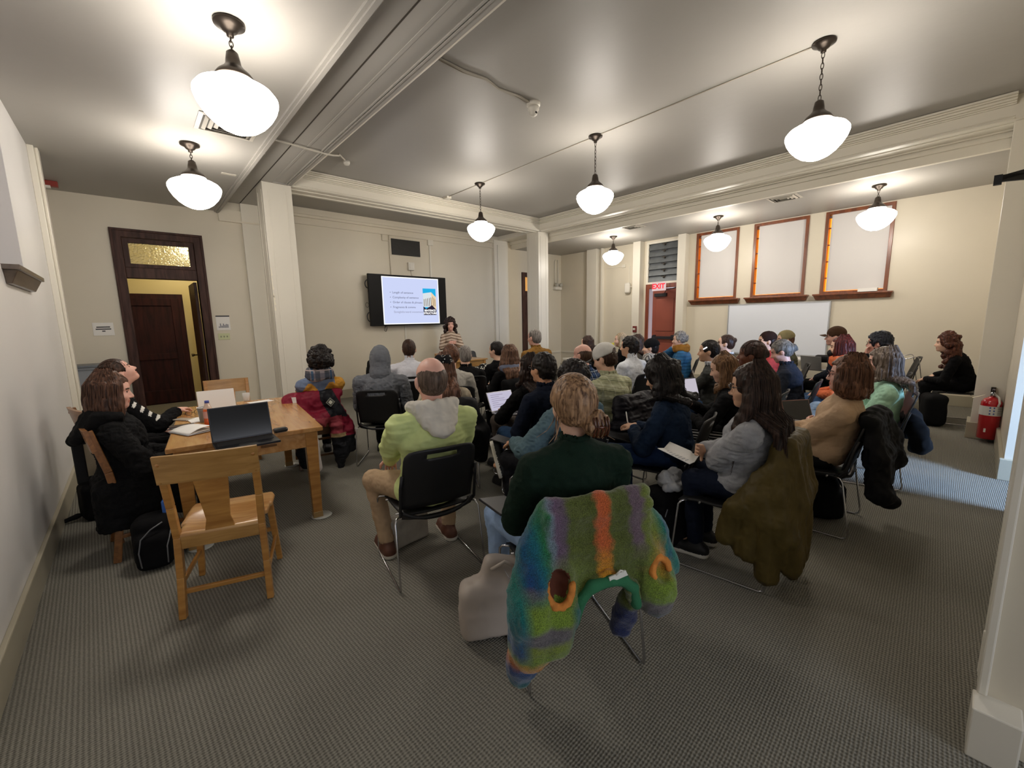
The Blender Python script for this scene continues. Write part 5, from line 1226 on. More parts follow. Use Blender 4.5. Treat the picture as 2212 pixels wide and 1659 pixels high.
def sit(key, who, px, py, z=None, X=None, O=None, fwd=None, hy=.06, chair=True, **kw):
    """who: words after 'person'; the head is put where its pixel meets height z (or plane X), the seat below it"""
    head = atX(px, py, X) if X is not None else atz(px, py, z)
    if fwd is None: d = TV-head[:2]; fwd = d/np.linalg.norm(d)
    fwd = nrm(np.array(fwd[:2])); yaw = face_yaw(*fwd)
    if O is None: O = head[:2]-fwd*hy
    dist = float(np.dot(np.array([head[0], head[1], head[2]-EYE]), CF)); vox = .007 if dist < 2.6 else (.008 if dist < 3.6 else (.010 if dist < 5 else .012))
    kw.setdefault('vox', vox)
    c = make_person('person '+who, O, yaw, head, group='seated audience', **kw); PEOPLE[key] = c; c['fwd'] = fwd; c['who'] = who; c['dist'] = dist
    if chair:
        p = np.array(O)+fwd*.075
        lab = chair if isinstance(chair, str) else 'black chair under the person '+who
        if len(lab.split()) > 16: lab = lab.split(',')[0]
        c['chair'] = chair_at(p[0], p[1], yaw, lab)
    return c

# ---- wooden chairs and the two women at the oak table
WC = build_wood_chair('empty oak chair with a curved top rail at the near end of the table')
f = nrm(np.array([.33, .944])); cwid = np.array([(.0368+.4233)/2, (2.719+2.589)/2]); f = nrm(np.array([.13, .40])); p = cwid+f*.235
WC.location = (p[0], p[1], 0); WC.rotation_euler = (0, 0, face_yaw(*f)); WC['group'] = 'oak library chairs'
def wchair(x, y, fwd, label):
    o = copy_tree(WC); o.location = (x, y, 0); o.rotation_euler = (0, 0, face_yaw(*nrm(np.array(fwd)))); o['label'] = label; return o
pf_ = atz(489, 832, .845); wchair(pf_[0]-.02, pf_[1]-.27, (-.08, -1.0), 'oak chair standing at the far end of the table, facing the viewer')
fw1 = nrm(np.array([.995, .06])); WCA = wchair(-.02, 3.93, fw1, 'oak chair under the woman in the black hooded coat')
sit('coat', 'with a brown bob in a black fleecy hooded coat at the oak table', 240, 848, z=1.115, O=np.array([-.01, 3.93])-fw1*.09, fwd=fw1, hyaw=-8, hpitch=-4, skin='pink', top=[cloth('black_sherpa', '101011', kind='sherpa', noise=.25)], topdisp=.008, thick=.03, bulk=1.12, hands=('lap','lap'), skirt=.22, hoodscale=1.3, topname='coat', collar=('hood', cloth('black_sherpa', '101011', kind='sherpa')), hair=dict(style='bob', m=hair_mat('deep_brown','3c271e','694a3a'), length=.22, volume=.010, seed=3), chair=False, vox=.008)
fw2 = nrm(np.array([.95, .28])); WCB = wchair(-.12, 4.82, fw2, 'oak chair under the woman in the black sweater with white sleeve pattern')
whitep = cloth('white_wool', 'd8d5ce', kind='knit')
def tag2(P, c):
    t = np.zeros(len(P), int); E, W = c['arm'][1]; S1 = c['S'][1]; d = E-S1; u = ((P-S1)@d)/(d@d); q = P-(S1+np.outer(u, d)); up_ = q[:,2] > .035
    t[(np.abs(np.sin(u*9+P[:,1]*30)) < .55) & up_ & (u > -.3) & (u < .95) & (np.abs(q[:,1]) < .05)] = 1; return t
sit('black_sweater', 'in a black sweater with white sleeve pattern, face tilted up, at the oak table', 258, 806, z=1.165, O=np.array([-.10, 4.80])-fw2*.04, fwd=fw2, hyaw=-10, hpitch=34, skin='pink', top=[black_knit, whitep, tag2], hands=('thigh','table'), bulk=1.05, hair=dict(style='tied', m=H_DBR, volume=.006, bun=(0,-.11,.02,.035)), chair=False, thick=.02)
fw3 = nrm(np.array([.2, .98])); WC3 = wchair(1.435, 4.93, fw3, 'dark oak chair carrying the crimson jacket')
oak_shaded = wood('oak_shaded_wood', '6e4520', '966434', 3.0, (1.5, 12, 12), rough=0.38, coat=0.3)  # darker copy of the oak: shade on both women's chairs put into the colour
def swap_wood(o, w=oak_old):
    for ch in o.children:
        ch.data = ch.data.copy()
        for i in range(len(ch.data.materials)): ch.data.materials[i] = w
swap_wood(WC3); WC3.scale = (1, 1, .93)
for o_ in (WCA, WCB): swap_wood(o_, oak_shaded)
mustard = cloth('mustard', 'c08a34', c2='d39c45'); bluegrey = cloth('blue_grey_yoke', '6f7d97', noise=.2)
sit('curly', 'with dark curly hair in a mustard and blue top and plaid scarf', 693, 782, z=1.15, O=np.array([1.43, 4.90]), fwd=fw3, top=[mustard, bluegrey, lambda P, c: ((P[:,2] > c['N'][2]-.12-.05*np.sin(P[:,0]*30)) & (np.abs(P[:,0]) < .19)).astype(int)], collar=('scarf', scarf_plaid), hair=dict(style='curly', m=H_BLK, volume=.022, length=.06, seed=4), pants=black_pants, chair=False, vox=.009, skin='light', thick=.02)

# ---- left half of the audience
sit('hood', 'in a grey hoodie with the hood up', 822, 775, z=1.15, top=cloth('grey_hoodie', '696c72', noise=.12), collar=('hoodup', cloth('grey_hoodie', '696c72')), sex='m', bulk=1.18, sw=.235, thick=.025, pants=black_pants, vox=.009, hands=('lap','lap'), topdisp=.008)
sit('turtle', 'in a white turtleneck with short dark hair', 884, 755, z=1.18, top=cloth('white_turtleneck', 'd9dae2', noise=.03), collar=('turtle', cloth('white_turtleneck', 'd9dae2', noise=.03)), sex='m', hair=dict(style='short', m=H_DBR), bulk=1.05, sw=.215, skin='light')
fl = nrm(np.array([.2, .98]))
lime = cloth('lime_jacket', 'cbd894', rough=.7, noise=.05, kind='nylon'); hoodw = cloth('oatmeal_hood', 'd5d0c6', noise=.05)
fold_big = [(.006, (7, 7, 17), True), (.005, (13, 13, 36), True), (.002, (40, 40, 60), False)]
sit('lime', 'with a bald crown in a lime jacket and pale hood', 931, 822, z=1.20, O=np.array([1.285, 2.235]), fwd=fl, hpitch=-4, hs=1.06, skin='pink', sex='m', bulk=1.2, sw=.212, thick=.03, topname='jacket', top=lime, fold=fold_big, hoodscale=1.12, collar=('hood', hoodw), hair=dict(style='ring', m=hair_mat('grey_brown', '54443a', '6e5d51')), pants=cloth('khaki', 'b2987a', noise=.06), shoes=SH_BR, legs='wide', hands=('knee','lap'), topvox=.007, hem=-.03)
sit('bandana', 'in a black patterned bandana with long brown hair', 958, 795, z=1.12, top=cloth('camel_print', '9a8a72', noise=.35, c2='cbbfa6'), hair=dict(style='long', m=H_BR, length=.32, seed=8), extras=[beanie(bandana_m, 'bandana', .004)], vox=.009)
sit('vest', 'in a pale grey waistcoat with brown tied hair', 974, 770, z=1.15, top=cloth('pale_grey_vest', 'b3afa6', noise=.06), hair=dict(style='tied', m=H_BR, volume=.014, bun=(.03,-.10,.05,.045)), sw=.19)
sit('buzz', 'with buzzed grey hair in a black jacket near the front', 1004, 768, z=1.09, top=black_coat, sex='m', hair=dict(style='short', m=H_BUZ, volume=-.004), collar=('shirt', black_coat))
sit('black11', 'with a dark ponytail in a black top', 1071, 757, z=1.115, top=black_knit, hair=dict(style='tied', m=H_BLK, volume=.008, bun=(.05,-.10,-.04,.03)), hyaw=25, fwd=(0.02, 1))
sit('hair12', 'with long light brown hair and a blue-grey hood', 1100, 768, z=1.12, top=black_coat, collar=('hood', cloth('blue_grey_hood', '6d7488')), hair=dict(style='long', m=hair_mat('chestnut', '4c3428', '7d5d49'), length=.30, volume=.008, seed=12))
sit('tan', 'with grey hair in a tan corduroy jacket', 1154, 730, z=1.265, top=cloth('tan_corduroy', '86622f', noise=.08), collar=('shirt', cloth('tan_corduroy', '86622f')), sex='m', bulk=1.12, sw=.23, hair=dict(style='short', m=H_BUZ, volume=-.002), skin='pink', hyaw=10, thick=.022, seat=.45)
sit('curl14', 'with long dark curls in a fuzzy black jacket, laptop on the lap', 1142, 796, z=1.08, top=cloth('black_fuzzy', '0a0a0b', kind='sherpa', noise=.3), hair=dict(style='long', m=hair_mat('very_dark', '1b1310', '3a2a24'), length=.30, volume=.006, curl=1.0, seed=14), hands=('laptop','laptop'), pants=cloth('taupe_trousers', '5d544e'), fwd=(.12, 1), hyaw=12, thick=.022)
sit('navy', 'with short black hair and glasses in a navy jacket', 1172, 797, z=1.13, top=cloth('navy_jacket', '0f1626', noise=.1), collar=('shirt', cloth('navy_jacket', '0f1626')), sex='m', hair=dict(style='short', m=H_BLK, volume=.006), skin='tan', pants=jeans, fwd=(.05, 1), hyaw=6, extras=[glasses(mat('frame_dark','1a1a1c',.3))], hands=('lap','lap'), thick=.022, bulk=1.08)
sit('teal', 'with black hair in a teal-grey shirt, legs crossed', 1236, 820, z=1.11, O=atz(1236, 820, 1.11)[:2]+np.array([-.16, -.06]), top=cloth('teal_shirt', '566c75', noise=.12), sex='m', hair=dict(style='short', m=H_BLK, volume=.016), skin='tan', pants=cloth('charcoal_trousers','1c1c20'), shoes=SH_BW, legs='fig4', hands=((-.20,.30,.66),'lap'), fwd=(.02, 1), thick=.03, bulk=1.15, sw=.22, topdisp=.009)
fg = nrm(np.array([.443, .897])); green = cloth('forest_green_knit', '12241a', kind='knit', noise=.15)
cg = sit('green', 'in a forest green sweater with a dark blonde bun', 1236, 878, z=1.175, O=np.array([1.385, 1.17]), fwd=fg, top=green, collar=('turtle', green, .032), hair=dict(style='tied', m=H_BLD, volume=.016, bun=(.055,-.115,-.055,.056), seed=17, wisps=14), pants=light_jeans, shoes=SH_BW, thick=.03, sw=.19, bulk=1.08, hands=('lap','lap'), knees=(.24,.12), topvox=.007, fold=[(.008, (10,10,14), False), (.004, (30,30,40), True)], skin='light')
def claw(c):
    q = c['q']; m = MB()
    for k in range(5):
        a = -.9+.45*k
        m.tube([q(.055+.035*math.sin(a*1.2)+.006*math.sin(u*3), -.158-.014*math.sin(u*math.pi)*math.cos(a), -.06+(u-.5)*.085) for u in np.linspace(0,1,6)], .0045, 6)
    m.tube([q(.008, -.145, -.06), q(.055, -.176, -.058), q(.10, -.145, -.06)], .007, 6); m.build('claw_clip', mat('tortoiseshell','4a2412',rough=.2,noise=.5,nscale=60), c['hair'])
claw(cg)
# ---- middle
sit('plaid', 'with a bald pink crown in a navy plaid shirt', 1258, 768, z=1.13, top=plaid_navy, collar=('shirt', plaid_navy), sex='m', bulk=1.15, sw=.22, hair=dict(style='ring', m=hair_mat('mid_brown','3a2a20','5c4638')), skin='pink', hyaw=14, fwd=(.1, 1), hands=('lap','lap'))
sit('dark19', 'with long dark hair behind the bald man in plaid', 1268, 742, z=1.13, top=black_knit, hair=dict(style='long', m=H_DBR, length=.30, seed=19))
sit('cap', 'in a white trucker cap and pale green plaid shirt', 1306, 776, z=1.17, top=plaid_green, collar=('shirt', plaid_green), sex='m', bulk=1.12, sw=.218, hair=dict(style='short', m=H_DBR), skin='light', fwd=(.08, 1), hyaw=18, hpitch=-18, hy=.10, thick=.024, hands=('lap','lap'), extras=[ballcap(cloth('white_cap','d6d4cf',noise=.04), mat('cap_mesh_dark','2a2523',rough=.8))])
sit('whitejk', 'with dark hair in a white fleece jacket', 1359, 750, z=1.165, top=cloth('white_fleece', 'd4d8df', kind='fleece', noise=.04), collar=('turtle', cloth('white_fleece', 'd4d8df')), sex='m', bulk=1.08, hair=dict(style='short', m=H_BLK, volume=.01), skin='olive', hyaw=22, fwd=(.1, 1), thick=.024)
sit('blonde', 'with straight blonde hair in a black top', 1340, 735, z=1.16, top=black_knit, hair=dict(style='long', m=H_BLO, length=.20, seed=22), hyaw=20)
sit('dark23', 'with long dark brown hair behind the white fleece jacket', 1374, 740, z=1.15, top=cloth('olive_brown','4a4132'), hair=dict(style='long', m=H_DBR, length=.30, volume=.004, seed=23), hyaw=15)
sit('beanie', 'in a black beanie with a black and white checked scarf', 1405, 752, z=1.11, top=black_coat, collar=('scarf', scarf_check), extras=[beanie(cloth('black_beanie','0f0f11',kind='knit'), v=.006)], hair=dict(style='short', m=H_BLK), hyaw=28, fwd=(.02, 1), sw=.2, bulk=1.1, hands=('lap','lap'))
sit('puffer', 'with grey hair in a blue quilted jacket and ochre scarf', 1467, 735, z=1.15, top=puffer_blue, collar=('scarf', cloth('ochre_scarf','9a6a2c',kind='knit')), hair=dict(style='curly', m=H_GRY, volume=.0, length=.05, seed=25), hyaw=8, fwd=(-.35, 1), bulk=1.12, thick=.03, hands=('lap','chin'))
denim = cloth('navy_denim', '1d2c42', kind='denim', noise=.15)
cden = sit('denim', 'with dark hair in a navy denim jacket, writing', 1426, 815, z=1.10, top=denim, collar=('shirt', denim), hair=dict(style='long', m=H_BLK, length=.20, volume=.022, curl=.8, seed=26, bun=(.0,-.12,.05,.05)), pants=cloth('indigo_jeans','24385c',kind='denim',noise=.2), hands=('write','write'), fwd=(-.22, 1), hyaw=4, hpitch=-18, hy=.12, thick=.024, skin='olive', knees=(.18,.12), bulk=1.05)
# ---- right half
sit('cardigan', 'with a white hair slide in a dark grey cardigan', 1530, 760, z=1.15, top=cloth('charcoal_cardigan','3a3b39',kind='knit'), collar=('shirt', cloth('pale_shirt','c9ccd4')), hair=dict(style='tied', m=H_BLK, volume=.004, bun=(0,-.10,-.075,.032)), hyaw=20, fwd=(-.12, 1), skin='olive', pants=jeans, hands=('knee','knee'), bulk=1.05, extras=[lambda c: MB().bar(c['q'](-.088,.02,.06), c['q'](-.085,.06,.035), .008, .014).build('hair_slide', mat('slide_white','e6e2da',rough=.3), c['hair'])])
sit('bun', 'with a small dark bun in an olive brown top', 1567, 743, z=1.165, top=cloth('olive_brown','4a4132'), collar=('shirt', whitep), hair=dict(style='tied', m=H_DBR, volume=.002, bun=(0,-.115,.055,.028)), hyaw=16, fwd=(-.12, 1))
sit('ipad', 'with light brown hair in black, holding a tablet', 1562, 797, z=1.085, top=black_coat, hair=dict(style='long', m=hair_mat('fair_brown','5e402c','94704f'), length=.32, seed=29), pants=track, hands=('laptop',(.02,.36,.74)), fwd=(-.2, 1), hyaw=8, hpitch=-16, hy=.1)
sit('dark30', 'with dark skin and twisted hair in an olive jacket', 1622, 768, z=1.165, top=cloth('olive_jacket','4b493c'), collar=('shirt', cloth('olive_jacket','4b493c')), sex='m', skin='brown', hair=dict(style='tied', m=hair_mat('twists','1d1310','45302a'), volume=.008, bun=(0,-.115,.03,.035)), hyaw=12, hpitch=4, fwd=(-.15, 1), bulk=1.12)
sit('red31', 'in a crimson hoodie and dark brown beanie', 1656, 738, z=1.205, top=cloth('crimson_hoodie','a33b36'), collar=('hood', cloth('crimson_hoodie','a33b36')), extras=[beanie(cloth('brown_beanie','2d1d18',kind='knit'))], hair=dict(style='short', m=H_DBR), hyaw=25)
sit('grey32', 'with curly grey tied hair in a dark navy jacket, looking down', 1688, 760, z=1.14, top=cloth('dark_navy','20242e'), collar=('shirt', cloth('dark_navy','20242e')), hair=dict(style='tied', m=hair_mat('mid_grey','4a4744','827e79'), volume=.006, bun=(0,-.12,.01,.045)), hyaw=10, hpitch=-20, hy=.12, fwd=(-.12, 1), skin='pink', bulk=1.1, hands=('lap','lap'))
sit('olive33', 'in a pale olive beanie in front of the whiteboard', 1695, 735, z=1.18, top=cloth('grey_olive','55543f'), sex='m', extras=[beanie(cloth('olive_beanie','8f8560',kind='knit'))], hair=dict(style='short', m=H_BR), hyaw=20)
knit_grey = cloth('grey_marl_knit', '9a9b9f', kind='knit', noise=.2)
f34 = nrm(np.array([-.12, .99]))
c34 = sit('long34', 'with very long dark hair in a chunky grey sweater', 1622, 838, X=2.60, O=np.array([2.71, .91]), fwd=f34, legs='sit', kf=.26, knees=(.09,.12), top=knit_grey, hair=dict(style='long', m=hair_mat('long_dark','241a16','43322a'), length=.50, volume=.012, seed=34), pants=cloth('navy_jeans','161d2e',kind='denim'), hands=('cross','cross'), hyaw=8, hpitch=-4, skin='olive', thick=.032, topvox=.007, bulk=1.1, fold=[(.009, (11,11,16), False), (.005, (28,28,45), True)], extras=[glasses(mat('frame_dark','1a1a1c',.3))], shoes=SH_BW)
coral = cloth('coral_shawl','e0774e',kind='knit',noise=.08)
sit('mask', 'with dark red hair, black face mask and coral shawl', 1816, 752, z=1.155, top=coral, collar=('scarf', coral), hair=dict(style='bob', m=H_RED, length=.17, volume=.006, seed=35), pants=cloth('mid_jeans','3b5576',kind='denim',noise=.2), hyaw=3, fwd=(-.15, 1), hands=('lap','lap'), skin='light', bulk=1.1, extras=[lambda c: soft('face_mask', Field().ell(c['q'](0,.088,-.062), V(.048,.038,.045), c['R32'], k=.01), .008, mat('mask_black','121214',rough=.8), c['body'])])
sit('cap36', 'in a brown flat cap behind the coral shawl', 1804, 728, z=1.22, top=cloth('dark_navy','20242e'), sex='m', hair=dict(style='short', m=H_DBR), extras=[ballcap(cloth('brown_cap','4a3526'), None)], hyaw=5, fwd=(-.15, 1), skin='pink')
sit('glasses37', 'with dark grey hair and glasses in a navy top', 1897, 742, z=1.185, top=cloth('dark_navy','20242e'), hair=dict(style='short', m=H_BLU, volume=.022), hyaw=3, fwd=(-.10, 1), skin='pink', extras=[glasses(mat('frame_brown','3a2018',.3))], hands=('chin','lap'))
mint = cloth('mint_knit','a3cbb2',kind='knit',noise=.06)
c38 = sit('mint', 'with long brown and grey hair in a mint sweater', 1905, 785, X=5.02, O=np.array([5.06, .60]), fwd=(-.21, .98), top=mint, hair=dict(style='long', m=H_MIX, length=.24, volume=.02, seed=38), pants=light_jeans, hyaw=-2, hpitch=4, skin='pink', thick=.03, bulk=1.15, sw=.195, hands=('lap','lap'), legs='cross_r')
beige = cloth('beige_knit','bb9f82',kind='knit',noise=.06)
c39 = sit('beige', 'with a brown wavy bob and glasses in a beige sweater', 1830, 812, X=3.70, O=np.array([3.76, .70]), fwd=(-.03, 1), top=beige, hair=dict(style='bob', m=H_BR, length=.155, volume=.014, curl=.8, seed=39), pants=cloth('black_jeans','1b1b1e',kind='denim'), hyaw=12, hpitch=4, skin='pink', thick=.03, bulk=1.1, hands=('cross','cross'), extras=[glasses(mat('frame_red','5a2a20',.3))], fold=[(.008, (11,11,16), False), (.003, (30,30,40), True)], topvox=.008)
c40 = sit('auburn', 'with long curly auburn hair all in black by the right wall', 2043, 742, X=8.40, O=np.array([8.58, .10]), fwd=(-.10, 1), top=black_knit, hair=dict(style='curly', m=H_AUB, length=.34, volume=.012, seed=40), pants=black_pants, shoes=SH_BW, hyaw=4, hands=('knee',(.22,.30,.62)), skin='light', legs='sit', kf=.40, chair='black stacking chair partly behind the pillar with the extinguisher')
# ---- the speaker, standing
def to_local(): pass
hp = atY(973, 702, 7.85); Op = hp[:2]; fwp = nrm(np.array([1.6, .8])-Op)
make_person('person standing at the front, dark wavy hair, striped cardigan, hands clasped', Op-fwp*.02, face_yaw(*fwp), hp, striped_knit, skin='pink', hair=dict(style='curly', m=hair_mat('dark_wavy','1f1614','41302a'), volume=.024, length=.20, seed=50), legs='stand', bulk=.92, sw=.165, thick=.012, hands=('clasp','clasp'), pants=cloth('taupe_skirt','7d7066'), vox=.011, curl=.3, hem=-.06)
PRES = Op
# white paint-tidy: empty chairs
chair_at(3.55, 8.38-.25, face_yaw(.1, 1), 'empty black stacking chair left of the grey hoodie, by the screen wall')
chair_at(5.75, 7.75, face_yaw(-.2, -1), 'empty black stacking chair behind the wooden desk, facing the audience')
chair_at(5.35, 4.55, face_yaw(-.05, 1), 'empty black stacking chair in front of the tan corduroy jacket row')
# ================================================================== table and what lies on it
ta = math.atan2(.115, .993)
TB = empty('oak_table', (.65, 4.28, 0), -ta); tagged(TB, 'long golden oak library table with a black laptop on it', 'table')
oak_t = wood('oak_table_wood', 'a06c33', 'c4945a', 2.2, (9, 1.0, 9), rough=0.27, coat=.5)
MB().box((-.48,-.86,.725),(.48,.86,.76)).build('table_top', oak_t, TB, bevel=.006)
MB().box((-.43,-.81,.60),(.43,-.785,.725)).box((-.43,.785,.60),(.43,.81,.725)).box((-.43,-.8,.60),(-.405,.8,.725)).box((.405,-.8,.60),(.43,.8,.725)).build('table_apron', oak_t, TB, bevel=.004)
MB().box((.06,-.828,.655),(.16,-.81,.67)).build('drawer_pull', mat('pull_bronze','6b4a2a',.35,.6), TB, bevel=.004)
for sx in (-1,1):
    for sy in (-1,1):
        x, y = sx*.40, sy*.77
        lg = MB().hexa([(x-.033,y-.033,.05),(x+.033,y-.033,.05),(x+.033,y+.033,.05),(x-.033,y+.033,.05)], [(x-.045,y-.045,.725),(x+.045,y-.045,.725),(x+.045,y+.045,.725),(x-.045,y+.045,.725)]).build('leg', oak, TB, bevel=.004)
        MB().box((x-.036,y-.036,.004),(x+.036,y+.036,.055)).build('foot_cap', mat('foot_brass','a8895a',.4,.5), lg, bevel=.003)
        MB().lathe([(.0,0.001),(.075,.001),(.08,.004),(.075,.009),(.0,.009)], (x+.03,y,0), n=24).build('floor_glide', mat('glide_glass','b9bab4',rough=.15,spec=.8), lg)
def ont(px, py, z=.76): return atz(px, py, z)
def laptop(label, c, yaw, w=.33, d=.225, body='laptop_dark', bc='15151a', screen=None, scol='d8d3ea', open_=105, base_tilt=0, z=None, group=None):
    t = empty('laptop', (c[0], c[1], c[2] if z is None else z), yaw); tagged(t, label, 'laptop', group); bm = mat(body, bc, rough=.35, metal=.3)
    MB().box((-w/2,-d,0),(w/2,0,.014)).build('laptop_base', bm, t, bevel=.003)
    MB().box((-w/2+.02,-d*.55,.014),(w/2-.02,-.02,.016)).box((-.055,-d+.01,.014),(.055,-d*.62,.0152)).build('keyboard', mat('keyboard_black','0d0d10',rough=.5), t)
    Mx = Matrix.Translation((0,0,.014)) @ Matrix.Rotation(math.radians(90-open_), 4, 'X')
    lid = MB().box((-w/2,0,0),(w/2,.007,d)).xform(Mx).build('laptop_lid', bm, t, bevel=.003)
    sm = mat('screen_off','050507',rough=.15) if not screen else emitter('screen_'+screen, scol, .75)
    sc = MB().box((-w/2+.008,-.001,.012),(w/2-.008,0,d-.008)).xform(Mx).build('screen', sm, lid)
    if screen:
        m = MB(); random.seed(len(label))
        for k in range(7): m.box((-w/2+.04,-.0018,d-.035-k*.022),(-w/2+.06+random.uniform(.05,.2),-.001,d-.040-k*.022))
        m.xform(Mx).build('screen_text', mat('screen_ink','9a94b4',emit='8d88a8',estr=.5), sc)
    return t
c = ont(527, 951); laptop('black laptop open on the oak table', c, -ta+.10, w=.36, d=.235)
pap = mat('white_paper', 'eceae6', rough=.7)
def wob(m, w, d, z0, f, n=10):
    rows = [[(-w/2+w*j/n, -d/2+d*i/4, z0+f(j/n, i/4)) for j in range(n+1)] for i in range(5)]; shell(m, rows, .0015); return m
c = ont(418, 932); t = empty('notebook', tuple(c), -ta+.5); tagged(t, 'open white notebook with curled pages on the oak table', 'notebook')
wob(MB(), .21, .27, .002, lambda u, v: .004).build('notebook_cover', mat('cover_grey','c9cbd0',rough=.6), t)
wob(MB(), .20, .26, .010, lambda u, v: .035*math.sin(u*2.6)*(1-.3*v)).build('notebook_page', pap, t); wob(MB().box((.0,0,0),(.001,.001,.001)), .2, .26, .004, lambda u, v: .012*math.sin(u*3)).build('notebook_page', pap, t)
c = ont(445, 905); t = empty('paper_stack', tuple(c), -ta+.2); tagged(t, 'white papers with folded spectacles lying on top', 'papers')
MB().box((-.12,-.11,.001),(.12,.11,.006)).build('paper_sheet', pap, t); 
c2 = ont(418, 897, .768); t = empty('eyeglasses', tuple(c2), .3); tagged(t, 'thin folded spectacles lying on the papers on the oak table', 'glasses')
gm = mat('frame_dark','1a1a1c',.3); m = MB()
for s in (-1,1):
    m.tube([(s*.034+.026*math.cos(a), 0, .024+.021*math.sin(a)) for a in np.linspace(0,2*math.pi,15)[:-1]], .0018, 6, closed=True).tube([(s*.06,0,.03),(s*.055,-.06,.012),(s*.04,-.13,.002)], .0018, 6)
m.tube([(-.008,0,.028),(.008,0,.028)], .0018, 6).build('spectacle_frame', gm, t)
def flat_thing(name, label, cat, px, py, z, w, d, h, yaw, m, bevel=.004):
    o = MB().box((-w/2,-d/2,0),(w/2,d/2,h)).build(name, m, None, bevel=bevel); o.location = tuple(atz(px, py, z)); o.rotation_euler = (0,0,yaw); tagged(o, label, cat); return o
flat_thing('phone', 'silver-edged phone lying near the sweater sleeve on the oak table', 'phone', 397, 907, .761, .075, .15, .009, .6, mat('phone_silver','b7afa6',.3,.4))
flat_thing('phone', 'dark red-brown phone case lying beside the open notebook', 'phone', 393, 921, .761, .16, .08, .010, -.05, mat('case_dark_red','2a1517',.4))
flat_thing('pen', 'dark pen lying next to the open notebook', 'pen', 386, 926, .761, .15, .009, .009, .12, mat('pen_dark','17171a',.3))
flat_thing('computer_mouse', 'small black rounded gadget on the bare right end of the oak table', 'gadget', 606, 933, .761, .095, .06, .032, .1, mat('gadget_black','1b1b1e',.3), .014)
flat_thing('paper_sheet', 'white sheet lying at the far right edge of the oak table', 'paper', 563, 868, .761, .21, .13, .002, .2, pap, 0)
t = empty('name_card', tuple(ont(470, 880)), -ta+.1); tagged(t, 'tall white folded card standing behind the orange bottle', 'card')
MB().hexa([(-.15,-.03,0),(.15,-.03,0),(.15,-.027,0),(-.15,-.027,0)], [(-.15,.02,.17),(.15,.02,.17),(.15,.023,.17),(-.15,.023,.17)]).build('card_face', pap, t, fix=False); MB().hexa([(-.15,.09,0),(.15,.09,0),(.15,.093,0),(-.15,.093,0)], [(-.15,.023,.17),(.15,.023,.17),(.15,.026,.17),(-.15,.026,.17)]).build('card_face', pap, t, fix=False)
t = empty('drink_bottle', tuple(ont(453, 918)), 0); tagged(t, 'clear bottle of orange soda with a blue cap on the oak table', 'bottle')
MB().lathe([(0,.002),(.03,.002),(.033,.01),(.033,.055),(.030,.065),(.033,.075),(.033,.118),(.03,.135),(.018,.165),(.014,.18),(.0,.18)], n=20).build('bottle_body', mat('orange_soda','e0652a',rough=.12,spec=.6), t)
MB().lathe([(.0335,.06),(.0335,.116)], n=20).build('bottle_label', mat('soda_label','d9a49a',rough=.5), t, fix=False)
MB().lathe([(.0305,.134),(.0185,.166),(.0145,.181)], n=20).build('bottle_shoulder', mat('clear_pet','c9b0a0',rough=.1,spec=.8), t, fix=False); MB().lathe([(0,.20),(.015,.2),(.016,.18),(0,.18)], n=16).build('bottle_cap', mat('cap_blue','3f4c9c',.4), t)
t = empty('paper_cup', tuple(ont(441, 912)), 0); tagged(t, 'grey translucent cup beside the orange bottle', 'cup')
MB().lathe([(0,.003),(.027,.003),(.038,.125),(.040,.126),(.038,.122),(.026,.006),(0,.006)], n=24).build('cup_wall', mat('cup_grey','a6adb2',rough=.2,alpha=.75), t); MB().tube([(.039*math.cos(a),.039*math.sin(a),.126) for a in np.linspace(0,2*math.pi,25)[:-1]], .0025, 6, closed=True).build('cup_rim', pap, t)
t = empty('plastic_cup', tuple(ont(533, 866)), 0); tagged(t, 'clear plastic tumbler at the far end of the oak table', 'cup')
MB().lathe([(0,.003),(.028,.003),(.036,.085),(.034,.085),(.026,.006),(0,.006)], n=20).build('cup_wall', mat('clear_cup','e6e6e4',rough=.1,alpha=.45), t)

# ================================================================== coats over chair backs (each in the frame of its chair)
def chair_frame(key=None, O=None, fwd=None):
    c = PEOPLE[key]; p = np.array(c['O'])+c['fwd']*.075; return (p[0], p[1], 0), c['yaw']
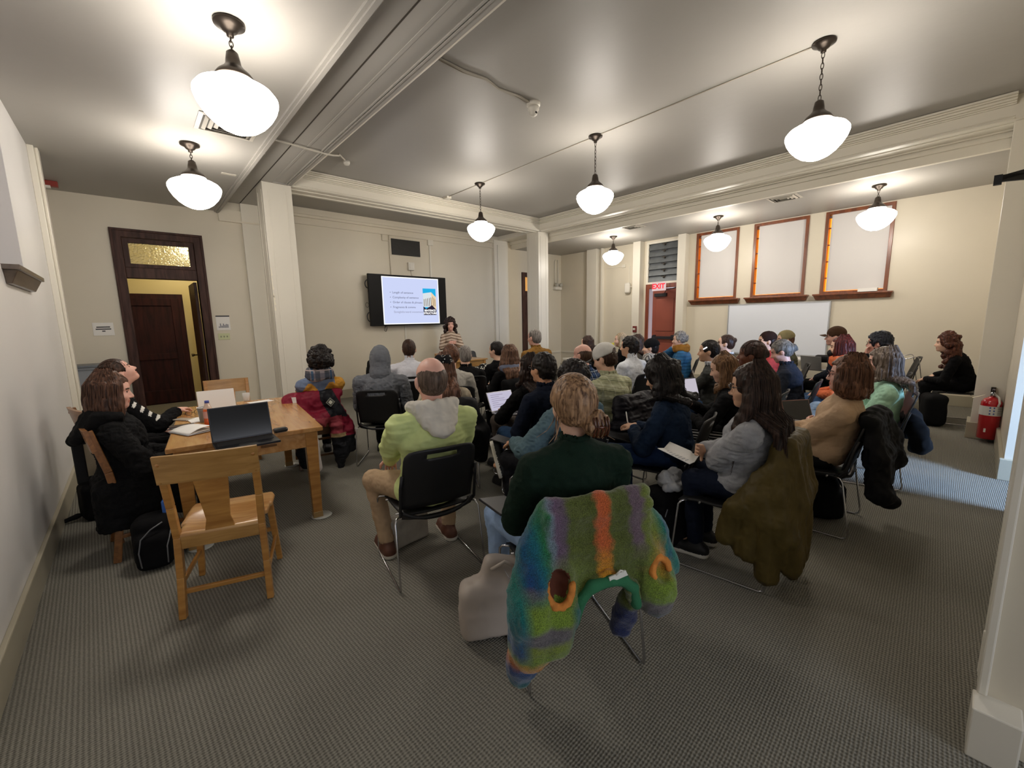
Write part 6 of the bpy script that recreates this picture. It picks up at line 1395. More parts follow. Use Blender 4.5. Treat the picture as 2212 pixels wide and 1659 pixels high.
# multicoloured brushed-wool jacket, collar downwards, on the nearest chair
def f_rainbow(nt, x, y, z):
    t = nt.nodes.new('ShaderNodeTexNoise'); t.inputs['Scale'].default_value = 22; tc = nt.nodes.new('ShaderNodeTexCoord'); nt.links.new(tc.outputs['Object'], t.inputs[0])
    w = mth(nt, 'MULTIPLY', mth(nt, 'SUBTRACT', t.outputs[0], .5), .05)
    xx = mth(nt, 'ADD', mth(nt, 'MULTIPLY', mth(nt, 'ADD', x, w), 1.62), .5)
    A = ramp(nt, xx, [(0,'1c5a86'),(.06,'1f6f7c'),(.13,'2f7f4e'),(.165,'7f93a0'),(.20,'77607a'),(.25,'6d5f6c'),(.285,'626d33'),(.44,'5c662e'),(.475,'d2683a'),(.535,'cf6a38'),(.565,'5f6a30'),(.68,'5b6531'),(.715,'73606c'),(.775,'73606c'),(.81,'74803a'),(.88,'7f9144'),(.95,'1f7a70'),(1,'22458c')])
    B = ramp(nt, xx, [(0,'1d4f8e'),(.10,'1f6f7c'),(.17,'66753a'),(.30,'788844'),(.44,'636f31'),(.475,'d9982e'),(.54,'d9982e'),(.57,'636f31'),(.70,'636f34'),(.80,'74843c'),(.90,'d29334'),(.95,'1f7a70'),(1,'24408c')])
    zz = mth(nt, 'ADD', z, w); C = ramp(nt, mth(nt, 'MULTIPLY', zz, 1.5), [(0,'355a3c'),(.14,'2f7a4a'),(.22,'1f5c80'),(.33,'23407e'),(.38,'cc7738'),(.44,'d0983a'),(.48,'7d9640'),(.56,'86963f'),(.60,'6d6a6e'),(.66,'726c70'),(.70,'82a03c'),(.84,'7d9638'),(.90,'d68a3c'),(1,'636f34')])
    ab = mth(nt, 'SMOOTH_MIN', 1.0, mth(nt, 'MAXIMUM', mth(nt, 'MULTIPLY', mth(nt, 'SUBTRACT', .70, zz), 12), 0.0), .1)
    P = mixc(nt, ab, A, B); side = mth(nt, 'MULTIPLY', mth(nt, 'MINIMUM', mth(nt, 'MAXIMUM', mth(nt, 'MULTIPLY', mth(nt, 'SUBTRACT', .60, zz), 14), 0.0), 1.0), mth(nt, 'MINIMUM', mth(nt, 'MAXIMUM', mth(nt, 'MULTIPLY', mth(nt, 'SUBTRACT', mth(nt, 'ABSOLUTE', x), .13), 20), 0.0), 1.0))
    P = mixc(nt, side, P, C); edge = mth(nt, 'MINIMUM', mth(nt, 'MAXIMUM', mth(nt, 'MULTIPLY', mth(nt, 'SUBTRACT', mth(nt, 'ABSOLUTE', mth(nt, 'ADD', x, .01)), .295), 26), 0.0), 1.0)
    E_ = ramp(nt, mth(nt, 'MULTIPLY', zz, 1.25), [(.2,'1f5f8c'),(.4,'24468f'),(.55,'1f7480'),(.75,'1c7f70'),(.95,'1f6f7c')]); P = mixc(nt, mth(nt, 'MULTIPLY', edge, mth(nt, 'MINIMUM', mth(nt, 'MAXIMUM', mth(nt, 'MULTIPLY', mth(nt, 'SUBTRACT', zz, .31), 25), 0.0), 1.0)), P, E_)
    sm_ = lambda v, a, k_: mth(nt, 'MINIMUM', mth(nt, 'MAXIMUM', mth(nt, 'MULTIPLY', mth(nt, 'SUBTRACT', v, a), k_), 0.0), 1.0)
    P = mixc(nt, mth(nt, 'MULTIPLY', sm_(x, .06, 30), sm_(zz, .405, -30)), P, '1d2b5e'); P = mixc(nt, mth(nt, 'MULTIPLY', mth(nt, 'MULTIPLY', sm_(x, -.165, 30), sm_(x, -.05, -30)), sm_(zz, .53, -30)), P, '1f6f6a')
    n = nt.nodes.new('ShaderNodeTexNoise'); n.inputs['Scale'].default_value = 260; nt.links.new(tc.outputs['Object'], n.inputs[0]); return mixc(nt, .9, P, mixc(nt, 1.0, P, mth_col(nt, n.outputs[0]), 'MULTIPLY'))
def mth_col(nt, v): return ramp(nt, v, [(.3,'8c8c8c'),(.7,'ffffff')])
rainbow = pattern('cloth_rainbow_wool', f_rainbow, rough=.95, bump=(.9, 220)); rainbow.node_tree.nodes['Principled BSDF'].inputs['Sheen Weight'].default_value = .35
loc, yw = chair_frame('green'); f = Field()
f.box((0,-.352,.74), (.225,.022,.105), .02, rot_axis((1,0,0), .14), k=.03).chain([(-.20,-.318,.850),(0,-.345,.856),(.20,-.318,.856)], .028, k=.03)
f.box((0,-.378,.62), (.21,.02,.09), .018, k=.04)
for s in (-1, 1): f.chain([(s*.205,-.30,.82),(s*.265,-.325,.68),(s*.315,-.34,.53)], [.034,.05,.055], k=.03)
f.chain([(-.25,-.37,.62),(-.285,-.385,.47),(-.285,-.37,.32)], [.06,.085,.085], k=.04).chain([(-.30,-.34,.30),(-.305,-.31,.21),(-.315,-.29,.145)], [.06,.06,.052], k=.012)
f.chain([(-.17,-.385,.60),(-.18,-.405,.46),(-.20,-.40,.35)], [.05,.065,.062], k=.03)
f.chain([(.20,-.375,.62),(.235,-.395,.50),(.235,-.385,.42)], [.055,.075,.072], k=.03).chain([(.15,-.34,.40),(.145,-.31,.31),(.135,-.30,.25)], [.05,.048,.042], k=.015).chain([(.28,-.33,.60),(.345,-.30,.49),(.385,-.28,.44)], [.045,.04,.014], k=.03)
f.ell((-.195,-.445,.585), (.048,.07,.068), k=.015, op='s').ell((.225,-.46,.575), (.032,.045,.042), k=.015, op='s').ell((-.315,-.285,.09), (.04,.045,.035), k=.01, op='s')
f.ell((.01,-.38,.44), (.10,.20,.125), k=.03, op='s')
f.chain([(-.125,-.40,.42),(-.10,-.405,.51),(-.055,-.405,.56),(.01,-.405,.575),(.07,-.405,.56),(.115,-.405,.51),(.14,-.395,.43)], .022, k=.012)
ringL = [(-.195+.052*math.cos(a), -.425+.02*math.sin(a), .585+.072*math.sin(a)) for a in np.linspace(0, 2*math.pi, 13)]; ringR = [(.225+.036*math.cos(a), -.435+.015*math.sin(a), .575+.046*math.sin(a)) for a in np.linspace(-.4, 3.6, 10)]
rw = [rainbow, mat('rib_green','2a6b48',rough=.95,bump=.8,bscale=200), mat('lining_rust','5a2e1c',rough=.95), mat('orange_wool','c87f38',rough=.95,noise=.2,nscale=30,bump=.9,bscale=220)]
def tagr(P):
    t = np.zeros(len(P), int); e = np.sqrt(((P[:,0]+.195)/.048)**2+((P[:,1]+.445)/.07)**2+((P[:,2]-.585)/.068)**2); t[e < 1.03] = 2; return t
o = soft('rainbow_jacket', f, .0075, rw, None, disp=[(.008, (9,9,8), False), (.005, (16,16,14), True), (.003, (70,70,70), False)], relaxes=1, tagger=tagr)
o.location = loc; o.rotation_euler = (0,0,yw); tagged(o, 'multicoloured brushed wool jacket hung upside down on the nearest chair', 'jacket')
for rg in (ringL[5:], ringR[1:]): g = Field(); g.chain(rg, .0105, k=.01); soft('pocket_edge', g, .005, rw[3], o, disp=[(.004,(40,40,40),True)])
g = Field(); g.chain([(-.125,-.408,.42),(-.105,-.418,.51),(-.06,-.424,.557),(.01,-.428,.572),(.07,-.424,.557),(.115,-.418,.51),(.14,-.405,.43)], .022, k=.012); soft('rib_collar', g, .006, rw[1], o, disp=[(.003,(30,30,30),False)])
MB().hexa([(.0,-.442,.575),(.075,-.440,.59),(.075,-.445,.59),(0,-.447,.575)], [(-.005,-.442,.597),(.065,-.440,.612),(.065,-.445,.612),(-.005,-.447,.597)]).tube([(.025,-.444,.60),(.04,-.45,.62),(.055,-.444,.61)], .004, 6).build('neck_label', mat('label_white','dcdcd4',rough=.7), o, fix=False)
def drape(name, label, cat, key, m, spec, disp, vox=.009, extra=None, at=None, tagger=None):
    loc, yw = chair_frame(key) if at is None else at
    f = Field(); spec(f); o = soft(name, f, vox, m, None, disp=disp, relaxes=1, tagger=tagger); o.location = loc; o.rotation_euler = (0,0,yw); tagged(o, label, cat); return o
# olive raincoat on the chair of the grey sweater
def sp(f):
    f.cap((-.20,-.315,.845), (.13,-.325,.845), .03, k=.03)
    for i, x in enumerate(np.linspace(-.19, .12, 6)):
        zb = .20+.06*math.sin(i*1.9)+(-.13 if i in (3,4) else 0); f.chain([(x,-.33,.83),(x*1.1,-.37,.55),(x*1.25+.0,-.39+.02*(i%2),zb)], [.036,.045,.04], k=.045)
    f.chain([(-.20,-.31,.82),(-.255,-.33,.60),(-.27,-.36,.38),(-.24,-.37,.24)], [.04,.05,.05,.045], k=.02).chain([(.14,-.33,.80),(.18,-.36,.58),(.19,-.37,.30)], [.04,.05,.045], k=.02)
    f.box((-.05,-.36,.32),(.13,.02,.14),.015,k=.05)
    f.chain([(-.21,-.28,.80),(-.275,-.22,.56),(-.29,-.17,.24)], [.03,.05,.055], k=.05).chain([(-.22,-.25,.70),(-.285,-.12,.48),(-.29,-.07,.30)], [.025,.045,.045], k=.05).chain([(-.24,-.30,.70),(-.285,-.30,.45),(-.28,-.28,.12)], [.04,.055,.05], k=.05)
drape('olive_coat', 'long olive brown raincoat draped over the chair of the grey sweater', 'coat', 'long34', cloth('olive_raincoat','4f4322',rough=.6,kind='nylon',noise=.12), sp, [(.016, (13,13,3), True), (.006, (26,26,5), True), (.002, (60,60,40), True)], vox=.008)
# black coat on the chair of the beige sweater
def sp(f):
    f.cap((-.19,-.31,.84), (.19,-.31,.84), .035, k=.03)
    for i, x in enumerate(np.linspace(-.17, .20, 6)): f.chain([(x,-.33,.82),(x*1.1,-.38,.60),(x*1.25+.01,-.40,.36+.05*math.sin(i*2.2))], [.04,.055,.045], k=.05)
    f.chain([(.19,-.34,.80),(.27,-.40,.62),(.23,-.44,.50)], [.06,.075,.06], k=.04).chain([(-.14,-.38,.55),(-.18,-.42,.36),(-.10,-.46,.30)], [.05,.055,.05], k=.03)
drape('black_coat', 'black coat bundled over the chair of the beige sweater', 'coat', 'beige', cloth('black_coat_near','111113',rough=.7,noise=.1), sp, [(.014, (12,12,8), True), (.006, (30,30,25), True)])
def sp(f):
    f.cap((-.05,-.33,.58), (.2,-.34,.60), .07, k=.05).chain([(-.1,-.36,.52),(-.05,-.40,.38),(.05,-.38,.34)], [.07,.06,.05], k=.05).cap((.1,-.33,.62),(.16,-.33,.45),.06,k=.04)
drape('black_bag', 'black bag hanging low on the chair back of the mint sweater', 'bag', 'mint', cloth('black_bag_cloth','060607',noise=.1), sp, [(.010, (14,14,14), True)])
# dark padded jacket on the chair of the white cap
def sp(f):
    f.cap((-.2,-.31,.83), (.2,-.31,.83), .05, k=.04)
    for i, x in enumerate(np.linspace(-.18, .18, 5)): f.chain([(x,-.34,.80),(x*1.1,-.40,.58),(x*1.2,-.40,.40)], [.055,.075,.06], k=.05)
    f.chain([(.2,-.33,.78),(.28,-.37,.58),(.27,-.36,.36)], [.06,.07,.06], k=.03).chain([(-.2,-.33,.78),(-.27,-.37,.6),(-.27,-.36,.4)], [.06,.07,.06], k=.03)
drape('padded_jacket', 'dark plum padded jacket over the chair of the white trucker cap', 'jacket', 'cap', cloth('plum_padded','141219',rough=.5,kind='nylon',noise=.1), sp, [(.012, (8,8,26), True), (.005, (30,30,30), True)])
drape('black_jacket', 'black jacket hanging over the chair of the black bandana', 'jacket', 'bandana', cloth('black_jacket_far','0f0f11',rough=.6,noise=.1), sp, [(.012, (12,12,12), True)], vox=.011)
def sp(f):
    f.cap((-.18,-.31,.83), (.18,-.31,.83), .04, k=.04)
    for i, x in enumerate(np.linspace(-.17, .17, 5)): f.chain([(x,-.34,.80),(x*1.15,-.38,.50),(x*1.3,-.38,.25-.1*(i==4))], [.045,.055,.05], k=.05)
drape('black_coat', 'long black coat hanging over the chair of the blue-grey hood', 'coat', 'hair12', cloth('black_coat_far','0c0c0e',noise=.1), sp, [(.012, (12,12,5), True)], vox=.012)
# crimson jacket on the dark oak chair
crim = [cloth('crimson_shell','7e1f33',rough=.6,kind='nylon',noise=.12), cloth('black_panel','1f2024',rough=.6,kind='nylon'), cloth('rose_lining','97404a',rough=.6,kind='nylon'), cloth('tan_cuff','a38c66'), cloth('charcoal_sleeve','232428',kind='nylon')]
def sp(f):
    f.cap((-.25,-.29,.86), (.22,-.29,.87), .04, k=.03).box((-.05,-.33,.76), (.27,.035,.11), .03, k=.04)
    f.chain([(-.24,-.35,.75),(-.13,-.40,.63),(.0,-.40,.60),(.09,-.40,.66)], [.06,.075,.065,.05], k=.04)
    f.chain([(.10,-.35,.84),(.20,-.36,.68),(.30,-.34,.50)], [.045,.05,.045], k=.03)
    f.chain([(.02,-.38,.62),(-.1,-.37,.50),(-.16,-.36,.44)], [.035,.03,.02], k=.02).chain([(.12,-.38,.62),(.17,-.38,.52),(.17,-.37,.44)], [.055,.06,.055], k=.02)
    f.chain([(.18,-.36,.42),(.20,-.35,.22),(.17,-.36,.05)], [.075,.07,.03], k=.02).chain([(.28,-.33,.46),(.30,-.32,.25)], [.07,.05], k=.03)
    f.chain([(-.15,-.33,.5),(-.18,-.31,.25),(-.16,-.29,.12)], [.045,.05,.04], k=.03)
def tagc(P):
    t = np.zeros(len(P), int); x, z = P[:,0], P[:,2]
    t[(x > .03+.0*z) & (z > .62) & (np.abs(x-.12-.45*(.80-z)) < .085)] = 1; t[(z < .64) & (x > -.18) & (x < .22) & (P[:,1] < -.36) & (z > .43)] = 2
    t[(z < .45) & (z > .40) & (x > .1) & (x < .25)] = 3; t[z < .41] = 4; return t
o = drape('crimson_jacket', 'crimson jacket with a black panel and diamond patch on the dark oak chair', 'jacket', None, crim, sp, [(.010, (14,14,14), True), (.004, (35,35,35), True)], vox=.008, at=((WC3.location[0], WC3.location[1], -.055), WC3.rotation_euler[2]), tagger=tagc)
m = MB(); m.prism([(.12,.74),(.165,.79),(.12,.84),(.075,.79)], -.004, 'y', -.412); m.build('patch_border', mat('patch_grey','8c8c80',rough=.6), o)
m = MB(); m.prism([(.12,.752),(.154,.79),(.12,.828),(.086,.79)], -.003, 'y', -.416); m.build('patch_border', mat('patch_dark','3c3d3b',rough=.6), o); m = MB(); m.prism([(.12,.766),(.142,.79),(.12,.814),(.098,.79)], -.003, 'y', -.419); m.build('diamond_patch', mat('patch_white','d3d3c2',rough=.5), o)
MB().hexa([(-.20,-.43,.62),(-.185,-.435,.62),(-.185,-.42,.62),(-.2,-.41,.62)], [(-.235,-.375,.87),(-.195,-.38,.87),(-.195,-.34,.87),(-.235,-.335,.87)]).build('white_strap', mat('strap_white','d9d4d0',rough=.6), o, fix=False)
# white scarf end hanging behind the table
f = Field(); pA = atz(680, 950, .6); f.chain([(0,0,.62),(.005,0,.4),(.01,-.01,.14)], [.022,.03,.038], k=.02)
o = soft('white_scarf', f, .009, cloth('white_cotton','cfc8c3'), None, disp=[(.008,(20,20,5),True)]); q_ = atz(684, 1010, .14); o.location = (q_[0], q_[1], .0); tagged(o, 'white cloth hanging between the table corner and the dark oak chair', 'cloth')

# ================================================================== bags
def bag(name, label, pos, yaw, spec, m, disp, vox=.009, cat='bag'):
    f = Field(); spec(f); o = soft(name, f, vox, m, None, disp=disp, relaxes=1); o.location = (pos[0], pos[1], 0); o.rotation_euler = (0,0,yaw); tagged(o, label, cat); return o
blk = cloth('black_canvas','0b0b0d',rough=.75,noise=.15); stone = mat('stone_vinyl','b3a89e',rough=.5,noise=.05,nscale=5,bump=.15,bscale=30)
p = atz(1040, 1370, .0); 
def sp(f): f.hx = 0; f.box((0,0,.15),(.15,.075,.145),.05,k=.02).box((.05,.01,.30),(.10,.045,.10),.035,rot_axis((0,1,0),.25),k=.06).cut((0,0,.004),(0,0,-1))
o = bag('tote_bag', 'stone coloured soft tote bag slumped against the nearest chair', (p[0]+.045, p[1]-.03), -.55, sp, stone, [(.012,(7,7,7),False),(.004,(20,20,16),True)], .009)
MB().tube([(.0,-.04,.37),(.06,-.07,.42),(.12,-.06,.38),(.15,-.05,.28)], .009, 8).build('bag_strap', stone, o)
MB().tube([(.06,-.05,.37),(.09,-.075,.32),(.10,-.085,.25)], .002, 5).build('zip_pull', chrome, o)
p = atz(905, 1172, 0)
def sp(f): f.box((0,0,.11),(.16,.05,.11),.02,k=.02).cut((0,0,.004),(0,0,-1))
bag('tote_bag', 'pale grey cloth bag standing under the lime jacket chair', (p[0]-.06, p[1]+.06), .1, sp, cloth('pale_grey_bag','a6a198'), [(.008,(10,10,10),False)], .009)
# black backpack beside the near oak chair
p = (atz(310,1240,0)+atz(385,1215,0))/2
def sp(f): f.box((0,0,.17),(.115,.10,.17),.07,k=.03).box((0,-.09,.13),(.095,.05,.12),.045,k=.02).cut((0,0,.004),(0,0,-1))
o = bag('backpack', 'black backpack with grey zips on the floor beside the near oak chair', (p[0]+.0, p[1]+.10), -.2, sp, blk, [(.006,(12,12,12),False)], .009)
zipm = mat('zip_grey','6d6f72',rough=.4)
MB().tube([(-.06,-.148,.05),(-.065,-.15,.15),(-.05,-.135,.23),(0,-.12,.28),(.06,-.10,.31)], .004, 6).tube([(.07,-.145,.05),(.075,-.14,.16),(.10,-.09,.26)], .004, 6).build('zip', zipm, o)
MB().box((.05,-.02,.30),(.075,.03,.42)).build('water_bottle', mat('bottle_blue','3f6fc4',rough=.35), o, bevel=.01)
# black bag with a picture panel behind the coat woman
p = (atz(150,1125,0)+atz(230,1130,0))/2
def sp(f): f.box((0,0,.15),(.21,.11,.15),.05,k=.03).cap((-.24,.0,.05),(-.36,.02,.02),.022,.012,k=.02).cut((0,0,.004),(0,0,-1))
o = bag('duffel_bag', 'black duffel bag against the left wall behind the hooded coat', (-.26, p[1]+.12), .25, sp, blk, [(.008,(10,10,10),False)], .01)
t = empty('picture_frame', (-.27, p[1]+.17, .29), .25); tagged(t, 'pale sketch of a long-necked figure in a black folder on the duffel bag', 'picture')
m = MB().box((-.20,-.012,0),(-.13,.012,.40)).box((-.20,-.012,.32),(.20,.012,.40)).box((-.2,-.012,0),(.2,.012,.05)).box((.15,-.012,0),(.2,.012,.4)); m.build('folder_frame', mat('folder_black','101012',rough=.6), t, bevel=.008)
MB().box((-.14,-.006,.03),(.16,.004,.33)).build('sketch_sheet', mat('sketch_cream','b9b196',rough=.8,noise=.2,nscale=9,col2='cfc7ae'), t)
m = MB().prism([(-.10,.05),(.13,.05),(.11,.12),(.05,.15),(.0,.15),(-.07,.12)], .002, 'y', -.009); m.build('sketch_figure', mat('sketch_dark','3b3236',rough=.8), t); m = MB().tube([(.0,-.009,.15),(-.005,-.009,.22),(.0,-.009,.27),(.03,-.009,.29),(.05,-.009,.26),(.03,-.009,.2),(.028,-.009,.15)], .004, 6); m.build('sketch_line', mat('sketch_dark','3b3236',rough=.8), t)
MB().prism([(-.02,.06),(.06,.06),(.06,.10),(.0,.11)], .002, 'y', -.011).build('sketch_patch', mat('sketch_plum','54323f',rough=.8), t)
# black rucksack with the pale beanie, between the denim jacket and the grey sweater
HB = atz(1448, 1040, .44)
def sp(f): f.box((0,0,.21),(.15,.105,.20),.08,k=.03).box((-.02,-.10,.15),(.12,.05,.13),.05,k=.03).chain([(-.15,-.05,.38),(-.215,-.07,.30),(-.225,-.08,.16),(-.17,-.08,.03)],.018,k=.01).cut((0,0,.004),(0,0,-1))
o = bag('backpack', 'black backpack with a pale knitted hat on top, under the grey sweater', (HB[0], HB[1]+.02), -.5, sp, blk, [(.006,(12,12,12),False)], .009)
MB().tube([(-.10,-.15,.06),(-.12,-.14,.2),(-.08,-.13,.3)], .004, 6).build('zip', zipm, o)
f = Field(); f.ell((0,0,.03),(.085,.07,.05),k=.02).ell((.05,.015,.065),(.05,.05,.04),k=.02).chain([(-.085,-.05,.01),(-.03,-.08,.015),(.04,-.07,.02)],.024,k=.008).ell((-.03,.02,.065),(.04,.04,.03),k=.015)
o = soft('knitted_hat', f, .007, cloth('pale_grey_knit','a9aaac',kind='knit'), None, disp=[(.007,(24,24,24),True),(.004,(60,60,14),True)]); o.location = (HB[0], HB[1], .415); o.rotation_euler = (0,0,-.3); tagged(o, 'pale grey knitted hat lying on the black backpack', 'hat')
# backpack under the beige sweater, bag of the auburn-haired person
def sp(f): f.box((0,0,.17),(.16,.12,.165),.07,k=.03).box((0,-.11,.12),(.12,.05,.11),.05,k=.03).chain([(-.15,.05,.22),(-.27,.08,.13),(-.33,.1,.12)],[.03,.02,.012],k=.02).cut((0,0,.004),(0,0,-1))
o = bag('backpack', 'black backpack under the chair of the beige sweater', (3.86,.74), .3, sp, blk, [(.006,(12,12,12),False)], .01); MB().tube([(.14,-.12,.28),(.20,-.19,.16),(.22,-.2,.03),(.14,-.17,.05)], .012, 6).build('shoulder_strap', blk, o)
def sp(f): f.box((0,0,.22),(.16,.12,.22),.08,k=.03).cut((0,0,.004),(0,0,-1))
p = atz(2045, 912, 0); bag('shoulder_bag', 'large black bag standing beside the legs of the auburn-haired person', (8.12,.36), .3, sp, blk, [(.008,(10,10,10),False)], .011)
MB().tube([(0,0,.015),(.2,.05,.012),(.42,.02,.014),(.6,.1,.05)], .012, 6).build('bag_strap', blk, None).name = 'loose_strap'
o = bpy.data.objects['loose_strap']; o.location = (7.75,.42,0); tagged(o, 'loose black strap on the carpet by the large black bag', 'strap')

# ================================================================== things held, and the far furniture
def onlap(key, x, y, z):
    c = PEOPLE[key]; yw = c['yaw']; r = np.array([math.cos(yw), math.sin(yw)]); f = np.array([-math.sin(yw), math.cos(yw)]); p = np.array(c['O'])+r*x+f*y; return np.array([p[0], p[1], z]), yw
c, yw = onlap('curl14', -.02, .47, .585); laptop('silver laptop with a lit page on the lap of the dark curls', c, yw, w=.32, d=.22, body='laptop_silver', bc='b9b9bd', screen='lilac', open_=118)
c, yw = onlap('ipad', -.12, .50, .60); c = atz(1496, 866, .66); t = empty('tablet', tuple(c), yw-.55); tagged(t, 'tablet with a lit white page held by the fair-haired person in black', 'tablet')
Mx = Matrix.Rotation(math.radians(-20), 4, 'X')
a = MB().box((-.11,-.004,0),(.11,.004,.25)).xform(Mx).build('tablet_case', mat('tablet_grey','4a4a50',rough=.4), t, bevel=.004); MB().box((-.10,-.006,.01),(.10,-.004,.24)).xform(Mx).build('tablet_screen', emitter('screen_page','dcd4e0',.75), a)
c, yw = onlap('cardigan', -.05, .45, .60); c = atz(1508, 838, .66); laptop('dark brown laptop seen from behind, on the lap of the grey cardigan', c, yw+.3, w=.30, d=.21, body='laptop_brown', bc='4a332c', open_=110)
c, yw = onlap('beige', -.06, .43, .62); c = atz(1728, 915, .60); laptop('grey laptop with a copper lid corner, before the beige sweater', c, yw-.6, w=.28, d=.20, body='laptop_copper', bc='7c5a50', open_=112)
c, yw = onlap('glasses37', -.1, .5, .6); laptop('pale grey laptop standing open by the whiteboard', atz(1752,800,.70), face_yaw(-.9,.3), w=.30, d=.21, body='laptop_pale', bc='9a9a98', open_=100)
c, yw = onlap('teal', -.14, .42, .62); o = MB().box((-.10,-.14,0),(.10,.14,.008)).build('tablet', mat('tablet_dark','2a2a2e',rough=.35), None, bevel=.003); o.location = tuple(c); o.rotation_euler = (.25,.1,yw+.6); tagged(o, 'dark tablet resting on the knees of the teal-grey shirt', 'tablet')
c, yw = onlap('green', -.24, .30, .615); o = MB().box((-.08,-.11,0),(.08,.11,.012)).build('tablet', mat('tablet_dark','2a2a2e',rough=.35), None, bevel=.003); o.location = tuple(c); o.rotation_euler = (.0,.15,yw+.3); tagged(o, 'black tablet on the light blue jeans of the green sweater', 'tablet')
c, yw = onlap('long34', -.02, .36, .60); t = empty('notebook', tuple(c), yw+.1); tagged(t, 'open notebook with printed page on the knees of the grey sweater', 'notebook')
MB().hexa([(-.15,-.08,.03),(0,-.08,0),(0,.12,.06),(-.15,.12,.10)], [(-.15,-.08,.034),(0,-.08,.004),(0,.12,.064),(-.15,.12,.104)]).hexa([(0,-.08,0),(.14,-.08,.01),(.14,.12,.07),(0,.12,.06)], [(0,-.08,.004),(.14,-.08,.014),(.14,.12,.074),(0,.12,.064)]).build('notebook_page', pap, t, fix=False)
m = MB()
for k in range(7): y = -.05+k*.021; z = lambda x, y: .035*(-x/.15)+.06*(y+.08)/.2+.0045; m.add([(-.13,y,z(-.13,y)),(-.03,y,z(-.03,y)),(-.03,y+.005,z(-.03,y+.005)),(-.13,y+.005,z(-.13,y+.005))], [(0,1,2,3)])
m.build('printed_lines', mat('print_grey','8b8f98',rough=.8), t, fix=False)
c, yw = onlap('beige', -.16, .50, .60); c = atz(1718, 945, .60); t = empty('coffee_cup', tuple(c), yw); tagged(t, 'white paper coffee cup with a black lid before the beige sweater', 'cup')
MB().lathe([(0,0),(.03,0),(.042,.115),(0,.115)], n=24).build('cup_wall', pap, t); MB().lathe([(0,.135),(.038,.135),(.044,.125),(.045,.112),(0,.112)], n=24).build('cup_lid', mat('lid_black','1b1b20',rough=.35), t)
text('cup_letter', 'M', .045, frame_M((-.026,-.031,.05),(.64,-.77,0),(.05,.05,1)), mat('letter_grey','77777a',rough=.7), t, bold=.001)
o = MB().box((-.11,-.15,0),(.11,.15,.006)).build('paper_pad', pap, None); c, yw = onlap('beige', -.12, .47, .59); c = atz(1715, 950, .592); o.location = tuple(c); o.rotation_euler = (.1,0,yw); tagged(o, 'white paper pad under the coffee cup', 'paper')
c, yw = onlap('denim', -.02, .42, .60); o = MB().box((-.10,-.14,0),(.10,.14,.012)).build('notebook', mat('notebook_black','16161a',rough=.5), None, bevel=.002); o.location = tuple(c); o.rotation_euler = (.12,0,yw); tagged(o, 'black notebook on the knee of the navy denim jacket', 'notebook')
arm = PEOPLE['denim']['arm'][1][1]; c, yw = onlap('denim', arm[0], arm[1]+.07, arm[2]+.0); o = MB().tube([(0,0,-.04),(.02,.03,.03),(.04,.05,.10)], [.003,.0055,.0045], 8).build('pen', mat('pen_white','e6e4e0',rough=.3), None); o.location = tuple(c); o.rotation_euler = (0,0,yw); tagged(o, 'white pen in the hand of the navy denim jacket', 'pen')
# oak desk at the front, and a lectern top on it
t = empty('front_desk', (5.0, 7.35, 0), .06); tagged(t, 'small oak desk in front of the standing speaker', 'desk')
MB().box((-.62,-.32,.72),(.62,.32,.75)).build('desk_top', oak_h, t, bevel=.004); MB().box((-.56,-.28,.60),(.56,-.26,.72)).box((-.56,.26,.60),(.56,.28,.72)).build('desk_apron', oak_h, t)
for sx in (-1,1):
    for sy in (-1,1): MB().box((sx*.55-.03,sy*.27-.03,0),(sx*.55+.03,sy*.27+.03,.72)).build('leg', oak, t, bevel=.003)
o = MB().hexa([(-.25,-.2,.0),(.25,-.2,.0),(.25,.2,.0),(-.25,.2,.0)], [(-.25,-.2,.03),(.25,-.2,.03),(.25,.2,.14),(-.25,.2,.14)]).build('book_rest', oak_h, None, bevel=.004); o.location = (4.9,7.4,.752); tagged(o, 'sloping wooden book rest on the front desk', 'book rest')
# long pale table by the red door and one below the whiteboard
t = empty('folding_table', (7.35, 5.35, 0), face_yaw(.3,1)); tagged(t, 'white-topped folding table near the exit door', 'table')
MB().box((-.75,-.35,.70),(.75,.35,.735)).build('table_top', mat('laminate_white','cfcbc2',rough=.4), t, bevel=.004)
for s in (-1,1): MB().tube([(s*.6,-.3,.0),(s*.6,-.3,.7),(s*.6,.3,.7),(s*.6,.3,0)], .014, 8).build('leg', mat('tube_black','17171a',rough=.4), t)
t = empty('folded_chair', (7.2,5.25,.737), .2); tagged(t, 'black folded chair frame lying on the white-topped table', 'chair')
MB().tube([(-.35,0,.05),(-.3,0,.16),(-.1,0,.22),(.15,0,.2),(.35,0,.05)], .018, 8).tube([(-.5,.05,.26),(.5,.05,.26)], .016, 8).tube([(-.5,.05,.02),(-.5,.05,.26)], .016, 8).tube([(.5,.05,.02),(.5,.05,.26)], .016, 8).build('chair_frame', mat('tube_black','17171a',rough=.4), t)
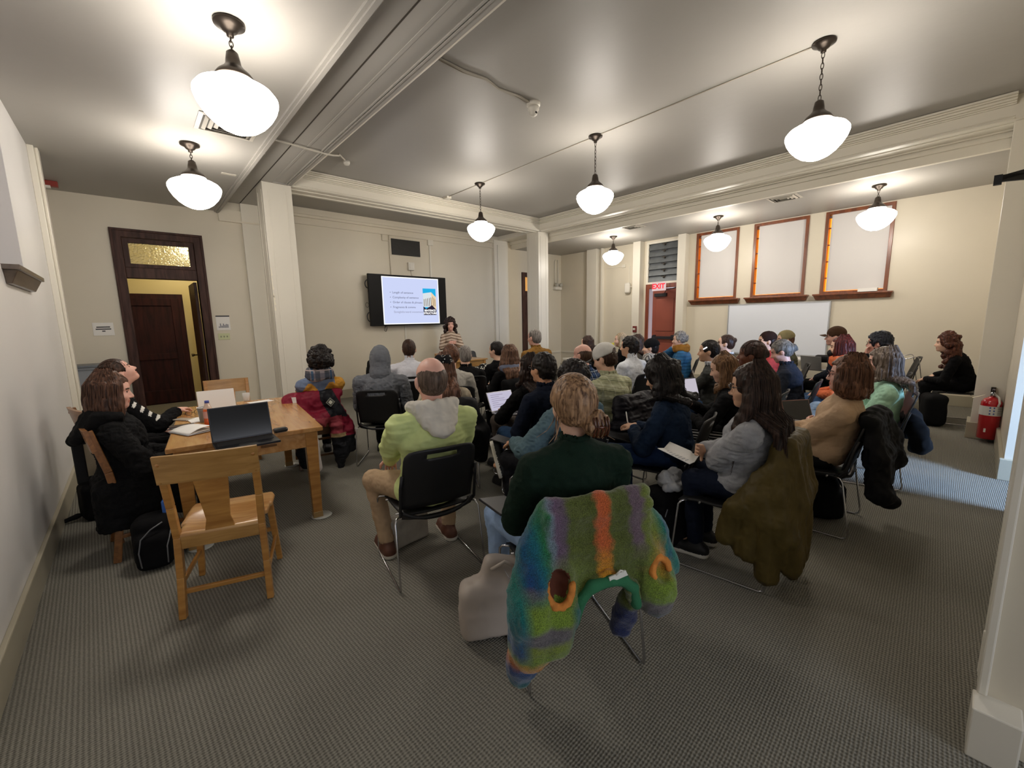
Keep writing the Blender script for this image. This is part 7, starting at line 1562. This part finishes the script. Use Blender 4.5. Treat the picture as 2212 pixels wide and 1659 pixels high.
flat_thing('yellow_flyer', 'bright yellow folded flyer on the white-topped table', 'flyer', 1323, 752, .86, .16, .03, .12, .3, mat('flyer_yellow','d8d43a',rough=.7))
t = empty('folding_table', (9.35, 1.9, 0), 0); tagged(t, 'pale narrow table along the wall under the whiteboard', 'table')
MB().box((-.3,-1.0,.70),(.3,1.0,.735)).build('table_top', mat('laminate_white','cfcbc2',rough=.4), t, bevel=.004)
for s in (-1,1): MB().tube([(-.25,s*.85,0),(-.25,s*.85,.7),(.25,s*.85,.7),(.25,s*.85,0)], .014, 8).build('leg', mat('tube_black','17171a',rough=.4), t)
flat_thing('dark_bundle', 'dark folded garment lying on the narrow table under the whiteboard', 'garment', 1782, 781, .737, .45, .3, .10, .2, cloth('black_coat','18181b'), .04)
# three more empty stacking chairs nested by the window wall, legs seen in profile
t = chair_at(9.2, .95, face_yaw(-.2,1), 'empty black stacking chair under the tipped chair at the right wall')
t = chair_at(9.2, .62, face_yaw(-.2,1), 'black stacking chair tipped on its back with chrome legs pointing left'); t.location.z = .60; t.rotation_euler = (math.radians(-100), 0, face_yaw(-.2,1))

p = atz(1046, 806, .66)
def f_floral(nt, x, y, z):
    v = nt.nodes.new('ShaderNodeTexVoronoi'); v.inputs['Scale'].default_value = 30; tc = nt.nodes.new('ShaderNodeTexCoord'); nt.links.new(tc.outputs['Object'], v.inputs[0]); return mixc(nt, mth(nt, 'LESS_THAN', v.outputs['Distance'], .36), '141416', 'cfcfc4')
f = Field(); f.box((0,0,0),(.13,.09,.11),.05,k=.02).ell((0,0,.10),(.10,.08,.06),k=.03)
o = soft('cloth_bundle', f, .011, pattern('cloth_floral', f_floral), None, disp=[(.010,(14,14,14),True)]); o.location = tuple(p); tagged(o, 'black and white flowered cloth bundle in front of the dark ponytail', 'cloth')
p = atz(1118, 815, .80); o = MB().box((-.10,-.012,-.02),(.10,.012,.02)).build('folder', mat('folder_blue','3c86b8',rough=.5), None, bevel=.003); o.location = tuple(p); o.rotation_euler = (.2,.0,.1); tagged(o, 'slim blue folder edge behind the open silver laptop', 'folder')
